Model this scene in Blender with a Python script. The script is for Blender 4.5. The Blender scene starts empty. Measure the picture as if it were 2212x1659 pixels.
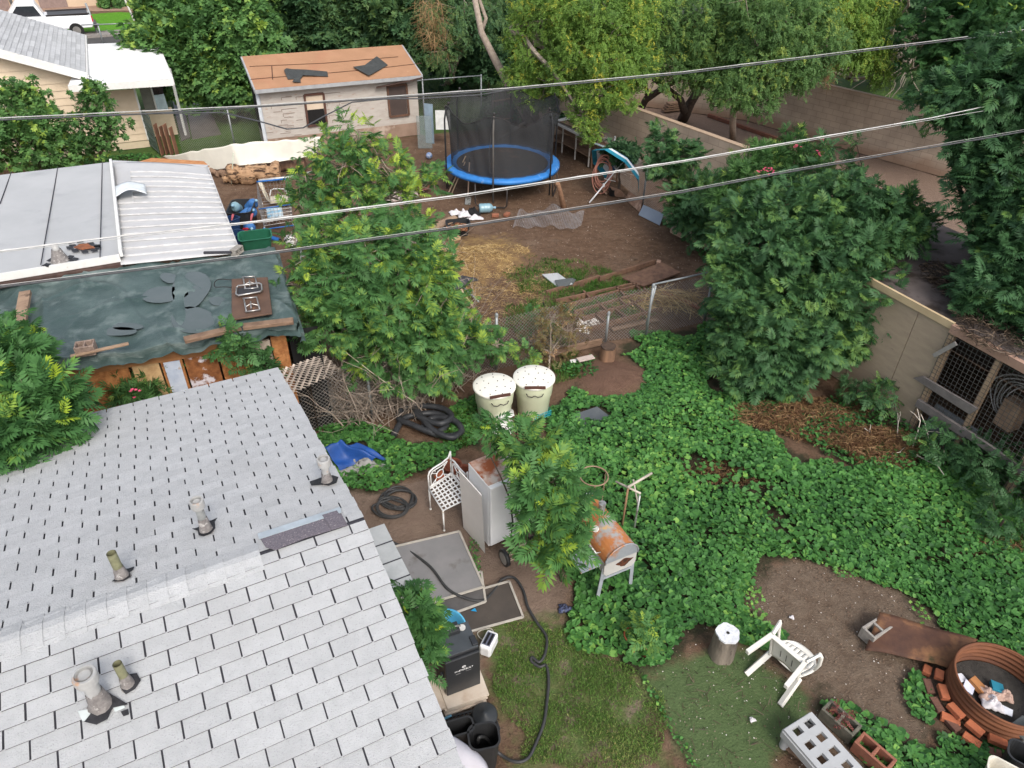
import bpy, math, random
import numpy as np
from mathutils import Vector, Matrix
random.seed(7); rng = np.random.default_rng(7)
R_ = math.radians
scene = bpy.context.scene
# ------------------------------------------------------------ camera
CAM_H = 8.0
FP, CXP, CYP, VXP, VYP = 1536., 1106., 829.5, 1062., 2942.   # photo geometry: focal length, centre, nadir point
_d = np.array([(VXP-CXP)/FP, (VYP-CYP)/FP, 1.]); _d /= np.linalg.norm(_d)
_up = -_d; _f = np.array([0, 0, 1.]); _y = _f-_f.dot(_up)*_up; _y /= np.linalg.norm(_y)
_x = np.cross(_y, _up); RM = np.array([_x, _y, _up])
cam = bpy.data.cameras.new('camera'); camo = bpy.data.objects.new('camera', cam)
scene.collection.objects.link(camo)
cr, cu, cb = RM@np.array([1, 0, 0]), -(RM@np.array([0, 1, 0])), -(RM@np.array([0, 0, 1]))
camo.matrix_world = Matrix(((cr[0], cu[0], cb[0], 0), (cr[1], cu[1], cb[1], 0), (cr[2], cu[2], cb[2], CAM_H), (0, 0, 0, 1)))
cam.sensor_width = 36; cam.lens = 36*FP/2212; cam.clip_start = .05; cam.clip_end = 2000
scene.camera = camo
# ------------------------------------------------------------ sky, sun, exposure
SUN_EL, SUN_AZ = 46., 155.      # azimuth the light comes FROM, clockwise from +Y
w = bpy.data.worlds.new('World'); scene.world = w; w.use_nodes = True
nt = w.node_tree; bg = nt.nodes['Background']
sky = nt.nodes.new('ShaderNodeTexSky'); sky.sky_type = 'NISHITA'; sky.sun_disc = False
sky.sun_elevation = R_(SUN_EL); sky.sun_rotation = R_(SUN_AZ); sky.air_density = 1.0; sky.dust_density = 4.0; sky.ozone_density = 1.0
hs = nt.nodes.new('ShaderNodeHueSaturation'); hs.inputs['Saturation'].default_value = .5; nt.links.new(sky.outputs[0], hs.inputs['Color']); nt.links.new(hs.outputs[0], bg.inputs[0]); bg.inputs[1].default_value = 0.15
sl = bpy.data.lights.new('sun', 'SUN'); sl.energy = 0.85; sl.angle = R_(20); sl.color = (1, .93, .82)
so = bpy.data.objects.new('sun', sl); scene.collection.objects.link(so)
sd = Vector((math.sin(R_(SUN_AZ))*math.cos(R_(SUN_EL)), math.cos(R_(SUN_AZ))*math.cos(R_(SUN_EL)), math.sin(R_(SUN_EL))))
so.rotation_euler = sd.to_track_quat('Z', 'Y').to_euler(); so.location = (20, -20, 30)
scene.view_settings.view_transform = 'Standard'; scene.view_settings.look = 'None'
scene.view_settings.exposure = 0.80; scene.view_settings.gamma = 1
scene.render.resolution_x = 1024; scene.render.resolution_y = 768
scene.render.engine = 'CYCLES'
try:
    scene.cycles.max_bounces = 6; scene.cycles.transparent_max_bounces = 8
except Exception: pass
# ------------------------------------------------------------ helpers
C0 = scene.collection
def ray(px, py): return RM@np.array([(px-CXP)/FP, (py-CYP)/FP, 1.])
O3 = np.array([0, 0, CAM_H])
def W(px, py, z=0.):
    r = ray(px, py); return Vector(O3+r*((z-CAM_H)/r[2]))
def WY(px, py, Y):
    r = ray(px, py); return Vector(O3+r*(Y/r[1]))
def WP(px, py, p, n):
    r = Vector(ray(px, py)); o = Vector(O3); return o+r*((Vector(p)-o).dot(Vector(n))/r.dot(Vector(n)))
def pr(p):
    c = RM.T@(np.array(p, float)-O3); return (CXP+FP*c[0]/c[2], CYP+FP*c[1]/c[2])
def hz(b, py):
    lo, hi = 0., 9.
    for _ in range(40):
        m = (lo+hi)/2
        if pr((b[0], b[1], m))[1] > py: lo = m
        else: hi = m
    return lo
GA = R_(27.0); U = Vector((math.cos(GA), math.sin(GA), 0)); V = Vector((math.sin(GA), -math.cos(GA), 0)); Z = Vector((0, 0, 1))

MC = {}
def mat(name, c1, c2=None, s=6, rough=.75, bump=0., bs=None, metal=0., c3=None, s3=3, t3=(.55, .62), rand=0., spec=.3, sub=None, alpha=1., stretch=None, c4=None, s4=9, t4=(.6, .66)):
    if name in MC: return MC[name]
    m = bpy.data.materials.new(name); m.use_nodes = True; n = m.node_tree.nodes; L = m.node_tree.links
    b = n['Principled BSDF']; b.inputs['Roughness'].default_value = rough; b.inputs['Metallic'].default_value = metal
    b.inputs['Specular IOR Level'].default_value = spec
    tc = n.new('ShaderNodeTexCoord'); vec = tc.outputs['Object']
    if stretch:
        mp = n.new('ShaderNodeMapping'); mp.inputs['Scale'].default_value = stretch; L.new(vec, mp.inputs[0]); vec = mp.outputs[0]
    def noise(sc, det=6, r=.6):
        t = n.new('ShaderNodeTexNoise'); t.inputs['Scale'].default_value = sc; t.inputs['Detail'].default_value = det; t.inputs['Roughness'].default_value = r
        L.new(vec, t.inputs[0]); return t.outputs[0]
    def mix(a, c, fac, blend='MIX'):
        x = n.new('ShaderNodeMix'); x.data_type = 'RGBA'; x.blend_type = blend
        for v, k in ((a, 6), (c, 7)):
            if hasattr(v, 'is_output') or not isinstance(v, (tuple, list)): L.new(v, x.inputs[k])
            else: x.inputs[k].default_value = (*v, 1)
        if isinstance(fac, float): x.inputs[0].default_value = fac
        else: L.new(fac, x.inputs[0])
        return x.outputs[2]
    def ramp(v, lo, hi):
        r = n.new('ShaderNodeMapRange'); r.inputs[1].default_value = lo; r.inputs[2].default_value = hi; L.new(v, r.inputs[0]); return r.outputs[0]
    c2 = c2 or tuple(x*.78 for x in c1)
    col = mix(c1, c2, ramp(noise(s), .35, .65))
    if c3: col = mix(col, c3, ramp(noise(s3, 5, .62), *t3))
    if c4: col = mix(col, c4, ramp(noise(s4, 5, .62), *t4))
    if rand:
        g = n.new('ShaderNodeNewGeometry'); r = n.new('ShaderNodeMapRange'); r.inputs[3].default_value = 1-rand; r.inputs[4].default_value = 1+rand
        L.new(g.outputs['Random Per Island'], r.inputs[0])
        cc = n.new('ShaderNodeVectorMath'); cc.operation = 'SCALE'; L.new(col, cc.inputs[0]); L.new(r.outputs[0], cc.inputs['Scale']); col = cc.outputs[0]
    L.new(col, b.inputs['Base Color'])
    if bump:
        bn = n.new('ShaderNodeBump'); bn.inputs['Strength'].default_value = min(1, bump); bn.inputs['Distance'].default_value = .02
        L.new(noise(bs or s*4, 8, .7), bn.inputs['Height']); L.new(bn.outputs[0], b.inputs['Normal'])
    if alpha < 1: b.inputs['Alpha'].default_value = alpha
    MC[name] = m; return m

def leafmat(name, dark, light, tip, tr=.3):
    if name in MC: return MC[name]
    m = bpy.data.materials.new(name); m.use_nodes = True; n = m.node_tree.nodes; L = m.node_tree.links
    b = n['Principled BSDF']; b.inputs['Roughness'].default_value = .55; b.inputs['Specular IOR Level'].default_value = .25
    a = n.new('ShaderNodeAttribute'); a.attribute_name = 'tint'
    r = n.new('ShaderNodeValToRGB'); e = r.color_ramp.elements
    e[0].position = 0; e[0].color = (*dark, 1); e[1].position = 1; e[1].color = (*tip, 1)
    k = e.new(.6); k.color = (*light, 1)
    L.new(a.outputs['Fac'], r.inputs[0])
    L.new(r.outputs[0], b.inputs['Base Color'])
    t = n.new('ShaderNodeBsdfTranslucent'); L.new(r.outputs[0], t.inputs[0])
    mx = n.new('ShaderNodeMixShader'); mx.inputs[0].default_value = tr
    L.new(b.outputs[0], mx.inputs[1]); L.new(t.outputs[0], mx.inputs[2]); L.new(mx.outputs[0], n['Material Output'].inputs[0])
    MC[name] = m; return m

def tag(o, label=None, cat=None, group=None, kind=None):
    if label: o['label'] = label
    if cat: o['category'] = cat
    if group: o['group'] = group
    if kind: o['kind'] = kind
    return o
def thing(name, label, cat, loc=(0, 0, 0), rz=0., group=None, rot=None):
    o = bpy.data.objects.new(name, None); C0.objects.link(o); o.location = Vector(loc); o.rotation_euler = rot or (0, 0, rz); o.empty_display_size = .1
    return tag(o, label, cat, group)
def dup(root, loc, rz=None, label=None, group=None, rot=None, scale=None):
    def cp(o, parent=None):
        c = o.copy(); C0.objects.link(c); c.parent = parent
        for ch in kids.get(o.name, []): cp(ch, c)
        return c
    kids = {}
    for q in root.children_recursive: kids.setdefault(q.parent.name, []).append(q)
    r = cp(root); r.location = Vector(loc)
    if rot is not None: r.rotation_euler = rot
    elif rz is not None: r.rotation_euler = (0, 0, rz)
    if scale: r.scale = (scale,)*3
    if label: r['label'] = label
    if group: r['group'] = group
    return r

class MB:
    def __init__(s): s.v = []; s.f = []; s.m = []; s.sm = []; s.mi = 0
    def add(s, vs, fs, smooth=False):
        o = len(s.v); s.v += [Vector(x) for x in vs]
        for f in fs: s.f.append([i+o for i in f]); s.m.append(s.mi); s.sm.append(smooth)
        return s
    def box(s, c, d, rz=0., rot=None):
        M = (rot if rot is not None else Matrix.Rotation(rz, 3, 'Z')); c = Vector(c); h = Vector(d)/2
        vs = [c+M@Vector((x*h.x, y*h.y, z*h.z)) for z in (-1, 1) for x, y in ((-1, -1), (1, -1), (1, 1), (-1, 1))]
        return s.add(vs, [(3, 2, 1, 0), (4, 5, 6, 7), (0, 1, 5, 4), (1, 2, 6, 5), (2, 3, 7, 6), (3, 0, 4, 7)])
    def bar(s, p, q, w, h=None, up=Z):
        p, q = Vector(p), Vector(q); h = h or w; d = (q-p).normalized(); up = Vector(up)
        if abs(d.dot(up)) > .98: up = Vector((1, 0, 0))
        a = d.cross(up).normalized(); b = a.cross(d).normalized()
        vs = [e+a*x*w/2+b*y*h/2 for e in (p, q) for x, y in ((-1, -1), (1, -1), (1, 1), (-1, 1))]
        return s.add(vs, [(0, 1, 2, 3), (7, 6, 5, 4), (0, 4, 5, 1), (1, 5, 6, 2), (2, 6, 7, 3), (3, 7, 4, 0)])
    def tube(s, pts, r, seg=8, cap=True):
        pts = [Vector(p) for p in pts]; n = len(pts)
        rs = r if isinstance(r, (list, tuple)) else [r]*n
        up = Vector((.13, .21, 1)).normalized(); vs = []
        for i, p in enumerate(pts):
            d = (pts[min(i+1, n-1)]-pts[max(i-1, 0)])
            d = d.normalized() if d.length > 1e-9 else Z
            if i == 0:
                if abs(d.dot(up)) > .95: up = Vector((1, .1, 0)).normalized()
                a = d.cross(up).normalized()
            else:
                a = (a-d*a.dot(d)).normalized()
            b = d.cross(a)
            vs += [p+(a*math.cos(2*math.pi*k/seg)+b*math.sin(2*math.pi*k/seg))*rs[i] for k in range(seg)]
        fs = [(i*seg+k, i*seg+(k+1) % seg, (i+1)*seg+(k+1) % seg, (i+1)*seg+k) for i in range(n-1) for k in range(seg)]
        s.add(vs, fs, seg > 5)
        if cap:
            o = len(s.v)-len(vs); s.f.append([o+k for k in reversed(range(seg))]); s.f.append([o+(n-1)*seg+k for k in range(seg)]); s.m += [s.mi]*2; s.sm += [False]*2
        return s
    def lathe(s, prof, c=(0, 0, 0), seg=24, sx=1., sy=1., M=None):
        c = Vector(c); n = len(prof); vs = []
        for r, z in prof:
            for k in range(seg):
                a = 2*math.pi*k/seg; q = Vector((r*sx*math.cos(a), r*sy*math.sin(a), z)); vs.append(c+(M@q if M is not None else q))
        return s.add(vs, [(i*seg+k, i*seg+(k+1) % seg, (i+1)*seg+(k+1) % seg, (i+1)*seg+k) for i in range(n-1) for k in range(seg)], True)
    def sheet(s, pts, t, nrm=None):
        pts = [Vector(p) for p in pts]; n = len(pts)
        if nrm is None:
            nrm = Vector((0, 0, 0))
            for i in range(n): nrm += (pts[i]-pts[0]).cross(pts[(i+1) % n]-pts[0])
            nrm.normalize()
            if nrm.z < -1e-4: nrm = -nrm
        nrm = Vector(nrm); a = Vector((0, 0, 0))
        for i in range(n): a += (pts[i]-pts[0]).cross(pts[(i+1) % n]-pts[0])
        if a.dot(nrm) < 0: pts.reverse()
        vs = pts+[p-nrm*t for p in pts]
        return s.add(vs, [tuple(range(n)), tuple(range(2*n-1, n-1, -1))]+[(i, i+n, (i+1) % n+n, (i+1) % n) for i in range(n)])
    def grid(s, fn, nu, nv, smooth=True):
        vs = [fn(i/nu, j/nv) for j in range(nv+1) for i in range(nu+1)]
        return s.add(vs, [(j*(nu+1)+i, j*(nu+1)+i+1, (j+1)*(nu+1)+i+1, (j+1)*(nu+1)+i) for j in range(nv) for i in range(nu)], smooth)
    def build(s, name, mats, parent=None, world=False, bevel=0., solid=0.):
        me = bpy.data.meshes.new(name); off = Vector((0, 0, 0)); vs = s.v
        if world and parent is not None:
            p = parent
            while p is not None: off += p.location; p = p.parent
            vs = [v-off for v in s.v]
        if world and parent is None:
            off = sum(s.v, Vector())/len(s.v); off.z = min(v.z for v in s.v); vs = [v-off for v in s.v]
        me.from_pydata([tuple(v) for v in vs], [], s.f)
        for m in (mats if isinstance(mats, (list, tuple)) else [mats]): me.materials.append(m)
        me.polygons.foreach_set('material_index', s.m); me.polygons.foreach_set('use_smooth', s.sm); me.update()
        o = bpy.data.objects.new(name, me); C0.objects.link(o); o.parent = parent
        if world and parent is None: o.location = off
        if solid:
            md = o.modifiers.new('thick', 'SOLIDIFY'); md.thickness = solid; md.offset = 0
        if bevel:
            md = o.modifiers.new('bevel', 'BEVEL'); md.width = bevel; md.segments = 2; md.limit_method = 'ANGLE'
        return o
def npmesh(name, verts, faces_flat, loop_tot, mats, parent=None, tint=None, loc=None, smooth=False):
    me = bpy.data.meshes.new(name); nv = len(verts)
    me.vertices.add(nv); me.vertices.foreach_set('co', np.asarray(verts, np.float32).ravel())
    me.loops.add(len(faces_flat)); me.loops.foreach_set('vertex_index', np.asarray(faces_flat, np.int32))
    st = np.concatenate([[0], np.cumsum(loop_tot)[:-1]]).astype(np.int32)
    me.polygons.add(len(loop_tot)); me.polygons.foreach_set('loop_start', st); me.polygons.foreach_set('loop_total', np.asarray(loop_tot, np.int32))
    if smooth: me.polygons.foreach_set('use_smooth', np.ones(len(loop_tot), bool))
    me.update(calc_edges=True); me.validate()
    if tint is not None:
        a = me.attributes.new('tint', 'FLOAT', 'POINT'); a.data.foreach_set('value', np.asarray(tint, np.float32))
    me.materials.append(mats)
    o = bpy.data.objects.new(name, me); C0.objects.link(o); o.parent = parent
    if loc is not None: o.location = loc
    return o
def nz(x, y, s=1., seed=0.):          # cheap smooth pseudo-noise, about -1..1
    x = x*s+seed*1.7; y = y*s-seed*2.3
    return (np.sin(x*1.3+1.7*np.sin(y*.9+seed))+np.sin(y*1.7+1.3*np.sin(x*1.1-seed))+.6*np.sin(2.9*x-1.3*y+seed)+.6*np.sin(1.1*x+3.1*y))/3.2
def poly_sd(px, py, poly):            # signed distance, negative inside
    P = np.array(poly, float); n = len(P); d = np.full(px.shape, 1e9); ins = np.zeros(px.shape, bool)
    for i in range(n):
        a, b = P[i], P[(i+1) % n]; e = b-a; t = np.clip(((px-a[0])*e[0]+(py-a[1])*e[1])/max(e.dot(e), 1e-9), 0, 1)
        d = np.minimum(d, np.hypot(px-a[0]-t*e[0], py-a[1]-t*e[1]))
        c = ((a[1] > py) != (b[1] > py)) & (px < (b[0]-a[0])*(py-a[1])/((b[1]-a[1]) or 1e-9)+a[0]); ins ^= c
    return np.where(ins, -d, d)
def G2(pts, z=0.): return [tuple(W(x, y, z))[:2] for x, y in pts]
def scatter_in(poly, dens, wob=0., ws=2., seed=0.):
    P = np.array(poly); lo, hi = P.min(0), P.max(0); n = int((hi-lo).prod()*dens)
    x = rng.uniform(lo[0], hi[0], n); y = rng.uniform(lo[1], hi[1], n)
    sdv = poly_sd(x, y, poly)+wob*nz(x, y, ws, seed); k = sdv < 0
    return x[k], y[k], sdv[k]
# ============================================================ GROUND
def node_ground():
    m = bpy.data.materials.new('ground'); m.use_nodes = True; n = m.node_tree.nodes; L = m.node_tree.links
    b = n['Principled BSDF']; b.inputs['Roughness'].default_value = .85; b.inputs['Specular IOR Level'].default_value = .2
    tc = n.new('ShaderNodeTexCoord')
    def noise(sc, det=8, r=.65):
        t = n.new('ShaderNodeTexNoise'); t.inputs['Scale'].default_value = sc; t.inputs['Detail'].default_value = det; t.inputs['Roughness'].default_value = r; L.new(tc.outputs['Object'], t.inputs[0]); return t.outputs[0]
    def mr(v, lo, hi):
        r = n.new('ShaderNodeMapRange'); r.inputs[1].default_value = lo; r.inputs[2].default_value = hi; L.new(v, r.inputs[0]); return r.outputs[0]
    def mix(a, c, f):
        x = n.new('ShaderNodeMix'); x.data_type = 'RGBA'
        for v, k in ((a, 6), (c, 7)):
            if isinstance(v, tuple): x.inputs[k].default_value = (*v, 1)
            else: L.new(v, x.inputs[k])
        if isinstance(f, float): x.inputs[0].default_value = f
        else: L.new(f, x.inputs[0])
        return x.outputs[2]
    fine = noise(38); mid = noise(5); big = noise(.9); edge = noise(3.2, 6, .7); vf = noise(120, 4)
    def two(a, c, x, lo=.35, hi=.65): return mix(a, c, mr(x, lo, hi))
    dirt = two((.105, .062, .039), (.155, .098, .064), mid)
    dirt = mix(dirt, (.19, .13, .09), mr(big, .52, .7)); dirt = mix(dirt, (.05, .032, .024), mr(fine, .56, .72))
    dirt = mix(dirt, (.24, .19, .15), mr(vf, .70, .76))
    zones = [('z_pale', two(two((.11, .077, .054), (.16, .12, .088), mid), (.24, .2, .165), fine, .58, .75), .25, .35),
             ('z_patio', mix(two((.225, .165, .128), (.185, .132, .102), mid, .3, .7), (.14, .10, .078), mr(big, .5, .72)), .15, .2),
             ('z_mound', two((.15, .088, .062), (.115, .066, .046), mid), .15, .2),
             ('z_grass', two(two((.085, .135, .04), (.125, .14, .055), mid, .4, .6), (.19, .15, .11), edge, .52, .6), .3, .3),
             ('z_straw', two((.30, .20, .085), (.16, .095, .05), mid, .35, .62), .45, .7),
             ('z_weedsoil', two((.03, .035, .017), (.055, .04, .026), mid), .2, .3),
             ('z_moss', two(two((.072, .112, .042), (.092, .135, .055), mid, .3, .7), (.035, .033, .022), fine, .62, .70), .18, .18),
             ('z_gravel', two(two((.215, .150, .115), (.155, .105, .08), fine, .4, .6), (.30, .23, .18), vf, .5, .7), .2, .3),
             ('z_lawn', two((.045, .095, .022), (.075, .13, .03), mid), .2, .3),
             ('z_brightlawn', two((.07, .21, .012), (.10, .27, .018), mid), .1, .2)]
    col = dirt
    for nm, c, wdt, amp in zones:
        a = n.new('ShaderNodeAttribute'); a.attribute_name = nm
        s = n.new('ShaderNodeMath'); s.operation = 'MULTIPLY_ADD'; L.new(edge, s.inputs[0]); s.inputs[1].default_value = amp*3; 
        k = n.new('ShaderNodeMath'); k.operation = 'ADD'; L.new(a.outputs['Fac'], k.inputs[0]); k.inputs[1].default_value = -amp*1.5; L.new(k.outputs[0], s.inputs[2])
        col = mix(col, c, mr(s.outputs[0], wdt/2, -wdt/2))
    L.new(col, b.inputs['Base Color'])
    bp = n.new('ShaderNodeBump'); bp.inputs['Strength'].default_value = .8; bp.inputs['Distance'].default_value = .03; L.new(fine, bp.inputs['Height'])
    b2 = n.new('ShaderNodeBump'); b2.inputs['Strength'].default_value = .6; b2.inputs['Distance'].default_value = .08; L.new(mid, b2.inputs['Height']); L.new(b2.outputs[0], bp.inputs['Normal'])
    L.new(bp.outputs[0], b.inputs['Normal'])
    return m
WA = W(1300, 208, 1.8); WB = W(1661, 337, 1.8); WA.z = WB.z = 0
WL = W(1178, 187, 1.8); WL.z = 0
G1, G2_, G3 = W(1372, 226), W(1610, 258), W(1850, 327); G4 = G3+(G3-G2_).normalized()*9
C3a = W(1944, 493, 1.7); C3b = W(2127, 556, 1.7); C3a.z = C3b.z = 0
K1 = W(1925, 628, 2.15); K2 = W(2212, 783, 2.15); K1.z = K2.z = 0
KD = (K2-K1).normalized(); KN = Vector((-KD.y, KD.x, 0)); KN = KN if KN.x < 0 else -KN    # KN: towards the yard
WD = (WB-WA).normalized()
PATIO = [(745, 1040), (880, 1035), (930, 1030), (1010, 1000), (1190, 1160), (1230, 1220), (1240, 1290), (1210, 1330), (1160, 1345), (1060, 1360), (1040, 1500), (1000, 1700), (700, 1700), (700, 1200)]
GRASS = [(1050, 1350), (1220, 1330), (1300, 1400), (1390, 1460), (1440, 1540), (1400, 1570), (1440, 1659), (1100, 1659), (1150, 1590), (1095, 1540), (1060, 1480)]
MOSS = [(1392, 1462), (1470, 1420), (1560, 1400), (1640, 1395), (1660, 1440), (1720, 1480), (1752, 1500), (1745, 1560), (1690, 1600), (1640, 1750), (1530, 1750)]
MOUND = [(1255, 830), (1275, 790), (1335, 782), (1385, 800), (1393, 830), (1350, 852), (1285, 857)]
STRAW = [(930, 540), (1000, 510), (1090, 510), (1140, 545), (1110, 590), (1060, 600), (1010, 660), (960, 640), (930, 600)]
YGRASS = [(1080, 590), (1150, 555), (1230, 560), (1310, 585), (1370, 610), (1330, 650), (1240, 690), (1150, 660)]
WEED = [(1180, 940), (1195, 880), (1225, 860), (1240, 830), (1262, 862), (1350, 862), (1400, 838), (1398, 800), (1345, 770), (1338, 750), (1400, 722), (1545, 700), (1560, 850), (1620, 890), (1650, 930), (1740, 985), (1850, 1020), (2000, 1010), (2240, 1060), (2260, 1430), (2110, 1390), (1990, 1310), (1900, 1230), (1740, 1195), (1640, 1240), (1600, 1280), (1650, 1370), (1610, 1378), (1590, 1340), (1500, 1390), (1440, 1445), (1392, 1458), (1340, 1430), (1270, 1370), (1215, 1330), (1240, 1280), (1232, 1200), (1250, 1130), (1190, 1050)]
WEED2 = [(670, 935), (760, 905), (845, 925), (860, 945), (950, 965), (1000, 960), (935, 1010), (880, 1030), (800, 1070), (720, 1050), (690, 1000)]
WEED3 = [(1745, 1500), (1800, 1495), (1850, 1535), (1935, 1580), (2030, 1640), (2080, 1700), (1880, 1700), (1860, 1620), (1790, 1560)]
WEED4 = [(1960, 1440), (1990, 1450), (2010, 1520), (2015, 1570), (1970, 1545), (1950, 1490)]
WEED5 = [(2020, 1580), (2100, 1610), (2200, 1600), (2230, 1700), (2020, 1700)]
WEED6 = [(975, 880), (1030, 850), (1040, 880), (1035, 960), (1010, 965), (960, 930)]
gw = {k: G2(p) for k, p in dict(z_patio=PATIO, z_grass=GRASS, z_moss=MOSS, z_mound=MOUND, z_straw=STRAW, z_pale=[(1600, 1240), (1750, 1180), (1900, 1220), (2000, 1300), (2100, 1340), (2060, 1450), (1990, 1600), (2100, 1750), (1850, 1750), (1740, 1490), (1630, 1390)]).items()}
gw['z_gravel'] = [tuple(p)[:2] for p in (WA+WD*.0, G1, G2_, G3, G4, G4+Vector((8, -20, 0)), C3b+(C3b-C3a)*3, C3a, C3a+Vector((-1.2, .2, 0)), WB+WD*3, WB)]
FB1 = W(470, 330); FB2 = W(1190, 265)      # back fence line
gw['z_lawn'] = [tuple(p)[:2] for p in (FB1-U*14+Vector((0, 3, 0)), FB1, FB2, Vector((2.6, 31, 0)), Vector((10, 31, 0)), Vector((17, 24, 0)), Vector((40, 20, 0)), Vector((60, 60, 0)), Vector((-18, 60, 0)))]
gw['z_brightlawn'] = [tuple(W(x, y))[:2] for x, y in ((100, 40), (200, 27), (300, 24), (400, 30), (400, 68), (180, 76), (60, 66))]
gw['z_far'] = 0
del gw['z_far']
def ground():
    xs = np.concatenate([[-600, -150, -60, -40, -30, -26, -22, -18], np.arange(-15, 15.01, .125), [16, 17, 18, 20, 24, 30, 45, 90, 300, 600]])
    ys = np.concatenate([[-300, -60, -10], np.arange(1, 32, .125), np.arange(32, 60, .5), [65, 75, 100, 200, 600, 1500]])
    X, Y = np.meshgrid(xs, ys); x = X.ravel(); y = Y.ravel(); nx, ny = len(xs), len(ys)
    near = (np.abs(x) < 16) & (y < 32) & (y > 0)
    mo = W(1325, 822); st = W(1045, 560)
    z = np.where(near, .012*nz(x, y, 3.)+.008*nz(x, y, 9, 2), 0)+.16*np.exp(-((x-mo.x)**2+(y-mo.y)**2)/.35)+.2*np.exp(-((x-st.x)**2/1.2+(y-st.y)**2/.6))
    z = z-.02
    j, i = np.meshgrid(np.arange(ny-1), np.arange(nx-1), indexing='ij'); a = (j*nx+i).ravel()
    f = np.stack([a, a+1, a+1+nx, a+nx], 1).ravel()
    o = npmesh('ground', np.stack([x, y, z], 1), f, np.full(len(a), 4), node_ground(), smooth=True)
    me = o.data
    zs = {k: poly_sd(x, y, p) for k, p in gw.items()}
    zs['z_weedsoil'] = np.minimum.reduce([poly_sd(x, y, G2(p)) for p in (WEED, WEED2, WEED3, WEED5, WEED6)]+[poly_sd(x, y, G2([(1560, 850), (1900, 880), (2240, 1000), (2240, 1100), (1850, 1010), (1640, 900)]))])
    for k, v in zs.items():
        at = me.attributes.new(k, 'FLOAT', 'POINT'); at.data.foreach_set('value', v.astype(np.float32))
    tag(o, kind='structure'); return o
ground()
def flat(name, pts, z, m, jit=0):
    b = MB(); b.sheet([Vector((p[0], p[1], z)) for p in pts], .02); o = b.build(name, m); return tag(o, kind='structure')
asph = mat('asphalt', (.075, .072, .07), (.055, .054, .053), s=3, rough=.85, bump=.3, bs=60)
conc = mat('concrete', (.26, .24, .22), (.19, .175, .165), s=2.2, rough=.8, bump=.3, bs=40, c3=(.13, .12, .115), s3=1.2)
wetc = mat('wet_concrete', (.13, .115, .105), (.09, .08, .075), s=1.6, rough=.5, bump=.15, bs=30, spec=.4)
ra, rb = W(60, 92), W(330, 73); rd = (rb-ra).normalized(); rn = Vector((-rd.y, rd.x, 0))
flat('road', [ra-rd*60-rn*7, rb+rd*60-rn*7, rb+rd*60, ra-rd*60], .004, asph)
b = MB(); b.bar(ra-rd*60+rn*.65+Z*.06, rb+rd*60+rn*.65+Z*.06, 1.3, .12); tag(b.build('pavement', conc), kind='structure')
b = MB(); b.sheet([W(395, 190), W(428, 186), W(478, 290), W(415, 300)], .05)
pth = b.build('path', wetc); pth.location.z = .012; tag(pth, kind='structure')
b = MB(); b.sheet([W(372, 215), W(393, 212), W(412, 296), W(392, 305)], .05); o = b.build('path', wetc); o.location.z = .02; tag(o, kind='structure')
gravel = mat('berm_gravel', (.33, .22, .16), (.25, .165, .12), s=5, rough=.95, bump=.5, bs=40)
flat('gravel_berm', [W(40, 30), W(120, 30), W(190, 24), W(300, 22), W(420, 28), W(480, 10), W(480, 2), W(0, 2), W(0, 30)], .01, gravel)

# ============================================================ NEAR HOUSE
E1 = W(598, 797, 2.4); E0 = W(115, 916, 2.4)
UR = Vector((math.cos(R_(27.9)), math.sin(R_(27.9)), 0)); VR = Vector((math.sin(R_(27.9)), -math.cos(R_(27.9)), 0))
RZ = 3.42; HW = 4.15
R1 = E1+VR*HW; R1.z = RZ; E2 = E1+VR*HW*2
LEN = 9.5
shingle = mat('shingle', (.49, .50, .51), (.44, .45, .46), s=9, rough=.95, bump=.8, bs=90, rand=.05, c3=(.43, .435, .44), s3=1.3, t3=(.52, .75), c4=(.36, .365, .38), s4=75, t4=(.58, .66))
sedge = mat('shingle_edge', (.10, .10, .105), s=30, rough=.95); under = mat('roof_felt', (.045, .045, .055), s=30, rough=.95)  # shingle edge: dark asphalt, its colour also painting the shadow line under each course
cream = mat('cream_paint', (.62, .52, .38), (.56, .46, .33), s=4, rough=.7)
white = mat('white_paint', (.68, .68, .66), (.61, .61, .59), s=8, rough=.55, c3=(.5, .46, .4), s3=6, t3=(.66, .76))
tar = mat('roof_tar', (.012, .012, .015), (.03, .03, .034), s=20, rough=.5, bump=.5)
house = thing('house', 'white shingled gable house in the foreground with pipes through its roof', 'house', (R1.x-UR.x*4, R1.y-UR.y*4, 0))
def slope_pts(side):      # origin at ridge end R1; s along -UR; t down slope
    d = (E1-R1) if side == 'far' else (E2-R1)
    return d.normalized(), d.length
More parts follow.
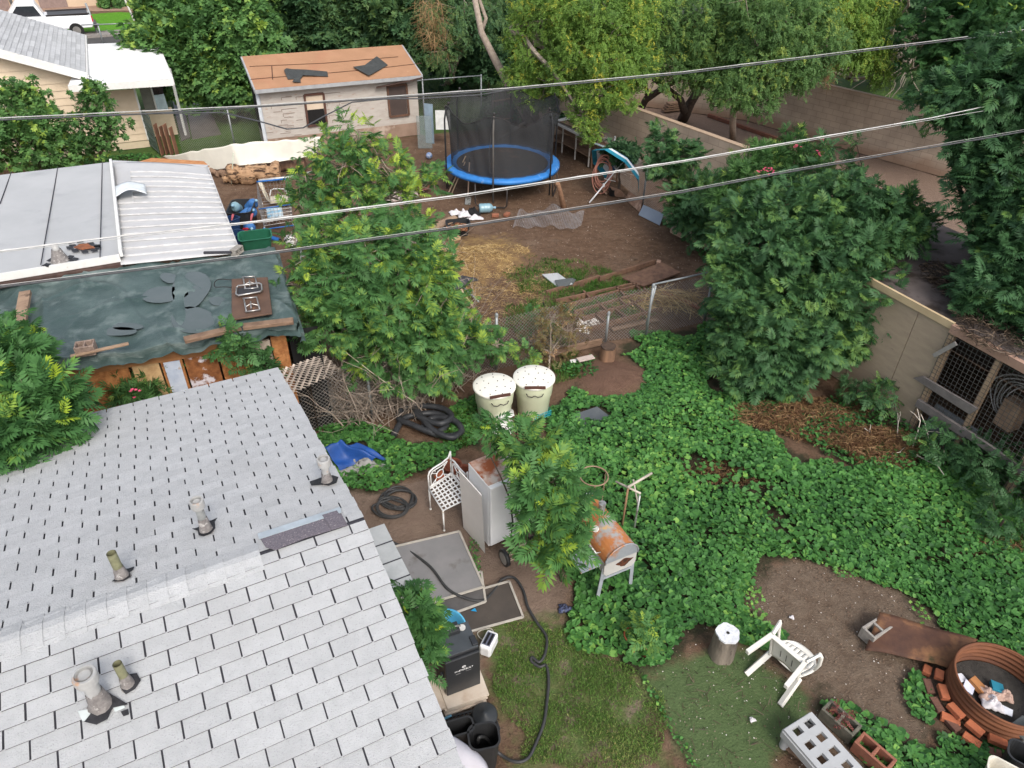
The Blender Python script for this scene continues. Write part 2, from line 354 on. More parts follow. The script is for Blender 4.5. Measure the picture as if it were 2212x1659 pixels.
for side in ('far', 'near'):
    dv, dl = slope_pts(side); nrm = (-UR).cross(dv); nrm = nrm if nrm.z > 0 else -nrm; nrm.normalize()
    b = MB(); b.sheet([R1+UR*.02-nrm*.006, R1+UR*.02+dv*dl-nrm*.006, R1-UR*LEN+dv*dl-nrm*.006, R1-UR*LEN-nrm*.006], .10, nrm)
    b.build('roof_deck', under, house, world=True)
    b = MB(); rows = int(dl/.135)+1
    for k in range(rows):
        t1 = dl+.03-k*.135; t0 = max(t1-.145, .02)
        off = (k % 2)*.1525+random.uniform(-.012, .012); s = -.03-off-random.uniform(0, .02)
        while s < LEN:
            s0 = max(s, -.03+random.uniform(-.006, .006)); s1 = min(s+.3045, LEN)
            gap = random.uniform(.010, .016)
            if s1-s0 > .04:
                l = random.uniform(-.003, .003); h1 = random.uniform(.010, .014); e = random.uniform(-.004, .004)
                q = [R1-UR*(s0+gap/2)+dv*t0+nrm*.001, R1-UR*(s1-gap/2)+dv*t0+nrm*.001, R1-UR*(s1-gap/2)+dv*(t1+e)+nrm*h1, R1-UR*(s0+gap/2)+dv*(t1+e+l)+nrm*h1]
                q += [q[3]-nrm*.012, q[2]-nrm*.012]
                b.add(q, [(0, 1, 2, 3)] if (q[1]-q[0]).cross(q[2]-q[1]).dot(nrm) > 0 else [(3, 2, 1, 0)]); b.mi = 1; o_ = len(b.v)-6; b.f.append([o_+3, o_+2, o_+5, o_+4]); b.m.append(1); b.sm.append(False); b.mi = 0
            s += .3045
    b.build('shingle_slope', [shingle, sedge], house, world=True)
# ridge caps, missing near the gable end
dF, _ = slope_pts('far'); dN, _ = slope_pts('near')
sA = (W(560, 1190, RZ)-R1).dot(-UR); b = MB(); s = sA
while s < LEN:
    h = .022; o = R1-UR*s+Z*.003; e = .17
    a0 = [o+dF*.16+Z*.002, o+dF*.03+Z*.012, o+dN*.03+Z*.012, o+dN*.16+Z*.002]; a1 = [p-UR*e-Z*.003 for p in a0]; q = [p+Z*.006 for p in a0]
    b.add(q+a1+a0, [(0, 4, 5, 1), (1, 5, 6, 2), (2, 6, 7, 3), (0, 1, 9, 8), (1, 2, 10, 9), (2, 3, 11, 10), (3, 7, 11), (0, 8, 4)]); s += .142
b.build('ridge_cap', shingle, house, world=True)
old = mat('old_granules', (.20, .18, .205), (.13, .115, .135), s=60, rough=.95, bump=.7, bs=80, c3=(.42, .36, .37), s3=70, t3=(.58, .66))
nF = dF.cross(UR); nF = nF if nF.z > 0 else -nF
def onfar(px, py, h=.014): p = WP(px, py, R1, nF); return p+nF*h
nN = dN.cross(UR); nN = nN if nN.z > 0 else -nN
def onnear(px, py, h=.014): p = WP(px, py, R1, nN); return p+nN*h
b = MB(); b.sheet([onfar(562, 1166, .02), onfar(640, 1137, .02), onfar(738, 1113, .02), onfar(752, 1138, .02), onfar(660, 1166, .02), onfar(596, 1192, .02), onfar(575, 1186, .02)], .004, nF)
b.build('bare_ridge_patch', old, house, world=True)
b = MB(); b.sheet([onfar(558, 1158, .026), onfar(736, 1100, .026), onfar(739, 1112, .026), onfar(561, 1170, .026)], .004, nF)
b.build('flashing', mat('zinc', (.5, .56, .6), rough=.4, metal=.3), house, world=True)
b = MB(); b.sheet([onfar(697, 1118, .028), onfar(729, 1108, .028), onfar(750, 1140, .028), onfar(718, 1150, .028)], .004, nF); b.build('loose_shingle', old, house, world=True)
# walls, fascia
b = MB()
iv = .35
c = [E1-UR*.35+VR*iv, E2-UR*.35-VR*iv, E2-UR*LEN-VR*iv, E1-UR*LEN+VR*iv]; rm = R1-UR*.35; rm2 = R1-UR*LEN
vs = [Vector((p.x, p.y, z)) for z in (0, 2.33) for p in c]+[rm-Z*.16, rm2-Z*.16]
b.add(vs, [(0, 1, 5, 4), (1, 2, 6, 5), (2, 3, 7, 6), (3, 0, 4, 7), (4, 5, 8), (6, 7, 9)]); b.build('wall', cream, house, world=True)
b = MB()
for P_, Q_ in ((E1, R1), (R1, E2)): b.bar(P_+UR*.01-Z*.09, Q_+UR*.01-Z*.09, .025, .14)
b.bar(E1-Z*.1-VR*.02, E1-UR*LEN-Z*.1-VR*.02, .02, .14); b.build('fascia', white, house, world=True)
# pipes
galv = mat('galvanised', (.45, .46, .45), (.33, .34, .33), s=18, rough=.45, metal=.6, c3=(.2, .19, .17), s3=8)
olive = mat('olive_pipe', (.22, .22, .13), (.15, .15, .09), s=20, rough=.6)
sealr = mat('grey_sealant', (.27, .25, .24), (.17, .155, .15), s=25, rough=.6, bump=1, bs=30, c3=(.48, .46, .44), s3=18, t3=(.6, .66))
capm = mat('dull_cap', (.38, .38, .375), (.3, .3, .295), s=9, rough=.4, c3=(.45, .25, .13), s3=6, t3=(.6, .7))
def pipe(px, py, top, r, far, m, cap, blot):
    r *= .85; f = onfar if far else onnear; n_ = nF if far else nN; p = f(px, py, 0); h = hz(p, top)-p.z
    b = MB(); b.tube([p-Z*.1, p+Z*h], r, 14, cap=False); b.tube([p+Z*h, p+Z*(h-.15)], r*.86, 14, cap=False); o = b.build('vent_pipe', m, house, world=True)
    b = MB(); b.lathe([(r*1.9, -.05), (r*1.7, .015), (r*1.5, h*.08), (r*1.25, h*.3), (r*1.04, h*.48)], p+Z*.0, 14)
    for i, v in enumerate(b.v): b.v[i] = v+Vector((random.uniform(-1, 1), random.uniform(-1, 1), 0))*r*.12
    b.build('sealant_boot', sealr, o, world=True)
    if cap:
        b = MB(); R2 = r*cap; b.lathe([(r, h-.075), (R2, h-.075), (R2, h-.05), (R2*1.06, h-.05), (R2*1.06, h), (R2*1.0, h+.01), (R2*.8, h+.01), (R2*.78, h-.008), (0, h-.008)], p, 20); b.sm = [False]*len(b.sm); b.build('pipe_cap', capm, o, world=True)
    b = MB()
    for pts in blot: b.sheet([f(px+x, py+y, .03) for x, y in pts], .004, n_)
    if blot: b.build('tar_patch', tar, house, world=True)
pipe(266, 1250, 1195, .042, True, olive, 0, [[(-22, 12), (-14, 6), (-12, -4), (0, -14), (14, -16), (26, -20), (24, -14), (16, -8), (18, 2), (4, 10), (-8, 12)]])
pipe(447, 1150, 1082, .042, True, galv, 1.55, [[(-18, 2), (-16, 12), (-6, 14), (10, 8), (20, -4), (18, -22), (24, -26), (20, -20), (10, -20), (-20, -4), (-30, -2)]])
pipe(708, 1044, 992, .044, True, capm, 1.6, [[(-38, 2), (-10, -8), (12, -12), (24, -8), (20, 4), (4, 10), (-8, 8), (-34, 10)]])
pipe(219, 1522, 1458, .058, False, capm, 1.5, [[(-30, -6), (-20, 22), (-34, 40), (-8, 46), (16, 34), (26, 10), (60, 2), (30, -16), (10, -26)], [(44, 18), (60, 12), (62, 24), (50, 28)]])
pipe(278, 1481, 1434, .036, False, olive, 0, [[(-10, -20), (20, -24), (28, -8), (16, 10), (-4, 22), (-14, 10)]])
b = MB(); b.sheet([onnear(170, 1538, .02), onnear(214, 1530, .02), onnear(222, 1548, .02), onnear(180, 1560, .02)], .003, nN); b.sheet([onnear(240, 1518, .02), onnear(262, 1514, .02), onnear(272, 1530, .02), onnear(250, 1540, .02)], .003, nN); b.build('repair_patch', mat('pale_patch', (.5, .55, .55), rough=.5), house, world=True)
# ---- small lean-to roof below the gable, roll roofing
lr = mat('roll_roofing', (.43, .45, .46), (.36, .38, .39), s=6, rough=.9, bump=.3, bs=60)
lt = thing('lean_to', 'low grey roll roofed lean-to against the gable end of the white shingled house', 'lean-to', W(840, 1200))
lz = 2.0; LP = [W(775, 1133, lz), W(830, 1131, lz), W(901, 1272, lz), W(846, 1292, lz)]
LP[0] = LP[1]-UR*.75; LP[3] = LP[2]-UR*.75
b = MB(); b.sheet(LP, .03, Z); b.build('roof', lr, lt, world=True)
b = MB()
for k in (.28, .55, .8):
    a = LP[0].lerp(LP[3], k); c = LP[1].lerp(LP[2], k); b.bar(a+Z*.004, c+Z*.004, .012, .006)
b.bar(LP[0].lerp(LP[1], .4)+Z*.005, LP[3].lerp(LP[2], .4)+Z*.005, .01, .006); b.build('seam', under, lt, world=True)
b = MB(); i1 = LP[1]-UR*.08; i2 = LP[2]-UR*.08
b.bar(i1-Z*.05+VR*.05, i2-Z*.05-VR*.02, .04, .07); b.build('fascia', mat('orange_wood', (.45, .19, .07), (.3, .12, .045), s=8, rough=.7, stretch=(1, 1, 6)), lt, world=True)
b = MB(); 
for q in (i1+VR*.12, i2-VR*.05): b.bar(q-Z*.09, Vector((q.x, q.y, 0)), .08)
for q in (i1+VR*.12-UR*.6, i2-VR*.05-UR*.6): b.bar(q-Z*.09, Vector((q.x, q.y, 0)), .08)
b.build('post', cream, lt, world=True)

# ============================================================ TARPED SHACK
wood = mat('weathered_wood', (.26, .17, .115), (.15, .095, .065), s=5, rough=.9, bump=.4, bs=30, rand=.2, stretch=(1, 1, 5))
osb = mat('osb_orange', (.42, .19, .07), (.24, .09, .03), s=14, rough=.8, bump=.2, c3=(.14, .055, .02), s3=5, t3=(.55, .7), rand=.12)
osb2 = mat('osb_pale', (.56, .38, .2), (.42, .26, .13), s=16, rough=.8, rand=.1)
T = [W(648, 702, 2.3), W(600, 552, 2.3), W(0, 603, 2.3), W(110, 785, 2.3)]
tR, tB = T[0], T[1]; tu = (T[3]-T[0]).normalized(); tback = T[1]-T[0]; L4 = 7.5
shack = thing('shack', 'low shack with a wrinkled dark green tarp roof and patched plywood front', 'shack', (tR.x+tu.x*2.5+.5, tR.y+tu.y*2.5+1, 0))
tarpm = mat('green_tarp', (.036, .064, .061), (.075, .112, .108), s=1.8, rough=.5, bump=1, bs=6, c3=(.14, .18, .175), s3=2.2, t3=(.50, .68), spec=.4, c4=(.30, .36, .36), s4=5, t4=(.70, .78))
def tarp_z(s, t):
    z = .03*math.sin(s*2.1+2*math.sin(t*1.4))+.02*math.sin(7*s+5*t)+.012*math.sin(13*t-9*s)
    for a, b_, c, e, w_, h in ((3.1, 2.3, 1.2, 1.3, 6, .05), (.9, -4.1, 1, 2.2, 7, .05), (-1.4, 6.2, 1.5, .8, 9, .035), (5.2, -1.1, .8, 1.9, 8, .035), (2.2, 9.1, 2, 1.1, 8, .022)): r = math.sin(s*a+t*b_+c*math.sin(s*e+t*2)); z += h*math.exp(-(r*w_)**2)*(.5+.5*math.sin(s*1.7+t*3+a))
    return z
def tf(u_, v_):
    s = -.12+u_*(L4+.12); t = -.1+v_*1.16
    p = tR+tu*s+tback*t+Z*(tarp_z(s, t)+.03); e = 0
    if t < -.02: p -= Z*(.12+.02*math.sin(s*9)+.015*math.sin(s*23)); p += tback.normalized()*.12
    if s < 0: p -= Z*(.16+.03*math.sin(t*11)); p += tu*.08
    if t > 1: p += Z*.05
    return p
b = MB(); b.grid(tf, 230, 90); b.build('tarp', tarpm, shack, world=True)
b = MB(); tv_ = tback.normalized(); b.sheet([tR-Z*.06+tv_*.12+tu*.06, tB-Z*.06-tv_*.02+tu*.06, tB+tu*L4-Z*.06, tR+tu*L4-Z*.06+tv_*.12], .08, Z); b.build('roof_deck', wood, shack, world=True)
pud = mat('puddle_water', (.085, .105, .105), (.07, .092, .09), s=3, rough=.25, spec=.5)
for cx, cy, rx, ry in ((355, 636, 34, 12), (255, 716, 30, 6), (412, 625, 30, 26), (420, 692, 40, 18), (365, 600, 12, 8), (275, 705, 26, 5), (470, 650, 14, 6)):
    b = MB(); pts = []
    for k in range(22):
        a = k*math.tau/22; r = 1+.12*math.sin(2*a+cx)+.05*math.sin(3*a+cy); pts.append(W(cx+1.45*rx*r*math.cos(a), cy+1.45*ry*r*math.sin(a), 2.339))
    b.sheet(pts, .002, Z); b.build('puddle', pud, shack, world=True)
# front wall, patched
fw = tR+tback.normalized()*.12; fw.z = 0; fd = tu; fn = Vector((tu.y, -tu.x, 0)); fn = fn if fn.y < 0 else -fn
def onw(px, py, h=0): p = WP(px, py, fw, fn); return p+fn*h
def wallpanel(x0, x1, ytop, z0, z1, m, nm, h=0):
    s0 = (onw(x0, ytop)-fw).dot(fd); s1 = (onw(x1, ytop)-fw).dot(fd)
    a, c = fw+fd*s0, fw+fd*s1; b = MB(); b.bar((a+c)/2+fn*(h-.02)+Z*z0, (a+c)/2+fn*(h-.02)+Z*z1, (a-c).length, .04, up=fn)
    return b.build(nm, m, shack, world=True)
wallpanel(100, 282, 810, 0, 2.05, osb, 'plywood_panel')
wallpanel(283, 344, 790, 0, 2.05, osb2, 'plywood_panel')
wallpanel(345, 394, 780, 0, 2.05, osb, 'plywood_panel')
o = wallpanel(351, 388, 780, .75, 1.95, mat('white_smeared', (.62, .66, .74), (.42, .48, .6), s=5, rough=.6, c3=(.4, .22, .1), s3=4, t3=(.62, .7)), 'white_painted_board', .008)
wallpanel(395, 468, 770, 0, 2.05, mat('osb_dark', (.3, .12, .045), (.15, .055, .02), s=10, rough=.8, c3=(.62, .58, .62), s3=2.2, t3=(.58, .63)), 'plywood_panel')
wallpanel(469, 539, 755, 0, 2.05, osb, 'plywood_panel')
wallpanel(540, 583, 740, 0, 2.05, mat('stucco_board', (.55, .46, .38), (.45, .36, .29), s=30, rough=.9, bump=.8, bs=60), 'stucco_panel')
wallpanel(584, 618, 730, 0, 2.1, osb, 'corner_panel', .01)
wallpanel(104, 530, 790, 1.98, 2.2, mat('orange_beam', (.40, .2, .085), (.25, .11, .045), s=3, rough=.8, stretch=(1, 1, 4)), 'beam', .03)
o = wallpanel(130, 345, 850, .5, 1.1, mat('bluish_board', (.27, .32, .42), (.2, .25, .34), s=3, rough=.6), 'blue_grey_board', .02)
o = wallpanel(622, 690, 720, 0, 2.0, mat('opening_shade_black', (.012, .012, .013)), 'opening_shade_panel', -.25)  # black panel painted as the shade inside the open end of the front wall
b = MB(); q = tR-tback.normalized()*(-.15); s_ = fw+fn*(-.04)
b.add([s_+fd*.0+Z*0, s_+Z*2.2, s_+tback*.9+Z*2.2, s_+tback*.9], [(0, 1, 2, 3)]); 
b.add([s_+tback*.9, s_+tback*.9+Z*2.2, s_+tback*.9+fd*L4+Z*2.2, s_+tback*.9+fd*L4], [(0, 1, 2, 3)]); b.build('side_wall', wood, shack, world=True)
# timbers and blocks lying on the tarp
def log_on(x0, y0, x1, y1, z, w, h, m, lab, cat='timber', nm='timber_beam'):
    b = MB(); b.bar(W(x0, y0, z), W(x1, y1, z), w, h); return tag(b.build(nm, m, None, world=True, bevel=.008), lab, cat)
pine = mat('pale_plank', (.36, .25, .17), (.24, .16, .11), s=4, rough=.85, bump=.3, stretch=(1, 1, 1), c3=(.1, .065, .045), s3=5, t3=(.6, .7))
log_on(55, 632, 38, 730, 2.44, .16, .07, pine, 'thick pale plank lying across the left part of the green tarp')
log_on(398, 735, 520, 706, 2.4, .13, .06, wood, 'long brown beam on the front edge of the green tarp, left piece')
log_on(525, 706, 634, 693, 2.42, .13, .06, wood, 'long brown beam on the front edge of the green tarp, right piece by the tree')
log_on(152, 770, 278, 742, 2.42, .06, .03, pine, 'thin wooden batten on the tarp edge beside a concrete block')
log_on(440, 546, 500, 545, 2.55, .05, .04, under, 'short dark bar on the edge of the ribbed metal roof')
def cinder(loc, rz, label, m, name='cinder_block', up=True, rot=None, group=None):
    b = MB(); L_, D_, H_ = .40, .20, .19; wl = .032
    b.box((0, D_/2-wl/2, H_/2), (L_, wl, H_)); b.box((0, -D_/2+wl/2, H_/2), (L_, wl, H_))
    for x in (-L_/2+wl/2, 0, L_/2-wl/2): b.box((x, 0, H_/2), (wl, D_-2*wl-.0005, H_-.002))
    o = b.build(name, m, None, bevel=.006); o.location = loc; o.rotation_euler = rot or (0, 0, rz); return tag(o, label, 'block', group)
greyb = mat('grey_block', (.33, .31, .28), (.25, .23, .21), s=14, rough=.95, bump=.6, bs=60)
cinder(W(189, 762, 2.36), R_(20), 'weathered concrete block near the front left edge of the green tarp', mat('brown_block', (.32, .24, .2), (.22, .16, .13), s=12, rough=.95, bump=.5)).scale = (.62, 1, .8)
cinder(W(508, 552, 2.42)+Z*.1, R_(60), 'upright grey concrete block holding the tarp by the ribbed metal roof', greyb, rot=(R_(90), 0, R_(75))).scale = (.6, .6, .6)

# ---- folding table upside down on the tarp
tb = thing('folding_table', 'brown folding table lying upside down on the green tarp with its legs up', 'table', W(545, 650, 2.42))
B4 = [W(500, 602, 2.44), W(578, 598, 2.44), W(588, 676, 2.44), W(500, 690, 2.44)]
b = MB(); b.sheet(B4, .03, Z); b.build('tabletop', mat('brown_veneer', (.13, .075, .05), (.085, .05, .035), s=3, rough=.6, c3=(.38, .17, .07), s3=2.5, t3=(.62, .7)), tb, world=True, bevel=.01)
chrome = mat('dull_chrome', (.5, .48, .46), rough=.3, metal=.8)
dkm = mat('dark_metal', (.05, .045, .045), rough=.4, metal=.5)
bb = lambda u_, v_, h=.04: B4[0].lerp(B4[1], u_).lerp(B4[3].lerp(B4[2], u_), v_)+Z*h
for y0, y1 in ((.03, .36), (.6, .93)):
    b = MB(); b.tube([bb(.33, y0), bb(.38, y1)], .013); b.tube([bb(.66, y0), bb(.71, y1)], .013); b.tube([bb(.3, y0), bb(.68, y0)], .012); b.tube([bb(.35, y1), bb(.73, y1)], .012)
    b.tube([bb(.36, (y0+y1)/2+.05), bb(.5, (y0+y1)/2-.02), bb(.68, (y0+y1)/2+.05)], .008); b.tube([bb(.5, (y0+y1)/2-.06), bb(.5, (y0+y1)/2+.1)], .012)
    b.build('leg', chrome, tb, world=True)
b = MB(); b.tube([bb(x, y, .06) for x, y in ((.16, .33), (.2, .29), (.75, .26), (.82, .3), (.82, .46), (.76, .5), (.2, .54), (.14, .5), (.16, .33))], .014, 8); b.build('frame', chrome, tb, world=True)
b = MB(); b.sheet([bb(x, y, .045) for x, y in ((.18, .33), (.78, .3), (.78, .46), (.18, .5))], .006, Z); b.build('shelf', dkm, tb, world=True)
b = MB(); c = W(492, 612, 2.4); b.tube([c+Vector((.22*math.cos(a), .16*math.sin(a), .02*math.sin(3*a))) for a in np.linspace(0, 5.6, 24)], .008, 5); tag(b.build('cable_loop', dkm, None, world=True), 'loop of black cable on the green tarp beside the folding table', 'cable')

# ============================================================ GREY FLAT ROOF SHED + RIBBED METAL ROOF
metalr = mat('painted_metal_roof', (.50, .50, .505), (.45, .45, .455), s=2, rough=.5, metal=.1, c3=(.42, .42, .43), s3=1.3, t3=(.55, .8))
rolled = mat('grey_roll_roof', (.40, .41, .42), (.36, .37, .38), s=1.3, rough=.75, bump=.15, bs=30, c3=(.28, .29, .305), s3=.9, t3=(.56, .75))
gs = thing('shed', 'grey flat roofed shed with a rust patch and a short vent pipe on its roof', 'shed', (-8.5, 12.6, 0))
A_ = W(237, 350, 2.6); B_ = W(258, 552, 2.55); dl = W(0, 378, 2.6)-A_; dl = dl/dl.length
D4 = [A_, A_+dl*6, B_+dl*6, B_]
b = MB(); b.sheet(D4, .07, Z); b.build('roof', rolled, gs, world=True)
b = MB()
for x0, y0, x1, y1 in ((25, 371, 0, 440), (125, 361, 88, 572), (221, 350, 216, 555)): b.bar(WP(x0, y0, A_, (0, 0, 1))+Z*-.0, WP(x1, y1, A_, (0, 0, 1)), .014, .012)
b.build('seam', under, gs, world=True)
b = MB(); b.bar(A_+Z*.02+U*.03, B_+Z*.02+U*.03, .05, .09); b.bar(B_+Z*-.03+V*.03, B_+dl*6-Z*.03+V*.03, .03, .13); b.build('trim', white, gs, world=True)
b = MB(); b.bar(B_+V*.08-Z*.14, B_+dl*6-Z*.14+V*.08, .1, .07); b.build('beam', mat('dark_rotten_wood', (.09, .055, .045), (.05, .03, .025), s=6, rough=.9), gs, world=True)
b = MB(); i = .15; q = [D4[0]+dl*i+V*i, D4[1], D4[2], D4[3]+dl*i-V*i]; b.add([Vector((p.x, p.y, z)) for z in (0, 2.5) for p in q], [(0, 1, 5, 4), (1, 2, 6, 5), (2, 3, 7, 6), (3, 0, 4, 7)]); b.build('wall', cream, gs, world=True)
rust = mat('rust', (.30, .11, .045), (.17, .065, .035), s=14, rough=.85, bump=.4, bs=50)
b = MB(); b.sheet([W(182+20*math.cos(a)*(1+.3*math.sin(3*a)), 532+6*math.sin(a)*(1+.2*math.sin(4*a)), 2.612) for a in np.linspace(0, 6.0, 14)], .01, Z); b.build('rust_patch', rust, gs, world=True)
b = MB()
for a in np.linspace(0, 6.0, 9): b.sheet([W(180+30*math.cos(a)+dx, 533+9*math.sin(a)+dy, 2.606) for dx, dy in ((-8, -2), (6, -3), (9, 2), (-6, 3))], .006, Z)
b.build('tar_patch', tar, gs, world=True)
p = W(130, 562, 2.56); b = MB(); b.tube([p, p+Z*(hz(p, 527)-2.56)], .055, 14); o = b.build('vent_pipe', capm, gs, world=True)
b = MB(); b.lathe([(.15, 0), (.12, .05), (.07, .2)], p, 14); b.build('sealant_boot', sealr, o, world=True)
b = MB()
for x, y in ((100, 572), (112, 560), (150, 555), (160, 560)): b.sheet([W(x+dx, y+dy, 2.585) for dx, dy in ((-12, 3), (0, -4), (10, -3), (4, 4))], .008, Z)
b.build('tar_patch', tar, gs, world=True)

ms = thing('metal_shed', 'low shed with white ribbed metal roof right of the grey flat roof', 'shed', (-6.8, 13.3, 0))
N4 = [W(242, 351, 2.5), W(449, 361, 2.45), W(519, 546, 2.38), W(261, 572, 2.45)]
def nf(u_, v_, h=0): return N4[0].lerp(N4[1], u_).lerp(N4[3].lerp(N4[2], u_), v_)+Z*(h+.05*math.sin(math.pi*u_)*(1-v_))
b = MB(); b.grid(lambda a, c: nf(a, c, .008*math.sin(c*60)), 20, 40); b.build('roof', metalr, ms, world=True, solid=.01)
b = MB()
for k in range(15):
    b = MB(); v_ = .13+k*.058
    u0 = .17 if v_ < .44 else .005
    for j in range(6):
        ua, ub = u0+(1-u0)*j/6, u0+(1-u0)*(j+1)/6; b.bar(nf(ua, v_, .02), nf(ub, v_, .02), .03, .025)
    b.build('rib', mat('rib_metal', (.60, .60, .60), rough=.5), ms, world=True)
b = MB(); b.bar(nf(.17, .12, .02), nf(.17, .47, .02), .03, .03); b.bar(nf(0, 0, .02), nf(1, 0, .02), .12, .02); b.bar(nf(1, 0, .0), nf(1, 1, 0), .02, .03); b.build('trim', metalr, ms, world=True)
b = MB(); i = .12; q = [nf(.02, .02), nf(.97, .03), nf(.97, .97), nf(.02, .97)]; b.add([Vector((p.x, p.y, z)) for z in (0, 2.36) for p in q], [(0, 1, 5, 4), (1, 2, 6, 5), (2, 3, 7, 6), (3, 0, 4, 7)]); b.build('wall', wood, ms, world=True)
b = MB()
def fl(u_, v_):
    a = N4[0].lerp(N4[3], .34+.12*v_); return a+U*(u_*.62-.02)+Z*(.08+.15*math.sin(u_*2.6)*(.6+.4*v_))+V*(.02*math.sin(u_*9)+.2*u_*u_)
b.grid(fl, 14, 8); tag(b.build('sheet_metal', mat('white_sheet', (.72, .77, .8), rough=.35), None, world=True, solid=.008), 'curled white metal sheet lying over the joint of the two shed roofs', 'metal sheet')
b = MB(); a, c = W(290, 348, 1.2), W(450, 357, 1.2); a2, c2_ = W(345, 341, 1.2), W(438, 346, 1.2)
b.sheet([W(275, 356, 2.2), W(328, 341, 2.2), W(440, 348, 2.2), W(452, 358, 2.2)], .04); tag(b.build('plywood_sheet', mat('orange_ply', (.5, .24, .1), (.38, .16, .06), s=6, rough=.7, stretch=(1, 1, 4)), None, world=True), 'orange stained plywood sheet leaning behind the ribbed metal roof', 'plywood')
# ============================================================ NEIGHBOUR HOUSE
nh = thing('neighbour_house', 'cream clapboard house with grey shingled gable roof at the top left', 'house', (-17, 26, 0))
EE = W(185, 158, 2.6); EB = W(183, 75, 2.6); ev = (EB-EE).normalized(); eu = Vector((-ev.y, ev.x, 0)); eu = eu if eu.x < 0 else -eu
gp = WP(0, 108, EE, ev); rise = (gp.z-EE.z)/((gp-EE).dot(eu)); HWD = 4.6
rdg = EE+eu*HWD+Z*rise*HWD; LN = (EB-EE).length
gshing = mat('grey_shingle', (.45, .46, .47), (.40, .41, .42), s=5, rough=.95, bump=.4, bs=50, rand=.12)
b = MB(); nrm = (EE-rdg).cross(ev); nrm = nrm if nrm.z > 0 else -nrm; nrm.normalize()
dv = (EE-rdg).normalized(); dl_ = (EE-rdg).length
for k in range(int(dl_/.14)+1):
    s = -.15*(k % 2)
    while s < LN:
        a, c = max(s, 0), min(s+.9, LN); t1 = dl_-k*.14; t0 = t1-.15
        b.add([rdg+ev*a+dv*t0, rdg+ev*(c-.01)+dv*t0, rdg+ev*(c-.01)+dv*t1+nrm*.015, rdg+ev*a+dv*t1+nrm*.015], [(3, 2, 1, 0)]); s += .9
b.build('roof_slope', gshing, nh, world=True)
b = MB(); W2_ = EE+eu*2*HWD; b.sheet([EE-nrm*.03, EE+ev*LN-nrm*.03, rdg+ev*LN-nrm*.03, rdg-nrm*.03], .06, nrm); b.sheet([W2_, W2_+ev*LN, rdg+ev*LN, rdg], .06); b.build('roof_deck', gshing, nh, world=True)
b = MB(); b.bar(EE-ev*.02-Z*.1, rdg-ev*.02-Z*.1, .04, .24); b.bar(W2_-ev*.02-Z*.1, rdg-ev*.02-Z*.1, .04, .24); b.bar(EE-Z*.08-eu*.03, EB-Z*.08-eu*.03, .05, .14); b.build('fascia', white, nh, world=True)
siding = mat('cream_siding', (.66, .54, .40), (.60, .49, .36), s=3, rough=.6, c3=(.5, .4, .28), s3=1.5, t3=(.6, .8))
def laps(b, p, q, z0, z1, n, step=.22, clip=None):
    z = z0; L_ = (q-p)
    while z < z1:
        zt = min(z+step, z1); a0, c0 = p.copy(), q.copy()
        if clip: a0, c0 = clip(z+step/2)
        a1, c1 = a0.copy(), c0.copy()
        q_ = [Vector((a0.x, a0.y, z))+n*.03, Vector((c0.x, c0.y, z))+n*.03, Vector((c1.x, c1.y, zt))+n*.006, Vector((a1.x, a1.y, zt))+n*.006]
        b.add(q_+[Vector((a0.x, a0.y, z)), Vector((c0.x, c0.y, z))], [(0, 1, 2, 3), (4, 5, 1, 0)]); z += step
g0 = EE+ev*.45+eu*.35; g1 = EE+ev*.45+eu*(2*HWD-.35); fno = -ev
b = MB()
def gclip(z):
    m = max(0, (z-EE.z+.12)/rise-.0); return g0+eu*max(0, m-.35), g1-eu*max(0, m-.35)
laps(b, g0, g1, .3, EE.z+rise*HWD-.3, fno, clip=gclip); b.build('siding', siding, nh, world=True)
b = MB(); q = [g0, g1, g1+ev*(LN-.9), g0+ev*(LN-.9)]; b.add([Vector((p.x, p.y, z)) for z in (0, 2.5) for p in q], [(0, 1, 5, 4), (1, 2, 6, 5), (2, 3, 7, 6), (3, 0, 4, 7)]); b.build('wall', cream, nh, world=True)
# annex under the porch roof
AC = W(325, 317); al = eu
PR = [W(188, 98, 2.45), W(340, 92, 2.45), W(374, 176, 2.3), W(148, 190, 2.35)]
pv = ev; 
b = MB(); b.grid(lambda a, c: PR[0].lerp(PR[1], a).lerp(PR[3].lerp(PR[2], a), c)+Z*(.05+.012*(1 if int(c*48) % 2 else -1)), 4, 96, False); b.build('porch_roof', mat('white_metal', (.68, .69, .70), (.61, .62, .63), s=1.5, rough=.35, c3=(.6, .6, .62), s3=1.2, t3=(.55, .8)), nh, world=True, solid=.01)
b = MB(); b.bar(PR[3]-Z*.02, PR[2]-Z*.02, .06, .2); b.bar(PR[2]-Z*.02, PR[1]-Z*.02, .06, .15); b.build('porch_fascia', white, nh, world=True)
b = MB(); a0 = AC; a1 = AC+al*1.75; laps(b, a1, a0, .25, hz(AC, 190)-.02, fno); b.build('annex_siding', siding, nh, world=True)
rb_ = AC+ev*1.1-al*0
doorw = AC+ev*.9
b = MB(); htop = 2.2; b.add([AC, AC+ev*2.9, AC+ev*2.9+Z*htop, AC+Z*htop], [(0, 1, 2, 3)]); b.add([AC, a1, a1+Z*.25, AC+Z*.25], [(0, 1, 2, 3)])
c2c = AC-al*1.0+ev*1.1; b.add([AC+ev*1.1, c2c, c2c+Z*.95, AC+ev*1.1+Z*.95], [(0, 1, 2, 3)]); b.add([c2c, c2c+ev*1.5, c2c+ev*1.5+Z*.95, c2c+Z*.95], [(0, 1, 2, 3)]); b.build('annex_wall', cream, nh, world=True)
def onv(px, py, P_, N_, h=0): return WP(px, py, P_, N_)+Vector(N_)*h
pn = fno; pp = AC+ev*1.08
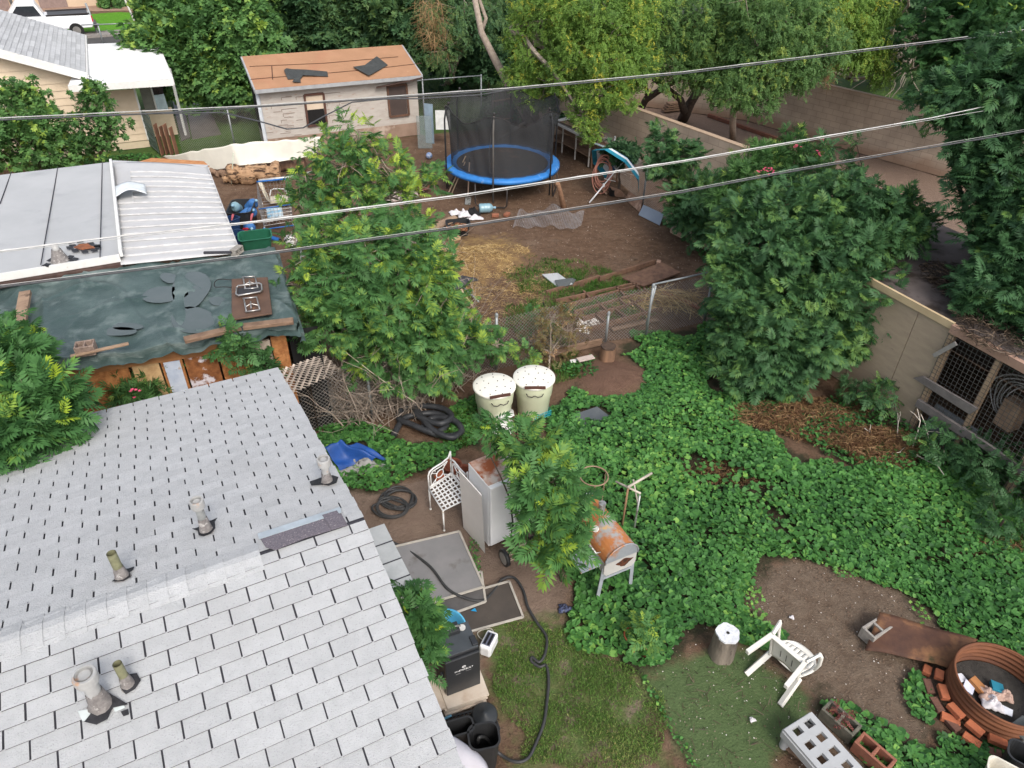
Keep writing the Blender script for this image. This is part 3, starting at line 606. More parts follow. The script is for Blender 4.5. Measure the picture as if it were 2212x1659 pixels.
b = MB(); b.sheet([onv(300, 188, pp, pn, .0), onv(324, 184, pp, pn, .0), onv(338, 238, pp, pn, .0), onv(314, 240, pp, pn, .0)], .03, pn); b.build('screen_panel', mat('grey_screen', (.22, .22, .19), rough=.7), nh, world=True)
b = MB(); b.sheet([onv(325, 184, pp, pn), onv(350, 180, pp, pn), onv(354, 203, pp, pn), onv(331, 205, pp, pn)], .03, pn); b.build('window', mat('dark_glass', (.02, .02, .022), rough=.15, spec=.6), nh, world=True)
b = MB(); b.sheet([onv(331, 206, pp, pn), onv(354, 203, pp, pn), onv(364, 236, pp, pn), onv(340, 238, pp, pn)], .03, pn); b.build('pale_blue_panel', mat('pale_blue', (.5, .62, .66), rough=.5), nh, world=True)
b = MB(); b.bar(onv(324, 183, pp, pn, .02), onv(340, 240, pp, pn, .02), .06, .04); pz = W(402, 293); b.bar(pz, Vector((pz.x, pz.y, 2.25)), .07); b.build('porch_post', white, nh, world=True)
b = MB(); b.bar(AC+fno*.035+Z*.25, AC+fno*.035+Z*2.2, .06, .02, up=fno); b.build('corner_trim', white, nh, world=True)
# iron gate leaning at the corner
gt = thing('wrought_gate', 'dark curly iron gate beside the corner of the cream annex', 'gate', W(338, 332))
b = MB(); ga, gb = W(310, 250, 1.0), W(345, 335, 0); ga = W(345, 335); gb_ = ga+(AC-ga).normalized()*1.25
for h_ in (.1, .65, 1.2): b.tube([ga+Z*h_, gb_+Z*h_], .018, 5)
for k in range(9):
    q = ga.lerp(gb_, k/8); b.tube([q+Z*.05, q+Z*1.3], .014, 5)
    if k < 8: q2 = ga.lerp(gb_, (k+.5)/8); b.tube([q2+Vector((0, 0, .65))+Z*.25*math.sin(a)+(gb_-ga)*.06*math.cos(a) for a in np.linspace(0, 6.28, 9)], .012, 4)
b.build('bars', mat('green_iron', (.12, .16, .14), rough=.5, metal=.4), gt, world=True)
b = MB(); 
for i, (x, y) in enumerate(((352, 322), (362, 320), (372, 322), (383, 322))): b.bar(W(x, y+12), W(x, y+12)+Z*(1.0-.1*(i % 2)), .22, .03)
tag(b.build('picket_fence', mat('red_brown_board', (.22, .10, .06), (.13, .075, .05), s=4, rough=.9, rand=.35), None, world=True), 'short run of rotten red brown boards beside the iron gate', 'fence')
def smallbox(name, lab, cat, px, py, d, m, rz=0, z=0, bev=.01):
    b = MB(); b.box((0, 0, d[2]/2), d); o = b.build(name, m, None, bevel=bev); o.location = W(px, py, z); o.rotation_euler.z = rz; return tag(o, lab, cat)

# ============================================================ ORANGE-ROOFED SHED
sh = thing('brick_shed', 'whitewashed brick shed with an orange roll roof and two torn pieces of black felt', 'shed', (-6, 26.5, 0))
FL, FR = W(550, 194, 2.1), W(912, 162, 2.1); fdv = (FR-FL).normalized(); bdv = Vector((-fdv.y, fdv.x, 0)); FW = (FR-FL).length
BL = WP(518, 121, FL, fdv); dep = (BL-FL).dot(bdv); 
sl_ = (BL.z-FL.z)
BLp = FL+bdv*3.0; zb = None
lo, hi = 2.1, 3.6      # find the ridge height for which the back edge shows where the photo has it
for _ in range(30):
    m_ = (lo+hi)/2
    if (W(700, 109, m_)-FL).dot(bdv) > (m_-2.1)/.28: lo = m_
    else: hi = m_
zb = lo; dep = (zb-2.1)/.28
BLp = FL+bdv*dep; BLp.z = zb; BRp = FR+bdv*dep; BRp.z = zb
nr = fdv.cross(BLp-FL).normalized()
orr = mat('orange_roll_roof', (.37, .205, .12), (.315, .175, .10), s=1.5, rough=.9, bump=.3, bs=40, c3=(.34, .17, .10), s3=.8, t3=(.55, .7), c4=(.5, .36, .22), s4=1.3, t4=(.68, .74))
b = MB(); b.sheet([FL, FR, BRp, BLp], .05, nr); b.build('roof', orr, sh, world=True)
b = MB()
def onr(px, py, h=.01): return WP(px, py, FL, nr)+nr*h
for pts in (((539, 144), (700, 137), (860, 123)), ((541, 172), (587, 168), (700, 159), (800, 150), (910, 137)), ((587, 143), (589, 172))):
    for a, c in zip(pts, pts[1:]): b.bar(onr(*a), onr(*c), .03, .01)
b.build('seam', mat('seam_tar', (.1, .05, .035), rough=.9), sh, world=True)
felt = mat('black_felt', (.055, .06, .06), (.04, .043, .043), s=8, rough=.8, bump=.4, bs=30)
def feltp(pts, lab):
    b = MB(); b.sheet([onr(x, y, .03+.05*(i % 3 == 0)) for i, (x, y) in enumerate(pts)], .01, nr); o = b.build('felt_sheet', felt, None, world=True); tag(o, lab, 'roofing felt')
feltp([(614, 156), (619, 149), (631, 151), (660, 155), (707, 156), (709, 167), (655, 167), (649, 173), (650, 180), (632, 181), (636, 172), (622, 173)], 'narrow torn strip of black felt on the left of the orange roof')
feltp([(763, 149), (770, 145), (787, 142), (787, 146), (814, 123), (838, 142), (797, 168)], 'broad torn square of black felt on the right of the orange roof')
b = MB(); b.bar(FL-Z*.06-bdv*.03, FR-Z*.06-bdv*.03, .04, .11); b.bar(FL-Z*.06, BLp-Z*.06, .05, .12); b.bar(FR-Z*.06, BRp-Z*.06, .05, .12); b.build('fascia', mat('grey_drip_edge', (.35, .36, .37), rough=.6), sh, world=True)
i0, i1 = FL+fdv*.12+bdv*.25, FR-fdv*.12+bdv*.25; i0.z = i1.z = 0; i2, i3 = i1+bdv*(dep-.4), i0+bdv*(dep-.4)
wallw = mat('whitewash_brick', (.45, .42, .385), (.39, .35, .315), s=5, rough=.9, bump=.6, bs=20, c3=(.36, .27, .22), s3=7, t3=(.60, .70), c4=(.12, .09, .08), s4=16, t4=(.69, .72), stretch=(.6, .6, 2.2))
b = MB(); v8 = [Vector((p.x, p.y, z)) for z in (.85, 2.08) for p in (i0, i1)]+[Vector((p.x, p.y, zb-.12)) for p in (i2, i3)]
b.add([Vector((i0.x, i0.y, .45)), Vector((i1.x, i1.y, .45)), Vector((i1.x, i1.y, 2.08)), Vector((i0.x, i0.y, 2.08))], [(0, 1, 2, 3)])
for a, c, za, zc in ((i0, i3, 2.1, zb-.1), (i1, i2, 2.1, zb-.1), (i3, i2, zb-.1, zb-.1)): b.add([Vector((a.x, a.y, 0)), Vector((c.x, c.y, 0)), Vector((c.x, c.y, zc)), Vector((a.x, a.y, za))], [(0, 1, 2, 3)])
b.build('wall', wallw, sh, world=True)
b = MB(); b.add([Vector((i0.x, i0.y, 0)), Vector((i1.x, i1.y, 0)), Vector((i1.x, i1.y, .45)), Vector((i0.x, i0.y, .45))], [(0, 1, 2, 3)])
b.build('wall_base', mat('dirt_stained_wall', (.30, .21, .16), (.22, .15, .11), s=2, rough=.9, c3=(.42, .34, .28), s3=1.2, t3=(.58, .68)), sh, world=True)
def onsw(px, py, h=.02): return WP(px, py, i0, -bdv)-bdv*h
b = MB()   # a few open brick joints
for _ in range(45):
    px = random.uniform(568, 772); py = random.uniform(205, 300)+(590-px)*.05
    a = onsw(px, py, .004); b.bar(a, a+fdv*random.uniform(.12, .5), .012, .015)
    if random.random() < .4: b.bar(a, a-Z*.09, .012, .015)
b.build('brick_joint', mat('joint', (.25, .2, .17), rough=.9), sh, world=True)
def win(pts, fm, panes, nm='window'):
    b = MB(); q = [onsw(*p, .03) for p in pts]
    for a, c in zip(q, q[1:]+q[:1]): b.bar(a, c, .065, .07, up=bdv)
    o = b.build(nm, fm, sh, world=True)
    for pp_, m, n_ in panes:
        b = MB(); b.sheet([onsw(*p, .015) for p in pp_], .02, -bdv); b.build(n_, m, o, world=True)
rw = mat('red_brown_wood', (.11, .05, .035), (.065, .035, .03), s=5, rough=.8)
blk = mat('black_opening', (.012, .011, .011), rough=.9)
win([(657, 205), (698, 201), (706, 267), (665, 272)], rw, [([(659, 207), (696, 203), (699, 234), (662, 238)], mat('cream_board', (.62, .52, .42), (.5, .4, .3), s=2, rough=.7), 'board'), ([(662, 238), (699, 234), (704, 265), (667, 270)], blk, 'pane')])
win([(836, 186), (877, 181), (883, 247), (842, 252)], mat('brown_frame', (.14, .075, .05), (.09, .05, .035), s=5, rough=.8), [([(838, 188), (875, 183), (880, 245), (845, 250)], mat('brown_mesh', (.075, .055, .05), (.06, .045, .04), s=3, rough=.5), 'pane')])
b = MB(); q = [i0+bdv*t-fdv*.02+Z*z for t, z in ((.6, .5), (1.6, .5), (1.6, 1.75), (.6, 1.75))]; b.sheet(q, .03, -fdv); b.build('side_window', blk, sh, world=True)
b = MB(); b.bar(i0-fdv*.03-bdv*.01, i0-fdv*.03-bdv*.01+Z*2.05, .12, .1); b.build('corner_trim', mat('pale_blue_trim', (.6, .64, .68), rough=.6), sh, world=True)
b = MB(); b.bar(onsw(810, 187, .15), onsw(905, 163, .35), .12, .03); tag(b.build('fallen_board', mat('dark_rotten_wood', (.09, .055, .045)), None, world=True), 'dark board hanging loose under the right end of the orange roof', 'board')

# ============================================================ BLOCK WALLS
def brickmat(name, c1, c2, mort):
    m = bpy.data.materials.new(name); m.use_nodes = True; n = m.node_tree.nodes; L = m.node_tree.links; b = n['Principled BSDF']; b.inputs['Roughness'].default_value = .9; b.inputs['Specular IOR Level'].default_value = .2
    tc = n.new('ShaderNodeTexCoord'); sp = n.new('ShaderNodeSeparateXYZ'); cb_ = n.new('ShaderNodeCombineXYZ'); L.new(tc.outputs['Object'], sp.inputs[0])
    L.new(sp.outputs[0], cb_.inputs[0]); L.new(sp.outputs[2], cb_.inputs[1])
    br = n.new('ShaderNodeTexBrick'); br.inputs['Scale'].default_value = 1; br.inputs['Brick Width'].default_value = .4; br.inputs['Row Height'].default_value = .2; br.inputs['Mortar Size'].default_value = .007; br.inputs['Mortar Smooth'].default_value = .3
    br.inputs['Color1'].default_value = (*c1, 1); br.inputs['Color2'].default_value = (*c2, 1); br.inputs['Mortar'].default_value = (*mort, 1); L.new(cb_.outputs[0], br.inputs[0])
    nz_ = n.new('ShaderNodeTexNoise'); nz_.inputs['Scale'].default_value = 1.3; nz_.inputs['Detail'].default_value = 8; L.new(tc.outputs['Object'], nz_.inputs[0])
    mr = n.new('ShaderNodeMapRange'); mr.inputs[1].default_value = .3; mr.inputs[2].default_value = .7; mr.inputs[3].default_value = .78; mr.inputs[4].default_value = 1.1; L.new(nz_.outputs[0], mr.inputs[0])
    sc = n.new('ShaderNodeVectorMath'); sc.operation = 'SCALE'; L.new(br.outputs[0], sc.inputs[0]); L.new(mr.outputs[0], sc.inputs['Scale'])
    # dirt splash low on the wall
    dm = n.new('ShaderNodeMath'); dm.operation = 'MULTIPLY_ADD'; L.new(nz_.outputs[0], dm.inputs[0]); dm.inputs[1].default_value = -.8; L.new(sp.outputs[2], dm.inputs[2])
    d2 = n.new('ShaderNodeMapRange'); d2.inputs[1].default_value = -.3; d2.inputs[2].default_value = .05; d2.inputs[3].default_value = .7; d2.inputs[4].default_value = 0; L.new(dm.outputs[0], d2.inputs[0])
    mx = n.new('ShaderNodeMix'); mx.data_type = 'RGBA'; L.new(d2.outputs[0], mx.inputs[0]); L.new(sc.outputs[0], mx.inputs[6]); mx.inputs[7].default_value = (.24, .14, .09, 1); L.new(mx.outputs[2], b.inputs['Base Color'])
    bp = n.new('ShaderNodeBump'); bp.inputs['Strength'].default_value = .6; bp.inputs['Distance'].default_value = .01; bp.invert = True; L.new(br.outputs['Fac'], bp.inputs['Height']); L.new(bp.outputs[0], b.inputs['Normal'])
    return m
bm = brickmat('tan_block', (.50, .40, .31), (.45, .36, .28), (.31, .25, .2))
capc = mat('block_cap', (.42, .31, .22), (.34, .25, .18), s=6, rough=.9)
def bwall(pts, h, label):
    t = thing('block_wall', label, 'wall', pts[0])
    for i, (p, q) in enumerate(zip(pts, pts[1:])):
        L_ = (q-p).length; a = math.atan2(q.y-p.y, q.x-p.x)
        b = MB(); b.box((L_/2, 0, h/2), (L_+.002*i, .2-.004*i, h)); o = b.build('wall_run', bm, t); o.location = p-pts[0]; o.rotation_euler.z = a
        b = MB(); b.box((L_/2, 0, h+.012), (L_+.02, .206-.004*i, .03+.002*i)); o2 = b.build('cap', capc, o)
bwall([WL-(WA-WL).normalized()*.5, WA, WB+WD*.35], 1.8, 'tan block wall running beside the trampoline yard to the pink oleander')
bwall([G1-(G2_-G1).normalized()*2, G2_, G3, G4], 1.9, 'tall tan block wall behind the leaning mesquite trunks at the far side of the gravel yard')
bwall([C3a, C3b+(C3b-C3a)*2.5], 1.7, 'low tan block wall behind the animal pen roof')
b = MB(); gg = (C3a-C3b).normalized(); p0 = C3a+gg*.08; p1 = C3a+gg*1.1
b.bar(p0+Z*1.55, p1+Z*1.55, .04); b.bar(p0+Z*.15, p1+Z*.15, .04)
for k in range(10): q = p0.lerp(p1, k/9); b.bar(q+Z*.05, q+Z*1.65, .025)
tag(b.build('bar_gate', dkm, None, world=True), 'black metal bar gate at the end of the low tan block wall', 'gate')
b = MB(); b.bar(W(1530, 252)+Z*.06, W(1720, 318)+Z*.06, .12, .12); tag(b.build('timber_edging', mat('red_timber', (.24, .1, .065), (.15, .07, .05), s=4, rough=.9), None, world=True), 'red brown timber edging lying on the gravel behind the block wall', 'edging')
b = MB()
for i in range(4): b.bar(W(1432, 243)+Z*(.08+.09*i)+Vector((.05*i, 0, 0)), W(1495, 236)+Z*(.08+.09*i), .25, .06)
tag(b.build('lumber_stack', wood, None, world=True), 'small stack of boards against the wall behind the leaning mesquite', 'lumber')

# ============================================================ ANIMAL PEN (right)
cp = thing('animal_pen', 'wood framed animal pen with plywood wall, wire mesh bays and a litter covered roof', 'pen', (K1.x, K1.y, 0))
ZK = 2.15; ply = mat('grey_plywood', (.42, .33, .24), (.36, .28, .21), s=3, rough=.85, bump=.2, bs=20, c3=(.15, .11, .085), s3=4, t3=(.66, .76), stretch=(1, 1, 4))
def kp(s, z, o=0): return Vector((K1.x+KD.x*s+KN.x*o, K1.y+KD.y*s+KN.y*o, z))
def ks(px, py): return (WP(px, py, K1, KN)-K1).dot(KD)
def kw(px, py, o=0): p = WP(px, py, K1, KN); return p+KN*o
s_a, s_b, s_c = ks(1745, 560), ks(1985, 690), ks(2064, 700)
s_mid = ks(1992, 660)
KL = 6.5
b = MB(); b.sheet([kp(-2.3, ZK), kp(KL, ZK), kp(KL, ZK+.1, -3.1), kp(-2.3, ZK+.1, -3.1)], .06, Z); b.build('roof', mat('grey_felt_roof', (.12, .10, .095), (.085, .07, .065), s=2, rough=.95, c3=(.04, .03, .025), s3=1.5, t3=(.5, .65)), cp, world=True)
b = MB(); b.bar(kp(-2.3, ZK-.01, .03), kp(s_c, ZK-.01, .03), .05, .12); b.build('fascia', mat('yellow_pine', (.58, .45, .28), (.5, .38, .23), s=3, rough=.7), cp, world=True)
pinkw = mat('pink_stained_wood', (.38, .24, .18), (.30, .19, .14), s=5, rough=.8, bump=.2)
b = MB(); b.bar(kp(s_c, ZK-.04, .05), kp(KL, ZK-.04, .05), .09, .14); b.build('header_beam', pinkw, cp, world=True)
for i, (a, c) in enumerate(((-2.3, -1.1), (-1.1, s_mid-.9), (s_mid-.9, s_mid), (s_mid, s_c))):
    b = MB(); b.bar(kp((a+c)/2, 0, .0), kp((a+c)/2, ZK-.08, .0), c-a-.012, .03, up=KN); b.build('plywood_panel', ply, cp, world=True)
sd_ = [s_c+.05, ks(2170, 760), ks(2170, 760)+1.0, ks(2170, 760)+2.2]
lumber = mat('stud_lumber', (.42, .30, .20), (.34, .24, .16), s=5, rough=.8)
for s_ in sd_:
    b = MB(); b.bar(kp(s_, 0, .02), kp(s_, ZK-.12, .02), .09, .07, up=KN); b.build('post', lumber, cp, world=True)
b = MB(); b.bar(kp(s_c, .62, .1), kp(sd_[1]+.1, .62, .1), .06, .14); b.bar(kp(sd_[1], .65, .1), kp(KL, .55, .1), .05, .12); b.build('rail', mat('grey_board', (.2, .18, .17), (.14, .125, .12), s=6, rough=.9, bump=.3), cp, world=True)
b = MB(); h = .075; s_ = s_c
while s_ < KL: b.bar(kp(s_, .05, .07), kp(s_, ZK-.1, .07), .005); s_ += h
z_ = .05
while z_ < ZK-.1: b.bar(kp(s_c, z_, .07), kp(KL, z_, .07), .005); z_ += h
b.build('wire_mesh', mat('wire', (.16, .155, .15), rough=.5, metal=.5), cp, world=True)
b = MB(); b.add([kp(-2.3, 0, -3), kp(KL, 0, -3), kp(KL, ZK, -3), kp(-2.3, ZK, -3)], [(0, 1, 2, 3)]); b.add([kp(-2.3, 0, -3), kp(-2.3, 0), kp(-2.3, ZK), kp(-2.3, ZK, -3)], [(0, 1, 2, 3)]); b.add([kp(KL, 0, -3), kp(KL, 0), kp(KL, ZK), kp(KL, ZK, -3)], [(0, 1, 2, 3)]); b.build('back_wall', mat('dark_boards', (.1, .075, .06), rough=.9), cp, world=True)
b = MB(); b.bar(kw(2028, 765, .12), kw(2076, 738, .12), .07, .03, up=KN); b.build('loose_strip', mat('grey_strip', (.32, .3, .28), rough=.8), cp, world=True)
b = MB(); b.sheet([kw(1985, 812, .15), kw(2005, 808, .15), kw(2125, 878, .15), kw(2108, 890, .15)], .04, KN); b.build('loose_board', mat('grey_board', (.2, .18, .17)), cp, world=True)
b = MB(); b.sheet([kp(s_c+.15, .02, -.12), kp(s_c+.95, .02, -.12), kp(s_c+.95, .6, -.2), kp(s_c+.15, .6, -.2)], .02); tag(b.build('metal_sheet', mat('blue_grey_sheet', (.22, .24, .26), (.17, .18, .2), s=3, rough=.5), None, world=True), 'blue grey sheet standing inside the animal pen behind the wire', 'metal sheet')
b = MB()
for k in range(5):
    c_ = kp(s_c+1.0+.05*k, 1.2, -.6); rr_ = .38-.03*k; b.tube([c_+KD*rr_*math.cos(a)+Z*rr_*math.sin(a)+KN*.05*math.sin(3*a+k) for a in np.linspace(0, 6.28, 20)], .012, 4)
tag(b.build('wire_coil', mat('pale_wire', (.42, .4, .38), rough=.5), None, world=True), 'tangled coil of pale wire hanging inside the animal pen', 'wire')
b = MB(); b.box(kp(s_c+1.15, 1.0, -.5), (.25, .3, .5), rz=.4); tag(b.build('wooden_box', pine, None, world=True, bevel=.01), 'pale wooden nest box inside the animal pen', 'box')
def strawpile(name, lab, cx, cy, rx, ry, h, n, m, L0=.08, L1=.3, kind='stuff', wd=.006, z0=0, flat_=.3):
    V_ = []; T_ = []
    a = rng.uniform(0, math.tau, n); r = np.sqrt(rng.uniform(0, 1, n))*(.85+.25*np.sin(3*a+cx))
    x = cx+rx*r*np.cos(a); y = cy+ry*r*np.sin(a); z = z0+h*np.exp(-(r*1.4)**2)*rng.uniform(.3, 1, n)+.01
    d = rng.normal(0, 1, (n, 3)); d[:, 2] *= flat_; d /= np.linalg.norm(d, axis=1)[:, None]
    L_ = rng.uniform(L0, L1, n)[:, None]; p = np.stack([x, y, z], 1); s = np.cross(d, rng.normal(0, 1, (n, 3))); s /= np.linalg.norm(s, axis=1)[:, None]
    bend = np.array([0, 0, -1.])*L_*.15; wv = s*wd
    v = np.stack([p-d*L_/2-wv+bend, p-d*L_/2+wv+bend, p+wv, p+d*L_/2+bend, p-wv], 1); v[:, :, 2] = np.maximum(v[:, :, 2], z0+.006)
    f = (np.arange(n)[:, None]*5+np.array([0, 1, 2, 4, 4, 2, 3])).ravel(); lt_ = np.tile([4, 3], n)
    o = npmesh(name, v.reshape(-1, 3), f, lt_, m, tint=np.repeat(rng.uniform(0, 1, n), 5)); tag(o, lab, 'straw' if lab else None, kind=kind); return o
litm = leafmat('dark_litter', (.025, .018, .013), (.06, .042, .03), (.2, .145, .1), .05)
c_ = kp(1.3, 0, -1.3); strawpile('leaf_litter', 'dark heap of dry leaves and twigs on the animal pen roof', c_.x, c_.y, 1.5, 1.6, .25, 5200, litm, .05, .35, z0=ZK+.04)

# ============================================================ FENCES
fencem = mat('chain_link_wire', (.30, .29, .28), (.22, .20, .18), s=3, rough=.5, metal=.4)
postm = mat('galvanised_post', (.30, .32, .33), (.24, .26, .27), s=8, rough=.45, metal=.4)
def chain(name, label, pts, h, posts, rail=None, mesh=True, pitch=.075, wr=.0048, wobble=0, htop=None):
    t = thing(name, label, 'fence', pts[0]); b = MB()
    for p, q in zip(pts, pts[1:]):
        L_ = (q-p).length; d = (q-p)/L_; s = -h
        while s < L_:
            for sg in (1, -1):
                s0, s1 = s, s+h
                za, zb_ = (0, h) if sg > 0 else (h, 0)
                a, c = max(s0, 0), min(s1, L_)
                if c-a < .03: continue
                fa, fc = (a-s0)/h, (c-s0)/h
                b.bar(p+d*a+Z*(za+(zb_-za)*fa+.02), p+d*c+Z*(za+(zb_-za)*fc+.02), wr)
            s += pitch
    b.build('mesh_wire', fencem, t, world=True)
    for ps in posts:
        p, hh = ps[0], ps[1]; r = .028; b = MB(); b.tube([p, p+Z*hh], r, 8); b.lathe([(r*1.25, hh-.03), (r*1.25, hh+.02), (r*.7, hh+.045), (0, hh+.05)], p, 8); b.build('post', postm, t, world=True)
    if rail:
        for a, c in rail: b = MB(); b.tube([a, c], .02, 8); b.build('top_rail', postm, t, world=True)
    return t
f0, f1, f2, f3, f4 = W(655, 935), W(1072, 800), W(1308, 739), W(1395, 727), W(1520, 697)
h1, h2, h3 = hz(f2, 677), hz(f3, 617), hz(f4, 615)
chain('chain_link_fence', 'chain link fence between the weedy front yard and the trampoline yard', [f0, W(805, 903), f1, f2, f3, f4, W(1650, 668)], 1.15, [(W(805, 903), 1.2), (f1, 1.25), (f2, h1), (f3, h2), (f4, h3)],
      rail=[(Vector((f3.x, f3.y, h2+.03)), W(1608, 572, h2+.1)), (f3+Z*.3+Vector((-.03, 0, 0)), Vector((f3.x+.05, f3.y, h2)))])
g0_, g1_ = W(1388, 442), W(1500, 522)
chain('chain_link_fence', 'chain link fence along the right side of the trampoline yard below the block wall', [W(1270, 330), g0_, g1_, W(1570, 562)], 1.15, [(g0_, 1.2), (g1_, 1.35), (W(1320, 378), 1.2)], rail=[(g1_+Z*.05, W(1560, 526, .1))])
bp = [W(495, 318), W(508, 318), W(670, 305), W(765, 296), W(918, 280), W(1040, 268), W(1185, 258)]
chain('chain_link_fence', 'chain link fence in front of the brick shed at the back of the yard', [W(395, 335), bp[1], bp[2], bp[3], bp[4], bp[5]], 1.25, [(bp[1], 1.3), (bp[2], 1.3), (bp[3], 1.5), (bp[4], 1.75), (bp[5], 1.75)],
      rail=[(bp[3]+Z*1.55, bp[4]+Z*1.75), (bp[4]+Z*1.75, bp[5]+Z*1.75)])
# dark weathered paling fence behind the trampoline
pf = thing('paling_fence', 'dark weathered paling fence seen through the trampoline net', 'fence', W(1120, 235))
pa, pb_ = W(1065, 285), W(1190, 262); n_ = 26
for k in range(n_):
    b = MB(); q = pa.lerp(pb_, k/(n_-1)); hh = 1.45+random.uniform(-.08, .08); b.bar(q, q+Z*hh+U*random.uniform(-.03, .03), .085, .02, up=V); b.build('paling', mat('grey_paling', (.10, .085, .075), (.07, .06, .052), s=6, rough=.9, rand=.3), pf, world=True)
b = MB(); b.bar(pa+Z*.4, pb_+Z*.4, .06, .04); b.bar(pa+Z*1.1, pb_+Z*1.1, .06, .04); b.build('rail', wood, pf, world=True)

# ============================================================ OVERHEAD CABLES
def cable(label, pts, r, m, zz, name='overhead_cable', sag=0, tw=0):
    P_ = [W(x, y, z) for (x, y), z in zip(pts, zz)]
    a = P_[0]+(P_[0]-P_[1]).normalized()*(.5 if "slack" in label else 12); c = P_[-1]+(P_[-1]-P_[-2]).normalized()*(.5 if "slack" in label else 14); q = [a]+P_+[c]; out = []
    for i in range(len(q)-1):
        for k in range(14): out.append(q[i].lerp(q[i+1], k/14))
    out.append(q[-1]); r *= .52; b = MB(); b.tube(out, r, 6)
    if tw:
        b.tube([p+Vector((0, r*.9*math.sin(i*1.3), r*.9*math.cos(i*1.3))) for i, p in enumerate(out)], r*.45, 4)
    return tag(b.build(name, m, None, world=True), label, 'cable')
wm = mat('pale_cable', (.42, .42, .41), (.33, .33, .32), s=20, rough=.5); dm_ = mat('dark_cable', (.075, .08, .085), (.05, .05, .055), s=20, rough=.6)
z3 = lambda *a: list(a)
cable('uppermost pale overhead cable crossing the picture above the brick shed', [(0, 255), (553, 228), (1100, 190), (1475, 155), (2180, 68)], .016, wm, (5, 5, 5, 5, 5), tw=1)
cable('thick dark cable hanging just under the uppermost pale cable', [(0, 259), (310, 246), (553, 231), (1100, 194), (1475, 159), (2180, 72)], .024, dm_, (4.99,)*6)
cable('dark slack cable drooping in front of the brick shed wall', [(310, 246), (480, 243), (560, 262), (620, 279), (655, 276), (700, 251), (760, 221), (830, 214), (905, 213), (1035, 205), (1100, 194)], .02, dm_, (4.98,)*11)
cable('bright white cable crossing above the trampoline yard', [(0, 542), (250, 511), (553, 478), (995, 421), (1475, 347), (2010, 255), (2212, 212)], .015, mat('white_cable', (.55, .55, .54), rough=.4), (5,)*7, tw=1)
cable('thin white cable close under the bright one on the left', [(0, 545), (253, 516), (560, 480), (995, 425), (1475, 350), (2010, 259)], .007, wm, (4.99,)*6)
cable('lower black overhead cable crossing the straw and the green tarp', [(0, 620), (553, 552), (995, 491), (1475, 415), (1700, 372), (2020, 317)], .02, dm_, (4.8,)*6, tw=1)
cable('thin pale wire running beside the lower black cable', [(0, 616), (553, 548), (995, 487), (1475, 411), (1700, 368), (2020, 313)], .006, wm, (4.82,)*6)

# ============================================================ STREET: truck, sapling, bushes, houses
tk = thing('pickup_truck', 'white pickup truck parked on the street behind the grey roof', 'truck', W(92, 80), math.atan2(rd.y, rd.x))
wp = mat('truck_paint', (.78, .80, .82), (.76, .78, .8), rough=.25, spec=.6)
def prof(b, pts, hw, m=None):      # side outline in x-z extruded across y
    n = len(pts); vs = [(x, -hw, z) for x, z in pts]+[(x, hw, z) for x, z in pts]
    b.add(vs, [tuple(range(n)), tuple(range(2*n-1, n-1, -1))]+[(i, i+n, (i+1) % n+n, (i+1) % n) for i in range(n)])
b = MB(); prof(b, [(-2.9, .45), (2.55, .45), (2.65, .6), (2.65, 1.05), (.5, 1.1), (-1.3, 1.12), (-2.75, 1.0), (-2.9, .8)], .92); b.build('body', wp, tk, bevel=.05)
b = MB(); prof(b, [(-1.35, 1.1), (.45, 1.1), (.15, 1.75), (-.75, 1.77)], .80); b.build('cab', wp, tk, bevel=.07)
b = MB(); prof(b, [(-1.15, 1.14), (.30, 1.14), (.08, 1.62), (-.70, 1.64)], .812); b.build('window', mat('car_glass', (.03, .035, .045), rough=.08, spec=.8), tk)
b = MB(); b.box((1.55, 0, 1.105), (1.95, 1.5, .03)); b.build('bed', dkm, tk)
b = MB()
for y in (-.86, .86): b.box((1.55, y, 1.14), (2.1, .1, .06))
b.build('bed_rail', dkm, tk)
for y in (-.84, .84):
    b = MB(); b.box((2.63, y, .88), (.1, .14, .3)); b.build('tail_lamp', mat('red_lamp', (.5, .01, .02), rough=.3), tk)
b = MB(); b.box((2.75, 0, .5), (.18, 1.8, .18)); b.build('bumper', dkm, tk, bevel=.03)
for x in (-1.9, 1.75):
    for y in (-.85, .85):
        b = MB(); b.tube([(x, y-.1, .36), (x, y+.1, .36)], .36, 20); o = b.build('tyre', mat('rubber', (.02, .02, .02), rough=.9), tk)
        b = MB(); b.tube([(x, y-.105, .36), (x, y+.105, .36)], .2, 14); b.build('rim', chrome, o)
hb = thing('far_house', 'long beige house with brown pilasters across the street', 'house', W(200, 6))
hm = mat('beige_stucco', (.55, .42, .30), (.5, .38, .27), s=2, rough=.9); hm2 = mat('brown_stucco', (.26, .19, .17), rough=.9)
hp = W(0, 22); hq = W(480, -2); b = MB(); hd = (hq-hp).normalized(); b.bar(hp-hd*15+Z*1.5, hq+hd*10+Z*1.5, .3, 3.0); b.build('wall', hm, hb, world=True)
hn_ = Vector((hd.y, -hd.x, 0))
for x0, x1 in ((0, 25), (88, 148), (260, 300), (385, 405)):
    a, c = W(x0, 22-x0*.04), W(x1, 22-x1*.04); a = hp+hd*(a-hp).dot(hd); c = hp+hd*(c-hp).dot(hd); b = MB(); b.bar(a+hn_*.17+Z*1.5, c+hn_*.17+Z*1.5, .06, 3.02); b.build('brown_panel', hm2, hb, world=True)
b = MB(); b.sheet([hp-hd*15+hn_*.8+Z*2.95, hq+hd*10+hn_*.8+Z*2.95, hq+hd*10-hn_*4+Z*4.2, hp-hd*15-hn_*4+Z*4.2], .15, Z); b.build('roof', gshing, hb, world=True)
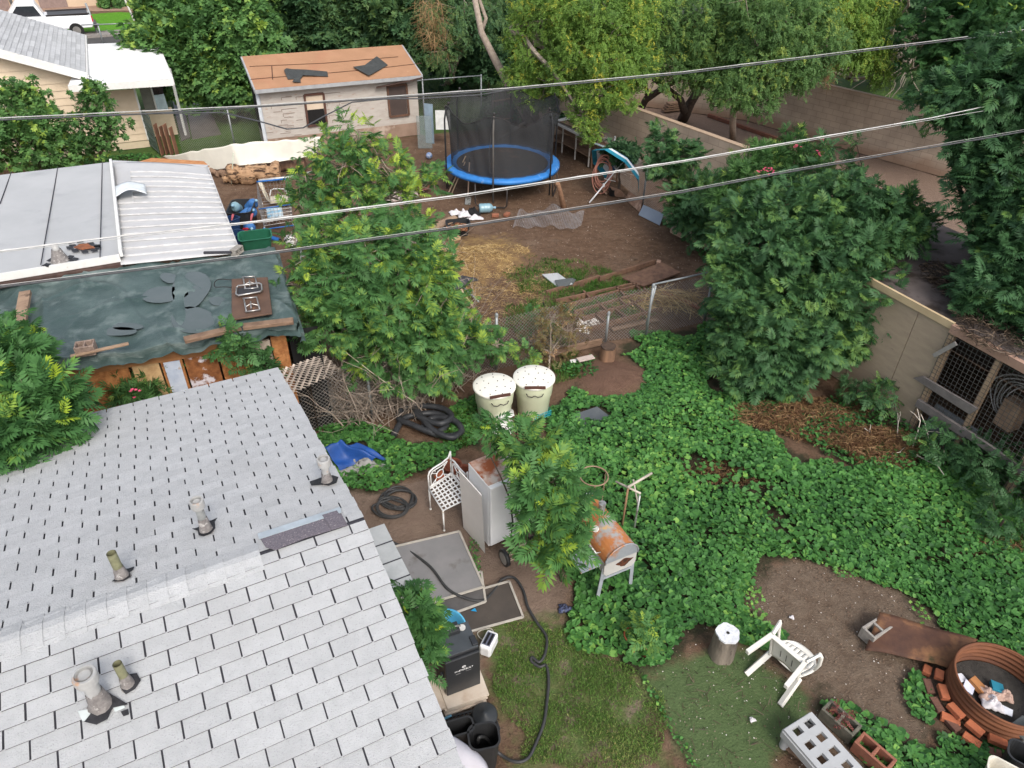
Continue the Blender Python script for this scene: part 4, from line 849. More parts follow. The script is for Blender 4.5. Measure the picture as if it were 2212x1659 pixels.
lp_ = W(38, 36); b = MB(); b.tube([lp_, lp_+Z*5+Vector((-.5, 0, 0))], .09, 8); b.box(lp_+Z*5.05+Vector((-.5, -.2, 0)), (.25, .8, .1)); tag(b.build('street_lamp', postm, None, world=True), 'grey lamp post beside the lawn across the street', 'lamp post')
b = MB(); 
for x in (225, 300): b.tube([W(x, 100), W(x, 100)+Z*1.1], .04, 6)
b.tube([W(190, 102)+Z*1.05, W(330, 96)+Z*1.05], .03, 6); tag(b.build('rail_fence', postm, None, world=True), 'grey metal rail beside the street behind the white porch roof', 'fence')
b = MB(); b.tube([W(296, 76), W(296, 76)+Z*1.0], .05, 6); tag(b.build('sign_post', postm, None, world=True), 'bare metal post by the kerb near the truck tailgate', 'post') if False else None
b = MB(); p_ = W(213, 76); b.tube([p_, p_+Z*1.6+Vector((-.2, 0, 0))], .06, 6); tag(b.build('bare_post', postm, None, world=True), 'grey post standing on the kerb right of the truck', 'post')
p_ = W(300, 66); b = MB(); b.tube([p_, p_+Vector((-.25, 0, 1.2)), p_+Vector((-.45, 0, 2.2)), p_+Vector((-.6, .1, 4.6))], [.07, .06, .05, .03], 6); tag(b.build('sapling_trunk', mat('white_bark', (.6, .58, .54), rough=.8), None, world=True), 'slender pale sapling trunk on the bright lawn', 'tree')
# ============================================================ VEGETATION
def kite(b, d, L_, wd, droop=.15, nup=(0, 0, 1)):
    b = np.array(b, float); d = np.array(d, float); d /= np.linalg.norm(d); s = np.cross(d, nup); s /= np.linalg.norm(s); z = np.array([0, 0, -droop*L_])
    return [b, b+d*L_*.45-s*wd+z*.2, b+d*L_+z, b+d*L_*.45+s*wd+z*.2]
def tmpl(kind):
    V_, F_ = [], []
    def addq(q): o = len(V_); V_.extend(q); F_.append([o, o+1, o+2, o+3][:len(q)])
    if kind == 'bip':
        for i, x in enumerate((.16, .36, .56, .76, .92)):
            for sg in (-1, 1):
                an = math.radians(68-9*i); addq(kite((x, 0, -.18*x*x), (math.cos(an), sg*math.sin(an), .12), .52-.05*i, .095, .3))
        addq([np.array(v) for v in ((0, -.012, 0), (.95, -.01, -.17), (.95, .01, -.17), (0, .012, 0))])
    elif kind == 'fine':
        for i, x in enumerate((.14, .3, .45, .6, .75, .9)):
            for sg in (-1, 1):
                an = math.radians(66-8*i); d = np.array((math.cos(an), sg*math.sin(an), .1)); L_ = .5-.04*i; base = np.array((x, 0, -.16*x*x)); e = np.array((-d[1], d[0], 0))
                for k in range(9):
                    p = base+d*L_*(k+.8)/9.5+np.array((0, 0, -.25*L_*((k+1)/9)**2)); lw = .085*(1-.3*abs(k-4)/4)
                    for s2 in (-1, 1): addq([p, p+d*.035+e*s2*lw*.5, p+d*.045+e*s2*lw+np.array((0, 0, -.01)), p+d*.01+e*s2*lw*.6])
    elif kind == 'bipn':
        for i, (x, l) in enumerate(zip((.12, .22, .34, .47, .6, .7), (.36, .50, .56, .52, .46, .42))):
            for sg in (-1, 1):
                an = math.radians(84-13*i); q = kite((x, 0, -.2*x*x), (math.cos(an), sg*math.sin(an), .10), l, .075, .38); addq(q)
        addq([np.array(v) for v in ((0, -.008, 0), (.75, -.006, -.12), (.75, .006, -.12), (0, .008, 0))])
    elif kind == 'mesq':
        r = random.Random(3)
        for i in range(7):
            x = .1+i*.13; sg = 1 if i % 2 else -1; addq(kite((x, 0, -.3*x*x), (.6, sg*.8, r.uniform(-.4, .4)), .28, .11, .3))
    elif kind == 'clump':
        r = random.Random(5)
        for i in range(6): a = i*1.05+r.uniform(-.3, .3); addq(kite((.3, 0, 0), (math.cos(a)*.8+.3, math.sin(a), r.uniform(-.5, .5)), .62, .2, .3))
    elif kind == 'lance':
        r = random.Random(9)
        for i in range(11): a = i*2.4; addq(kite((.05*i*.6, 0, 0), (.9+r.uniform(-.2, .3), math.cos(a)*.75, math.sin(a)*.75), .75, .05, .12))
    elif kind == 'twig':
        for a, b_ in (((0, 0), (1, 0)), ((.3, 0), (.8, .35)), ((.5, 0), (.95, -.35)), ((.15, 0), (.5, -.3))):
            p, q = np.array([*a, 0.]), np.array([*b_, .1]); addq([p+[0, -.008, 0], q+[0, -.004, 0], q+[0, .004, 0], p+[0, .008, 0]])
    return np.array(V_), F_
TM = {k: tmpl(k) for k in ('bip', 'bipn', 'fine', 'mesq', 'clump', 'lance', 'twig')}
def norm(a): return a/np.maximum(np.linalg.norm(a, axis=1)[:, None], 1e-9)
def inst(tm, p, d, n, s, tint, name, m, parent=None, vary=.12):
    T_, F_ = TM[tm]; s = s[:, None, None]; d = norm(d); side = norm(np.cross(n, d)); n = np.cross(d, side)
    v = p[:, None, :]+s*(T_[None, :, 0:1]*d[:, None]+T_[None, :, 1:2]*side[:, None]+T_[None, :, 2:3]*n[:, None])
    N, K = len(p), len(T_); ff = np.array(F_); f = (np.arange(N)[:, None]*K+ff.ravel()).ravel()
    tt = np.clip(np.repeat(tint, K)+np.repeat(rng.uniform(-vary, vary, N*len(ff)), 4), 0, 1)
    return npmesh(name, v.reshape(-1, 3), f, np.full(N*len(ff), 4), m, parent, tt)
def crown_pts(blobs, per, seed, gap=.25, lowcut=-.55):
    P_, O_, Tn = [], [], []
    for i, (c, r, n) in enumerate(blobs):
        r = np.array(r if isinstance(r, (tuple, list)) else (r, r, r*.85)); u_ = norm(rng.normal(0, 1, (n, 3)))
        g = np.sin(u_[:, 0]*4+seed+i)+np.sin(u_[:, 1]*5-seed)+np.sin(u_[:, 2]*4+2*i+u_[:, 0]*3); keep = (g > -1.6+gap*2) & ((u_[:, 2] > lowcut) | (rng.uniform(0, 1, n) < .4)); u_ = u_[keep]; g = g[keep]
        rad = (.5+.5*rng.uniform(0, 1, len(u_))**.7)*(1+.19*g)
        P_.append(np.array(c)+u_*r*rad[:, None]); O_.append(u_); Tn.append(rad)
    return np.concatenate(P_), np.concatenate(O_), np.concatenate(Tn)
def crown(blobs, tm, k, size, m, parent, seed, young=.12, droop=.0, spread=.8, gap=.25, name='crown', tb=.32, upn=.9, tgrad=0):
    p, o, rd_ = crown_pts(blobs, k, seed, gap)
    n = len(p); yt = (rng.uniform(0, 1, n) < young*(.4+1.4*(o[:, 2] > .2))) & (rd_ > .85)
    t0 = tb+rng.normal(0, .11, n)+.17*np.sin(p[:, 0]*2.1+seed)*np.sin(p[:, 1]*1.9)*np.sin(p[:, 2]*2.3)
    pp = np.repeat(p, k, 0)+rng.normal(0, size*.25, (n*k, 3)); oo = np.repeat(o, k, 0)
    d = oo*.75+rng.normal(0, spread, (n*k, 3))*.8+np.array([0, 0, -droop]); nn = oo*.35+np.array([0, 0, upn])+rng.normal(0, .3, (n*k, 3))
    tint = np.repeat(np.where(yt, rng.uniform(.72, 1, n), t0), k)
    s = size*rng.uniform(.65, 1.2, n*k)*np.where(np.repeat(yt, k), .75, 1)
    ob = inst(tm, pp, d, nn, s, tint, name, m, None)
    if parent is not None:
        ob.parent = parent; off = parent.location; co = np.empty(len(ob.data.vertices)*3, np.float32); ob.data.vertices.foreach_get('co', co); co = co.reshape(-1, 3)-np.array(off, np.float32); ob.data.vertices.foreach_set('co', co.ravel()); ob.data.update()
    return ob, p
def limb(b, a, c, r0, r1, seg=6, wob=.12, n=6):
    a, c = Vector(a), Vector(c); L_ = (c-a).length; pts = []
    w1 = Vector((random.gauss(0, 1), random.gauss(0, 1), random.gauss(0, .5)))*wob*L_
    for i in range(n+1):
        t = i/n; pts.append(a.lerp(c, t)+w1*math.sin(math.pi*t)*.6+Vector((random.gauss(0, 1), random.gauss(0, 1), 0))*.015*L_*(0 < i < n))
    b.tube(pts, [r0+(r1-r0)*i/n for i in range(n+1)], seg)
greybark = mat('grey_bark', (.22, .185, .155), (.14, .115, .095), s=14, rough=.95, bump=1, bs=25, stretch=(1, 1, .3))
darkbark = mat('dark_bark', (.12, .09, .07), (.07, .055, .045), s=14, rough=.95, bump=1, bs=25)
palebark = mat('pale_bark', (.36, .30, .25), (.26, .21, .17), s=14, rough=.9, bump=.6, bs=25)
def tree(name, label, cat, base, blobs, tm, k, size, m, bark, r0=.08, limbs=6, seed=1., trunk=None, group=None, twigs=14, podm=None, **kw):
    t = thing(name, label, cat, base, group=group)
    ob, p = crown(blobs, tm, k, size, m, t, seed, **kw)
    b = MB(); base = Vector(base)
    if trunk: 
        n_ = len(trunk); b.tube(trunk, [r0*(1-.55*i/(n_-1)) for i in range(n_)], 8); fork = Vector(trunk[-1])
    else: 
        cen = sum((Vector(c) for c, r, n in blobs), Vector())/len(blobs); fork = base.lerp(Vector((cen.x, cen.y, max(.5, cen.z*.55))), .55)
        limb(b, base, fork, r0, r0*.75, 8, .05)
    for c, r, n in blobs:
        c = Vector(c); limb(b, fork, c, r0*.6, r0*.22, 5)
        rr = r if not isinstance(r, (tuple, list)) else r[0]
        idx = np.where(np.linalg.norm(p-np.array(c), axis=1) < rr*1.3)[0]
        if len(idx):
            for j in rng.choice(idx, min(twigs, len(idx)), False): limb(b, c+Vector(rng.normal(0, rr*.15, 3)), Vector(p[j]), r0*.18, r0*.05, 4, .12, 3)
    b.build('trunk', bark, t, world=True)
    return t, p
def Bl(px, py, Y, r, n): return (tuple(WY(px, py, Y)), r, n)
def BZ(px, py, z, r, n): return (tuple(W(px, py, z)), r, n)
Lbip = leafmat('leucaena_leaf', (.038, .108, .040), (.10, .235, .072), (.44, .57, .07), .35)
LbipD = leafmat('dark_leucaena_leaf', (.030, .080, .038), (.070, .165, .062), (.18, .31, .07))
LbipN = leafmat('near_leucaena_leaf', (.036, .105, .036), (.088, .22, .062), (.42, .56, .05))
Lyel = leafmat('yellow_green_leaf', (.07, .15, .034), (.19, .32, .06), (.60, .56, .08), .4)
Lmes = leafmat('mesquite_leaf', (.06, .13, .042), (.14, .26, .08), (.38, .46, .09), .4)
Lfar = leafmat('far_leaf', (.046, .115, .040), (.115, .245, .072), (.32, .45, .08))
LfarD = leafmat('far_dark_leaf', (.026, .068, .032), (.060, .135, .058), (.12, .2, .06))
Lole = leafmat('oleander_leaf', (.035, .10, .035), (.10, .22, .06), (.30, .40, .08))
# --- big leucaena in the middle
T1 = W(850, 872)
tree('leucaena', 'large bushy bright green feathery leaved tree beside the dark green tarp roof', 'tree', T1,
     [Bl(815, 560, 10.9, .75, 230), Bl(745, 600, 10.6, .62, 150), Bl(890, 600, 11, .62, 150), Bl(790, 660, 10.4, .8, 230), Bl(890, 690, 10.6, .8, 230), Bl(650, 620, 10.6, .3, 34), Bl(680, 560, 10.8, .35, 40), Bl(940, 580, 11.2, .28, 26), Bl(720, 690, 10.2, .55, 190), Bl(950, 665, 11, .42, 90), Bl(830, 760, 10.3, .62, 230), Bl(930, 755, 10.6, .62, 220), Bl(1015, 735, 11, .34, 70), Bl(1075, 748, 11.1, .24, 36), Bl(710, 530, 10.9, .4, 90), Bl(880, 530, 11.1, .45, 120)],
     'bipn', 3, .235, Lbip, palebark, r0=.07, seed=1.1, young=.06, tb=.52, gap=.6)
tree('leucaena', 'tall thin half bare feathery tree rising past the trampoline with yellow tips', 'tree', W(830, 640),
     [Bl(770, 290, 12.6, .33, 40), Bl(740, 345, 12.5, .5, 80), Bl(820, 360, 12.7, .48, 70), Bl(690, 410, 12.4, .45, 60), Bl(780, 430, 12.4, .6, 90), Bl(860, 430, 12.8, .48, 50), Bl(710, 490, 12.2, .5, 80), Bl(830, 500, 12.4, .5, 60), Bl(660, 440, 12.3, .35, 30), Bl(905, 400, 13, .35, 36), Bl(690, 330, 12.6, .28, 22), Bl(935, 385, 13, .25, 16), Bl(640, 510, 12.2, .35, 34), Bl(650, 380, 12.4, .25, 16), Bl(900, 480, 12.6, .35, 36)],
     'bipn', 3, .22, Lbip, palebark, r0=.05, seed=2.3, young=.3, tb=.55, gap=.6, trunk=[W(830, 640), WY(832, 520, 13.3), WY(828, 430, 13)])
# --- near sapling beside the fridge
tree('leucaena_sapling', 'young feathery tree with lime green tips growing between the rusty fridge and the barrel grill', 'tree', W(1215, 1255),
     [BZ(1060, 935, 1.9, .1, 9), BZ(1095, 925, 1.9, .17, 20), BZ(1130, 955, 1.9, .22, 34), BZ(1168, 985, 1.8, .22, 34), BZ(1145, 1035, 1.9, .22, 36), BZ(1200, 1045, 1.8, .24, 38), BZ(1165, 1095, 1.7, .22, 36), BZ(1215, 1105, 1.6, .24, 38), BZ(1175, 1155, 1.4, .22, 34), BZ(1222, 1160, 1.3, .2, 28), BZ(1190, 1205, 1.1, .17, 22), BZ(1252, 1075, 1.4, .12, 10), BZ(1240, 1120, 1.3, .14, 12)],
     'bipn', 2, .26, LbipN, darkbark, r0=.03, seed=3.1, young=.11, tb=.52, gap=.2, twigs=6, spread=.6)
tree('leucaena_sapling', 'feathery sapling hugging the right edge of the shingled roof above the black smoker', 'tree', W(925, 1420),
     [BZ(888, 1285, 2.0, .09, 14), BZ(895, 1325, 2.1, .12, 26), BZ(905, 1370, 1.95, .13, 30), BZ(905, 1415, 1.85, .12, 26), BZ(925, 1350, 1.7, .1, 16), BZ(908, 1455, 1.6, .08, 10), BZ(925, 1395, 1.6, .08, 10)],
     'bipn', 3, .17, LbipN, darkbark, r0=.02, seed=4.2, young=.2, tb=.5, gap=0, twigs=4, spread=.6)
tree('leucaena', 'bushy feathery tree overhanging the far left corner of the shingled roof', 'tree', W(60, 800),
     [BZ(5, 740, 2.9, .34, 70), BZ(30, 810, 3.0, .38, 110), BZ(95, 870, 2.95, .34, 80), BZ(30, 870, 3.0, .48, 140), BZ(150, 870, 2.8, .2, 26), BZ(20, 950, 2.9, .3, 60), BZ(80, 920, 2.85, .3, 60), BZ(-60, 800, 3, .6, 150)],
     'bipn', 3, .24, LbipN, palebark, r0=.05, seed=5.2, young=.14, tb=.42, gap=.1, twigs=7, spread=.6)
tree('leucaena_sapling', 'small feathery sapling in front of the patched plywood wall of the shack', 'tree', W(545, 850),
     [BZ(495, 725, 2.3, .16, 18), BZ(520, 755, 2.1, .2, 28), BZ(550, 785, 1.8, .2, 26), BZ(575, 790, 1.7, .14, 14), BZ(480, 755, 2.1, .1, 8)],
     'bip', 3, .19, Lbip, darkbark, r0=.02, seed=6.2, young=.12, tb=.45, gap=0, twigs=4)
def flowers(parent, pts, n, m):
    b = MB()
    for c in pts:
        for _ in range(n):
            q = Vector(c)+Vector((random.gauss(0, .05), random.gauss(0, .05), random.gauss(0, .04)))
            for k in range(5): a = k*1.256+random.random(); d = Vector((math.cos(a), math.sin(a), .5))*.028; s = Vector((-d.y, d.x, 0))*.5; b.add([q, q+d*.6+s, q+d, q+d*.6-s], [(0, 1, 2, 3)])
    return b.build('blossom', m, parent, world=True)
pink = mat('pink_petal', (.75, .12, .22), (.6, .08, .16), rough=.7)
t, _ = tree('oleander', 'oleander with narrow leaves and a pink flower between the shack and the shingled roof', 'shrub', W(330, 900), [BZ(285, 835, 1.6, .28, 46), BZ(325, 835, 1.5, .28, 46), BZ(300, 870, 1.5, .35, 60), BZ(250, 850, 1.4, .2, 24), BZ(360, 855, 1.3, .2, 24)], 'lance', 2, .2, Lole, darkbark, r0=.03, seed=7.1, young=.15, gap=0, twigs=5, upn=.5)
flowers(t, [W(293, 846, 1.8), W(272, 838, 1.6)], 5, pink)
tree('oleander', 'single oleander sprig in front of the white painted board of the shack', 'shrub', W(392, 860), [BZ(385, 790, 1.7, .17, 22)], 'lance', 2, .2, Lole, darkbark, r0=.012, seed=7.3, young=.1, gap=0, twigs=5, upn=.5)
# --- in front of the neighbour house
tree('garden_tree', 'bushy green tree in front of the cream clapboard wall at the left edge', 'tree', W(90, 372), [Bl(25, 240, 20.5, .8, 170), Bl(95, 275, 20.5, .8, 170), Bl(45, 315, 20, 1.0, 260), Bl(140, 325, 20.5, .65, 130), Bl(-30, 300, 20, 1.1, 300), Bl(60, 215, 21, .5, 120)], 'clump', 4, .19, Lfar, greybark, r0=.08, seed=8.1, young=.12, tb=.5)
tree('garden_sapling', 'slim airy sapling right of the bushy tree in front of the cream wall', 'tree', W(197, 350), [Bl(200, 195, 20.6, .3, 60), Bl(205, 225, 20.6, .45, 100), Bl(195, 265, 20.5, .4, 90), Bl(250, 275, 20.6, .35, 60), Bl(190, 315, 20.5, .45, 110), Bl(225, 305, 20.6, .35, 60)], 'clump', 3, .17, Lfar, palebark, r0=.04, seed=8.6, young=.12, tb=.45, gap=.4)
b = MB(); q = W(147, 335); b.tube([q, q+Z*1.2, q+Z*hz(q, 208)], .045, 8); tag(b.build('wooden_pole', palebark, None, world=True), 'weathered grey wooden pole standing in the bushy tree by the cream wall', 'pole')
# --- background trees (left to right)
def bigtree(label, bx, by, spec, m, n0=900, size=.30, tm='clump', bark=darkbark, name='tree', **kw):
    bl = [Bl(x, y, Y, r, int(n0*r*r/3)) for x, y, Y, r in spec]; return tree(name, label, 'tree', W(bx, by), bl, tm, 3, size, m, bark, r0=.16, twigs=6, group=None, **kw)
bigtree('large bright green tree between the white porch roof and the orange roofed shed', 480, 215, [(395, 50, 30, 1.7), (360, 110, 29, 1.1), (430, 110, 28.5, 1.8), (490, 60, 29, 1.9), (470, 165, 28, 1.3), (395, 165, 28, 1.0), (350, 60, 30, .9), (420, 5, 31, 1.8), (520, 130, 29.5, 1.1), (505, 200, 29, .8)], Lfar, n0=1500, size=.32, seed=9.1, young=.1, tb=.5)
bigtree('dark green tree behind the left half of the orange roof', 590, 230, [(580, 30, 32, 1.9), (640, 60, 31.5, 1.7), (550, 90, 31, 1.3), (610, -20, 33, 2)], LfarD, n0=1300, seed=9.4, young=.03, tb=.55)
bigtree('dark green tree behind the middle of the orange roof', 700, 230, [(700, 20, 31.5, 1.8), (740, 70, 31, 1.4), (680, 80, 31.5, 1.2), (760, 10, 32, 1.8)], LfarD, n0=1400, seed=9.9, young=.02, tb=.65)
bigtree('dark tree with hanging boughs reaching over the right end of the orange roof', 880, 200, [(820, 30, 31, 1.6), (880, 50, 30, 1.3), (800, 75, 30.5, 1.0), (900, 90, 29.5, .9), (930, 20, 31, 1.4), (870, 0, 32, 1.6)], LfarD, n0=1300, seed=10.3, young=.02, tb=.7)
t, pts_ = bigtree('grey green drooping tree with dry brown pods above the shed corner', 960, 190, [(960, 50, 29, 1.2), (1000, 20, 29.5, 1.3), (950, 110, 28.5, .8), (1050, 30, 30, 1.1)], LfarD, n0=1000, size=.24, tm='mesq', seed=10.8, young=.02, tb=.75, droop=.8, bark=palebark)
strawm = leafmat('dry_straw', (.28, .17, .065), (.50, .35, .15), (.70, .54, .28), .1); podm_ = leafmat('dry_pod', (.18, .10, .05), (.30, .19, .09), (.4, .28, .14), .1)
def pods(parent, cs, n, m, L_=.2, name='dry_pods', sp=.15):
    P_ = np.concatenate([rng.normal(0, sp, (n, 3))*[1, 1, 1.6]+np.array(c) for c in cs]); k = len(P_)
    ob = inst('twig', P_, np.tile([0, 0, -1.], (k, 1))+rng.normal(0, .25, (k, 3)), rng.normal(0, 1, (k, 3)), rng.uniform(.6, 1.2, k)*L_, rng.uniform(.2, .9, k), name, m)
    co = ob.data
    ob.parent = parent; ob.location = -parent.location; return ob
T_twig, F_twig = TM['twig']; TM['twig'] = (T_twig*np.array([1, 3., 1]), F_twig)
pods(t, [WY(935, 50, 28), WY(945, 75, 28), WY(925, 25, 28)], 60, podm_, .4, sp=.25)
for i, (x, sp_) in enumerate(((1080, 1.5), (1160, 1.6), (1250, 1.6))):
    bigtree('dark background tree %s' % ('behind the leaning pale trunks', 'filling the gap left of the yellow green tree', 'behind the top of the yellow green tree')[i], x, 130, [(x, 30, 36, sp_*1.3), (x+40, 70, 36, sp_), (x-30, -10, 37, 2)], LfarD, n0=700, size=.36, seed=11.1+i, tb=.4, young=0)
tr = [W(1165, 312), WY(1143, 262, 24.5), WY(1110, 205, 24.7), WY(1070, 130, 24.8), WY(1040, 70, 24.9), WY(1022, -20, 25)]
t = thing('leaning_tree', 'pale bare trunk leaning left behind the trampoline', 'tree', tr[0]); b = MB(); b.tube(tr, [.17, .15, .13, .12, .1, .08], 10); b.tube([tr[4], WY(1050, 40, 25), WY(1036, 0, 25), WY(1035, -30, 25)], [.07, .06, .05, .04], 8); b.tube([tr[1], WY(1125, 270, 24.5), WY(1080, 300, 24.4)], [.07, .06, .05], 6); b.build('trunk', palebark, t, world=True)
# yellow-green tree with its own pale trunk
t, _ = tree('tipu_tree', 'yellow green tree full of pods hanging over the block wall behind the trampoline', 'tree', W(1172, 310),
     [Bl(x, y, Y, r, int(620*r*r)) for x, y, Y, r in ((1210, 40, 23.5, 1.05), (1290, 30, 23, 1.15), (1350, 70, 23, .95), (1240, 110, 22.6, .95), (1320, 130, 22.5, 1.0), (1365, 150, 22.5, .65), (1290, 190, 22, .75), (1340, 200, 22, .6), (1265, 250, 21.8, .5), (1280, 290, 21.6, .28), (1150, 130, 23.8, .7), (1140, 170, 23.5, .6), (1165, 205, 23.2, .55), (1195, 165, 23, .7), (1120, 90, 24, .45), (1370, 20, 24, .9), (1150, 30, 24.5, .8))],
     'mesq', 5, .2, Lyel, palebark, r0=.15, seed=12.3, young=.16, tb=.45, droop=.3, spread=1, gap=.35, twigs=5, trunk=[W(1172, 312), WY(1150, 220, 24), WY(1130, 140, 24), WY(1105, 60, 24.2)])
# mesquites behind the block wall
m1 = W(1475, 258)
t, _ = tree('mesquite', 'spreading mesquite with forked dark trunks leaning on the gravel behind the block wall', 'tree', m1,
     [Bl(x, y, Y, r, int(560*r*r)) for x, y, Y, r in ((1420, 60, 25.5, 1.1), (1500, 40, 25.5, 1.3), (1460, 130, 25, 1.0), (1540, 120, 25, 1.2), (1400, 120, 25, .7), (1560, 160, 24.5, .7), (1510, 150, 24.8, .6), (1590, 60, 25.5, 1.2), (1600, 140, 24.5, 1))],
     'mesq', 5, .19, Lmes, darkbark, r0=.22, seed=13.3, young=.08, tb=.5, droop=.25, spread=1, gap=.35, twigs=5, trunk=[m1, WY(1490, 225, 27), WY(1512, 190, 27), WY(1520, 150, 26.5)])
b = MB(); q = WY(1478, 240, 26.8); b.tube([q, WY(1470, 215, 26.5), WY(1440, 190, 26), WY(1410, 170, 26)], [.14, .12, .1, .07], 8); b.tube([W(1385, 235), WY(1395, 215, 26.5), WY(1425, 195, 26.3), WY(1465, 170, 26)], [.14, .12, .11, .09], 8); b.tube([WY(1398, 212, 26.5), WY(1395, 180, 26.5), WY(1385, 150, 26)], [.08, .06, .05], 8); b.build('limb', darkbark, t, world=True)
m2 = W(1583, 302)
tree('mesquite', 'mesquite with one straight pale trunk and foliage hanging over the gravel', 'tree', m2,
     [Bl(x, y, Y, r, int(560*r*r)) for x, y, Y, r in ((1650, 80, 23.5, 1.2), (1720, 60, 23.5, 1.3), (1640, 170, 22.8, .95), (1700, 135, 22.8, .9), (1580, 200, 22.8, .7), (1640, 215, 22.5, .5), (1780, 100, 23, .8), (1740, 165, 22.6, .55), (1650, 10, 24.5, 1.2))],
     'mesq', 5, .19, Lmes, palebark, r0=.13, seed=14.3, young=.08, tb=.45, droop=.45, spread=1, gap=.35, twigs=5, trunk=[m2, WY(1583, 260, 23.4), WY(1590, 200, 23.3), WY(1610, 150, 23.2)])
t, _ = tree('mesquite', 'sunlit yellow green tree with an arching bough at the right of the mesquites', 'tree', W(1860, 150),
     [Bl(x, y, Y, r, int(600*r*r)) for x, y, Y, r in ((1790, 30, 25, 1.2), (1850, 40, 25, .9), (1830, 100, 24.5, .9), (1890, 130, 24.5, .5), (1905, 165, 24.3, .35), (1900, 25, 25, .55), (1925, 35, 25, .4), (1870, 110, 24.5, .5), (1790, 90, 24.5, .9), (1740, 5, 26, 1.2))],
     'mesq', 5, .19, Lyel, palebark, r0=.12, seed=15.3, young=.08, tb=.42, droop=.8, twigs=5)
pods(t, [WY(1785, 135, 23), WY(1790, 160, 23)], 60, podm_, .25, sp=.1)
# dead tree, dark trees top right
t = thing('dead_tree', 'bare grey dead tree with tangled twigs at the top right', 'tree', W(1885, 175)); b = MB()
for x, y in ((2000, 20), (1960, -20), (2030, -10), (2000, 60), (1930, 0), (2060, 30), (1980, 100), (2010, 120)):
    e = WY(x, y, 29); limb(b, W(1885, 175), e, .12, .04, 6, .06)
    for _ in range(9): s_ = W(1885, 175).lerp(e, random.uniform(.3, 1)); limb(b, s_, s_+Vector((random.gauss(0, 1), random.gauss(0, .8), random.gauss(-.1, .8))), .03, .008, 4, .15, 4)
b.build('trunk', palebark, t, world=True)
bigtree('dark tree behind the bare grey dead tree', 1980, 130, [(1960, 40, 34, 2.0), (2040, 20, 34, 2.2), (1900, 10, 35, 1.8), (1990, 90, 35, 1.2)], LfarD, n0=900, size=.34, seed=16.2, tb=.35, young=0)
bigtree('dim green feathery tree filling the top right corner', 2160, 200, [(2120, 40, 24, 1.9), (2200, 60, 23, 2.0), (2080, 110, 24, 1.3), (2180, 130, 22, 1.5), (2240, 10, 24, 2)], Lbip, n0=1000, size=.26, tm='bipn', seed=17.2, tb=.28, young=.02)
# right big tree near
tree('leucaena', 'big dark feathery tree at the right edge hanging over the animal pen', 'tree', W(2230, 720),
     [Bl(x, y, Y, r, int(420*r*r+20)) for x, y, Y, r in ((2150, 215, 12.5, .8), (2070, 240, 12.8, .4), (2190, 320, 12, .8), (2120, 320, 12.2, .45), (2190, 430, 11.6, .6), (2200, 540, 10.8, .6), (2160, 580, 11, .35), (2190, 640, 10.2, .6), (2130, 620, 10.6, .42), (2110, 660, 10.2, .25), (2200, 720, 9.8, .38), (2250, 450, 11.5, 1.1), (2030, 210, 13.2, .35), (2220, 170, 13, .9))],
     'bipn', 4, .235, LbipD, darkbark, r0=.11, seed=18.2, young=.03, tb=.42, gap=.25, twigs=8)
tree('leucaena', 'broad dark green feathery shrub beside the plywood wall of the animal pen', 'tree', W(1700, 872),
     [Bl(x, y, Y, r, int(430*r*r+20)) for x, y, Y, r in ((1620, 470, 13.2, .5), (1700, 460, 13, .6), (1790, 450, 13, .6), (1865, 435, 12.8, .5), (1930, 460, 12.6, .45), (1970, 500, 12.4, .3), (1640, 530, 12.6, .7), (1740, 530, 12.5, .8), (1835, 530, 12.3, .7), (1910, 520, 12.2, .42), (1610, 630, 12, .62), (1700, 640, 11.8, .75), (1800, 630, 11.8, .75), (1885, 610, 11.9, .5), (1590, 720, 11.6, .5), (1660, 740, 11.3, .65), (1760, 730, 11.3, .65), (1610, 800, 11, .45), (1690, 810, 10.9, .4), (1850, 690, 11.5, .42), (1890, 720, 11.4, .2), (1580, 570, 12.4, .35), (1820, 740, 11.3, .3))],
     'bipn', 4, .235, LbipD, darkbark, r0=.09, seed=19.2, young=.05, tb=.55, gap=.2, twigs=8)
for pts__, lab in (([(1790, 360), (1765, 310)], 'slim feathery shoot in front of the tan wall near the pink oleander'),):
    tree('leucaena_sapling', lab, 'tree', W(1800, 480), [Bl(x, y, 14, r, n) for x, y, r, n in ((1760, 370, .25, 22), (1830, 360, .22, 22), (1780, 315, .12, 8), (1850, 310, .12, 10), (1700, 400, .3, 34))], 'bip', 3, .2, LbipD, darkbark, r0=.03, seed=19.9, young=.2, tb=.5, gap=.1, twigs=6)
t, _ = tree('oleander', 'tall oleander with pink blossoms in front of the end of the block wall', 'shrub', W(1680, 520), [Bl(1600, 390, 15.5, .5, 170), Bl(1660, 360, 15.6, .55, 200), Bl(1720, 335, 15.8, .5, 170), Bl(1620, 420, 15, .5, 150), Bl(1740, 400, 15, .6, 180), Bl(1560, 430, 15.2, .3, 60)], 'lance', 3, .22, Lole, darkbark, r0=.06, seed=20.1, young=.12, tb=.42, gap=.1, upn=.4)
flowers(t, [WY(1640, 372, 14.9), WY(1652, 366, 14.9), WY(1667, 369, 14.9), WY(1782, 306, 15.2), WY(1768, 330, 15.1), WY(1720, 318, 15.2)], 8, pink)
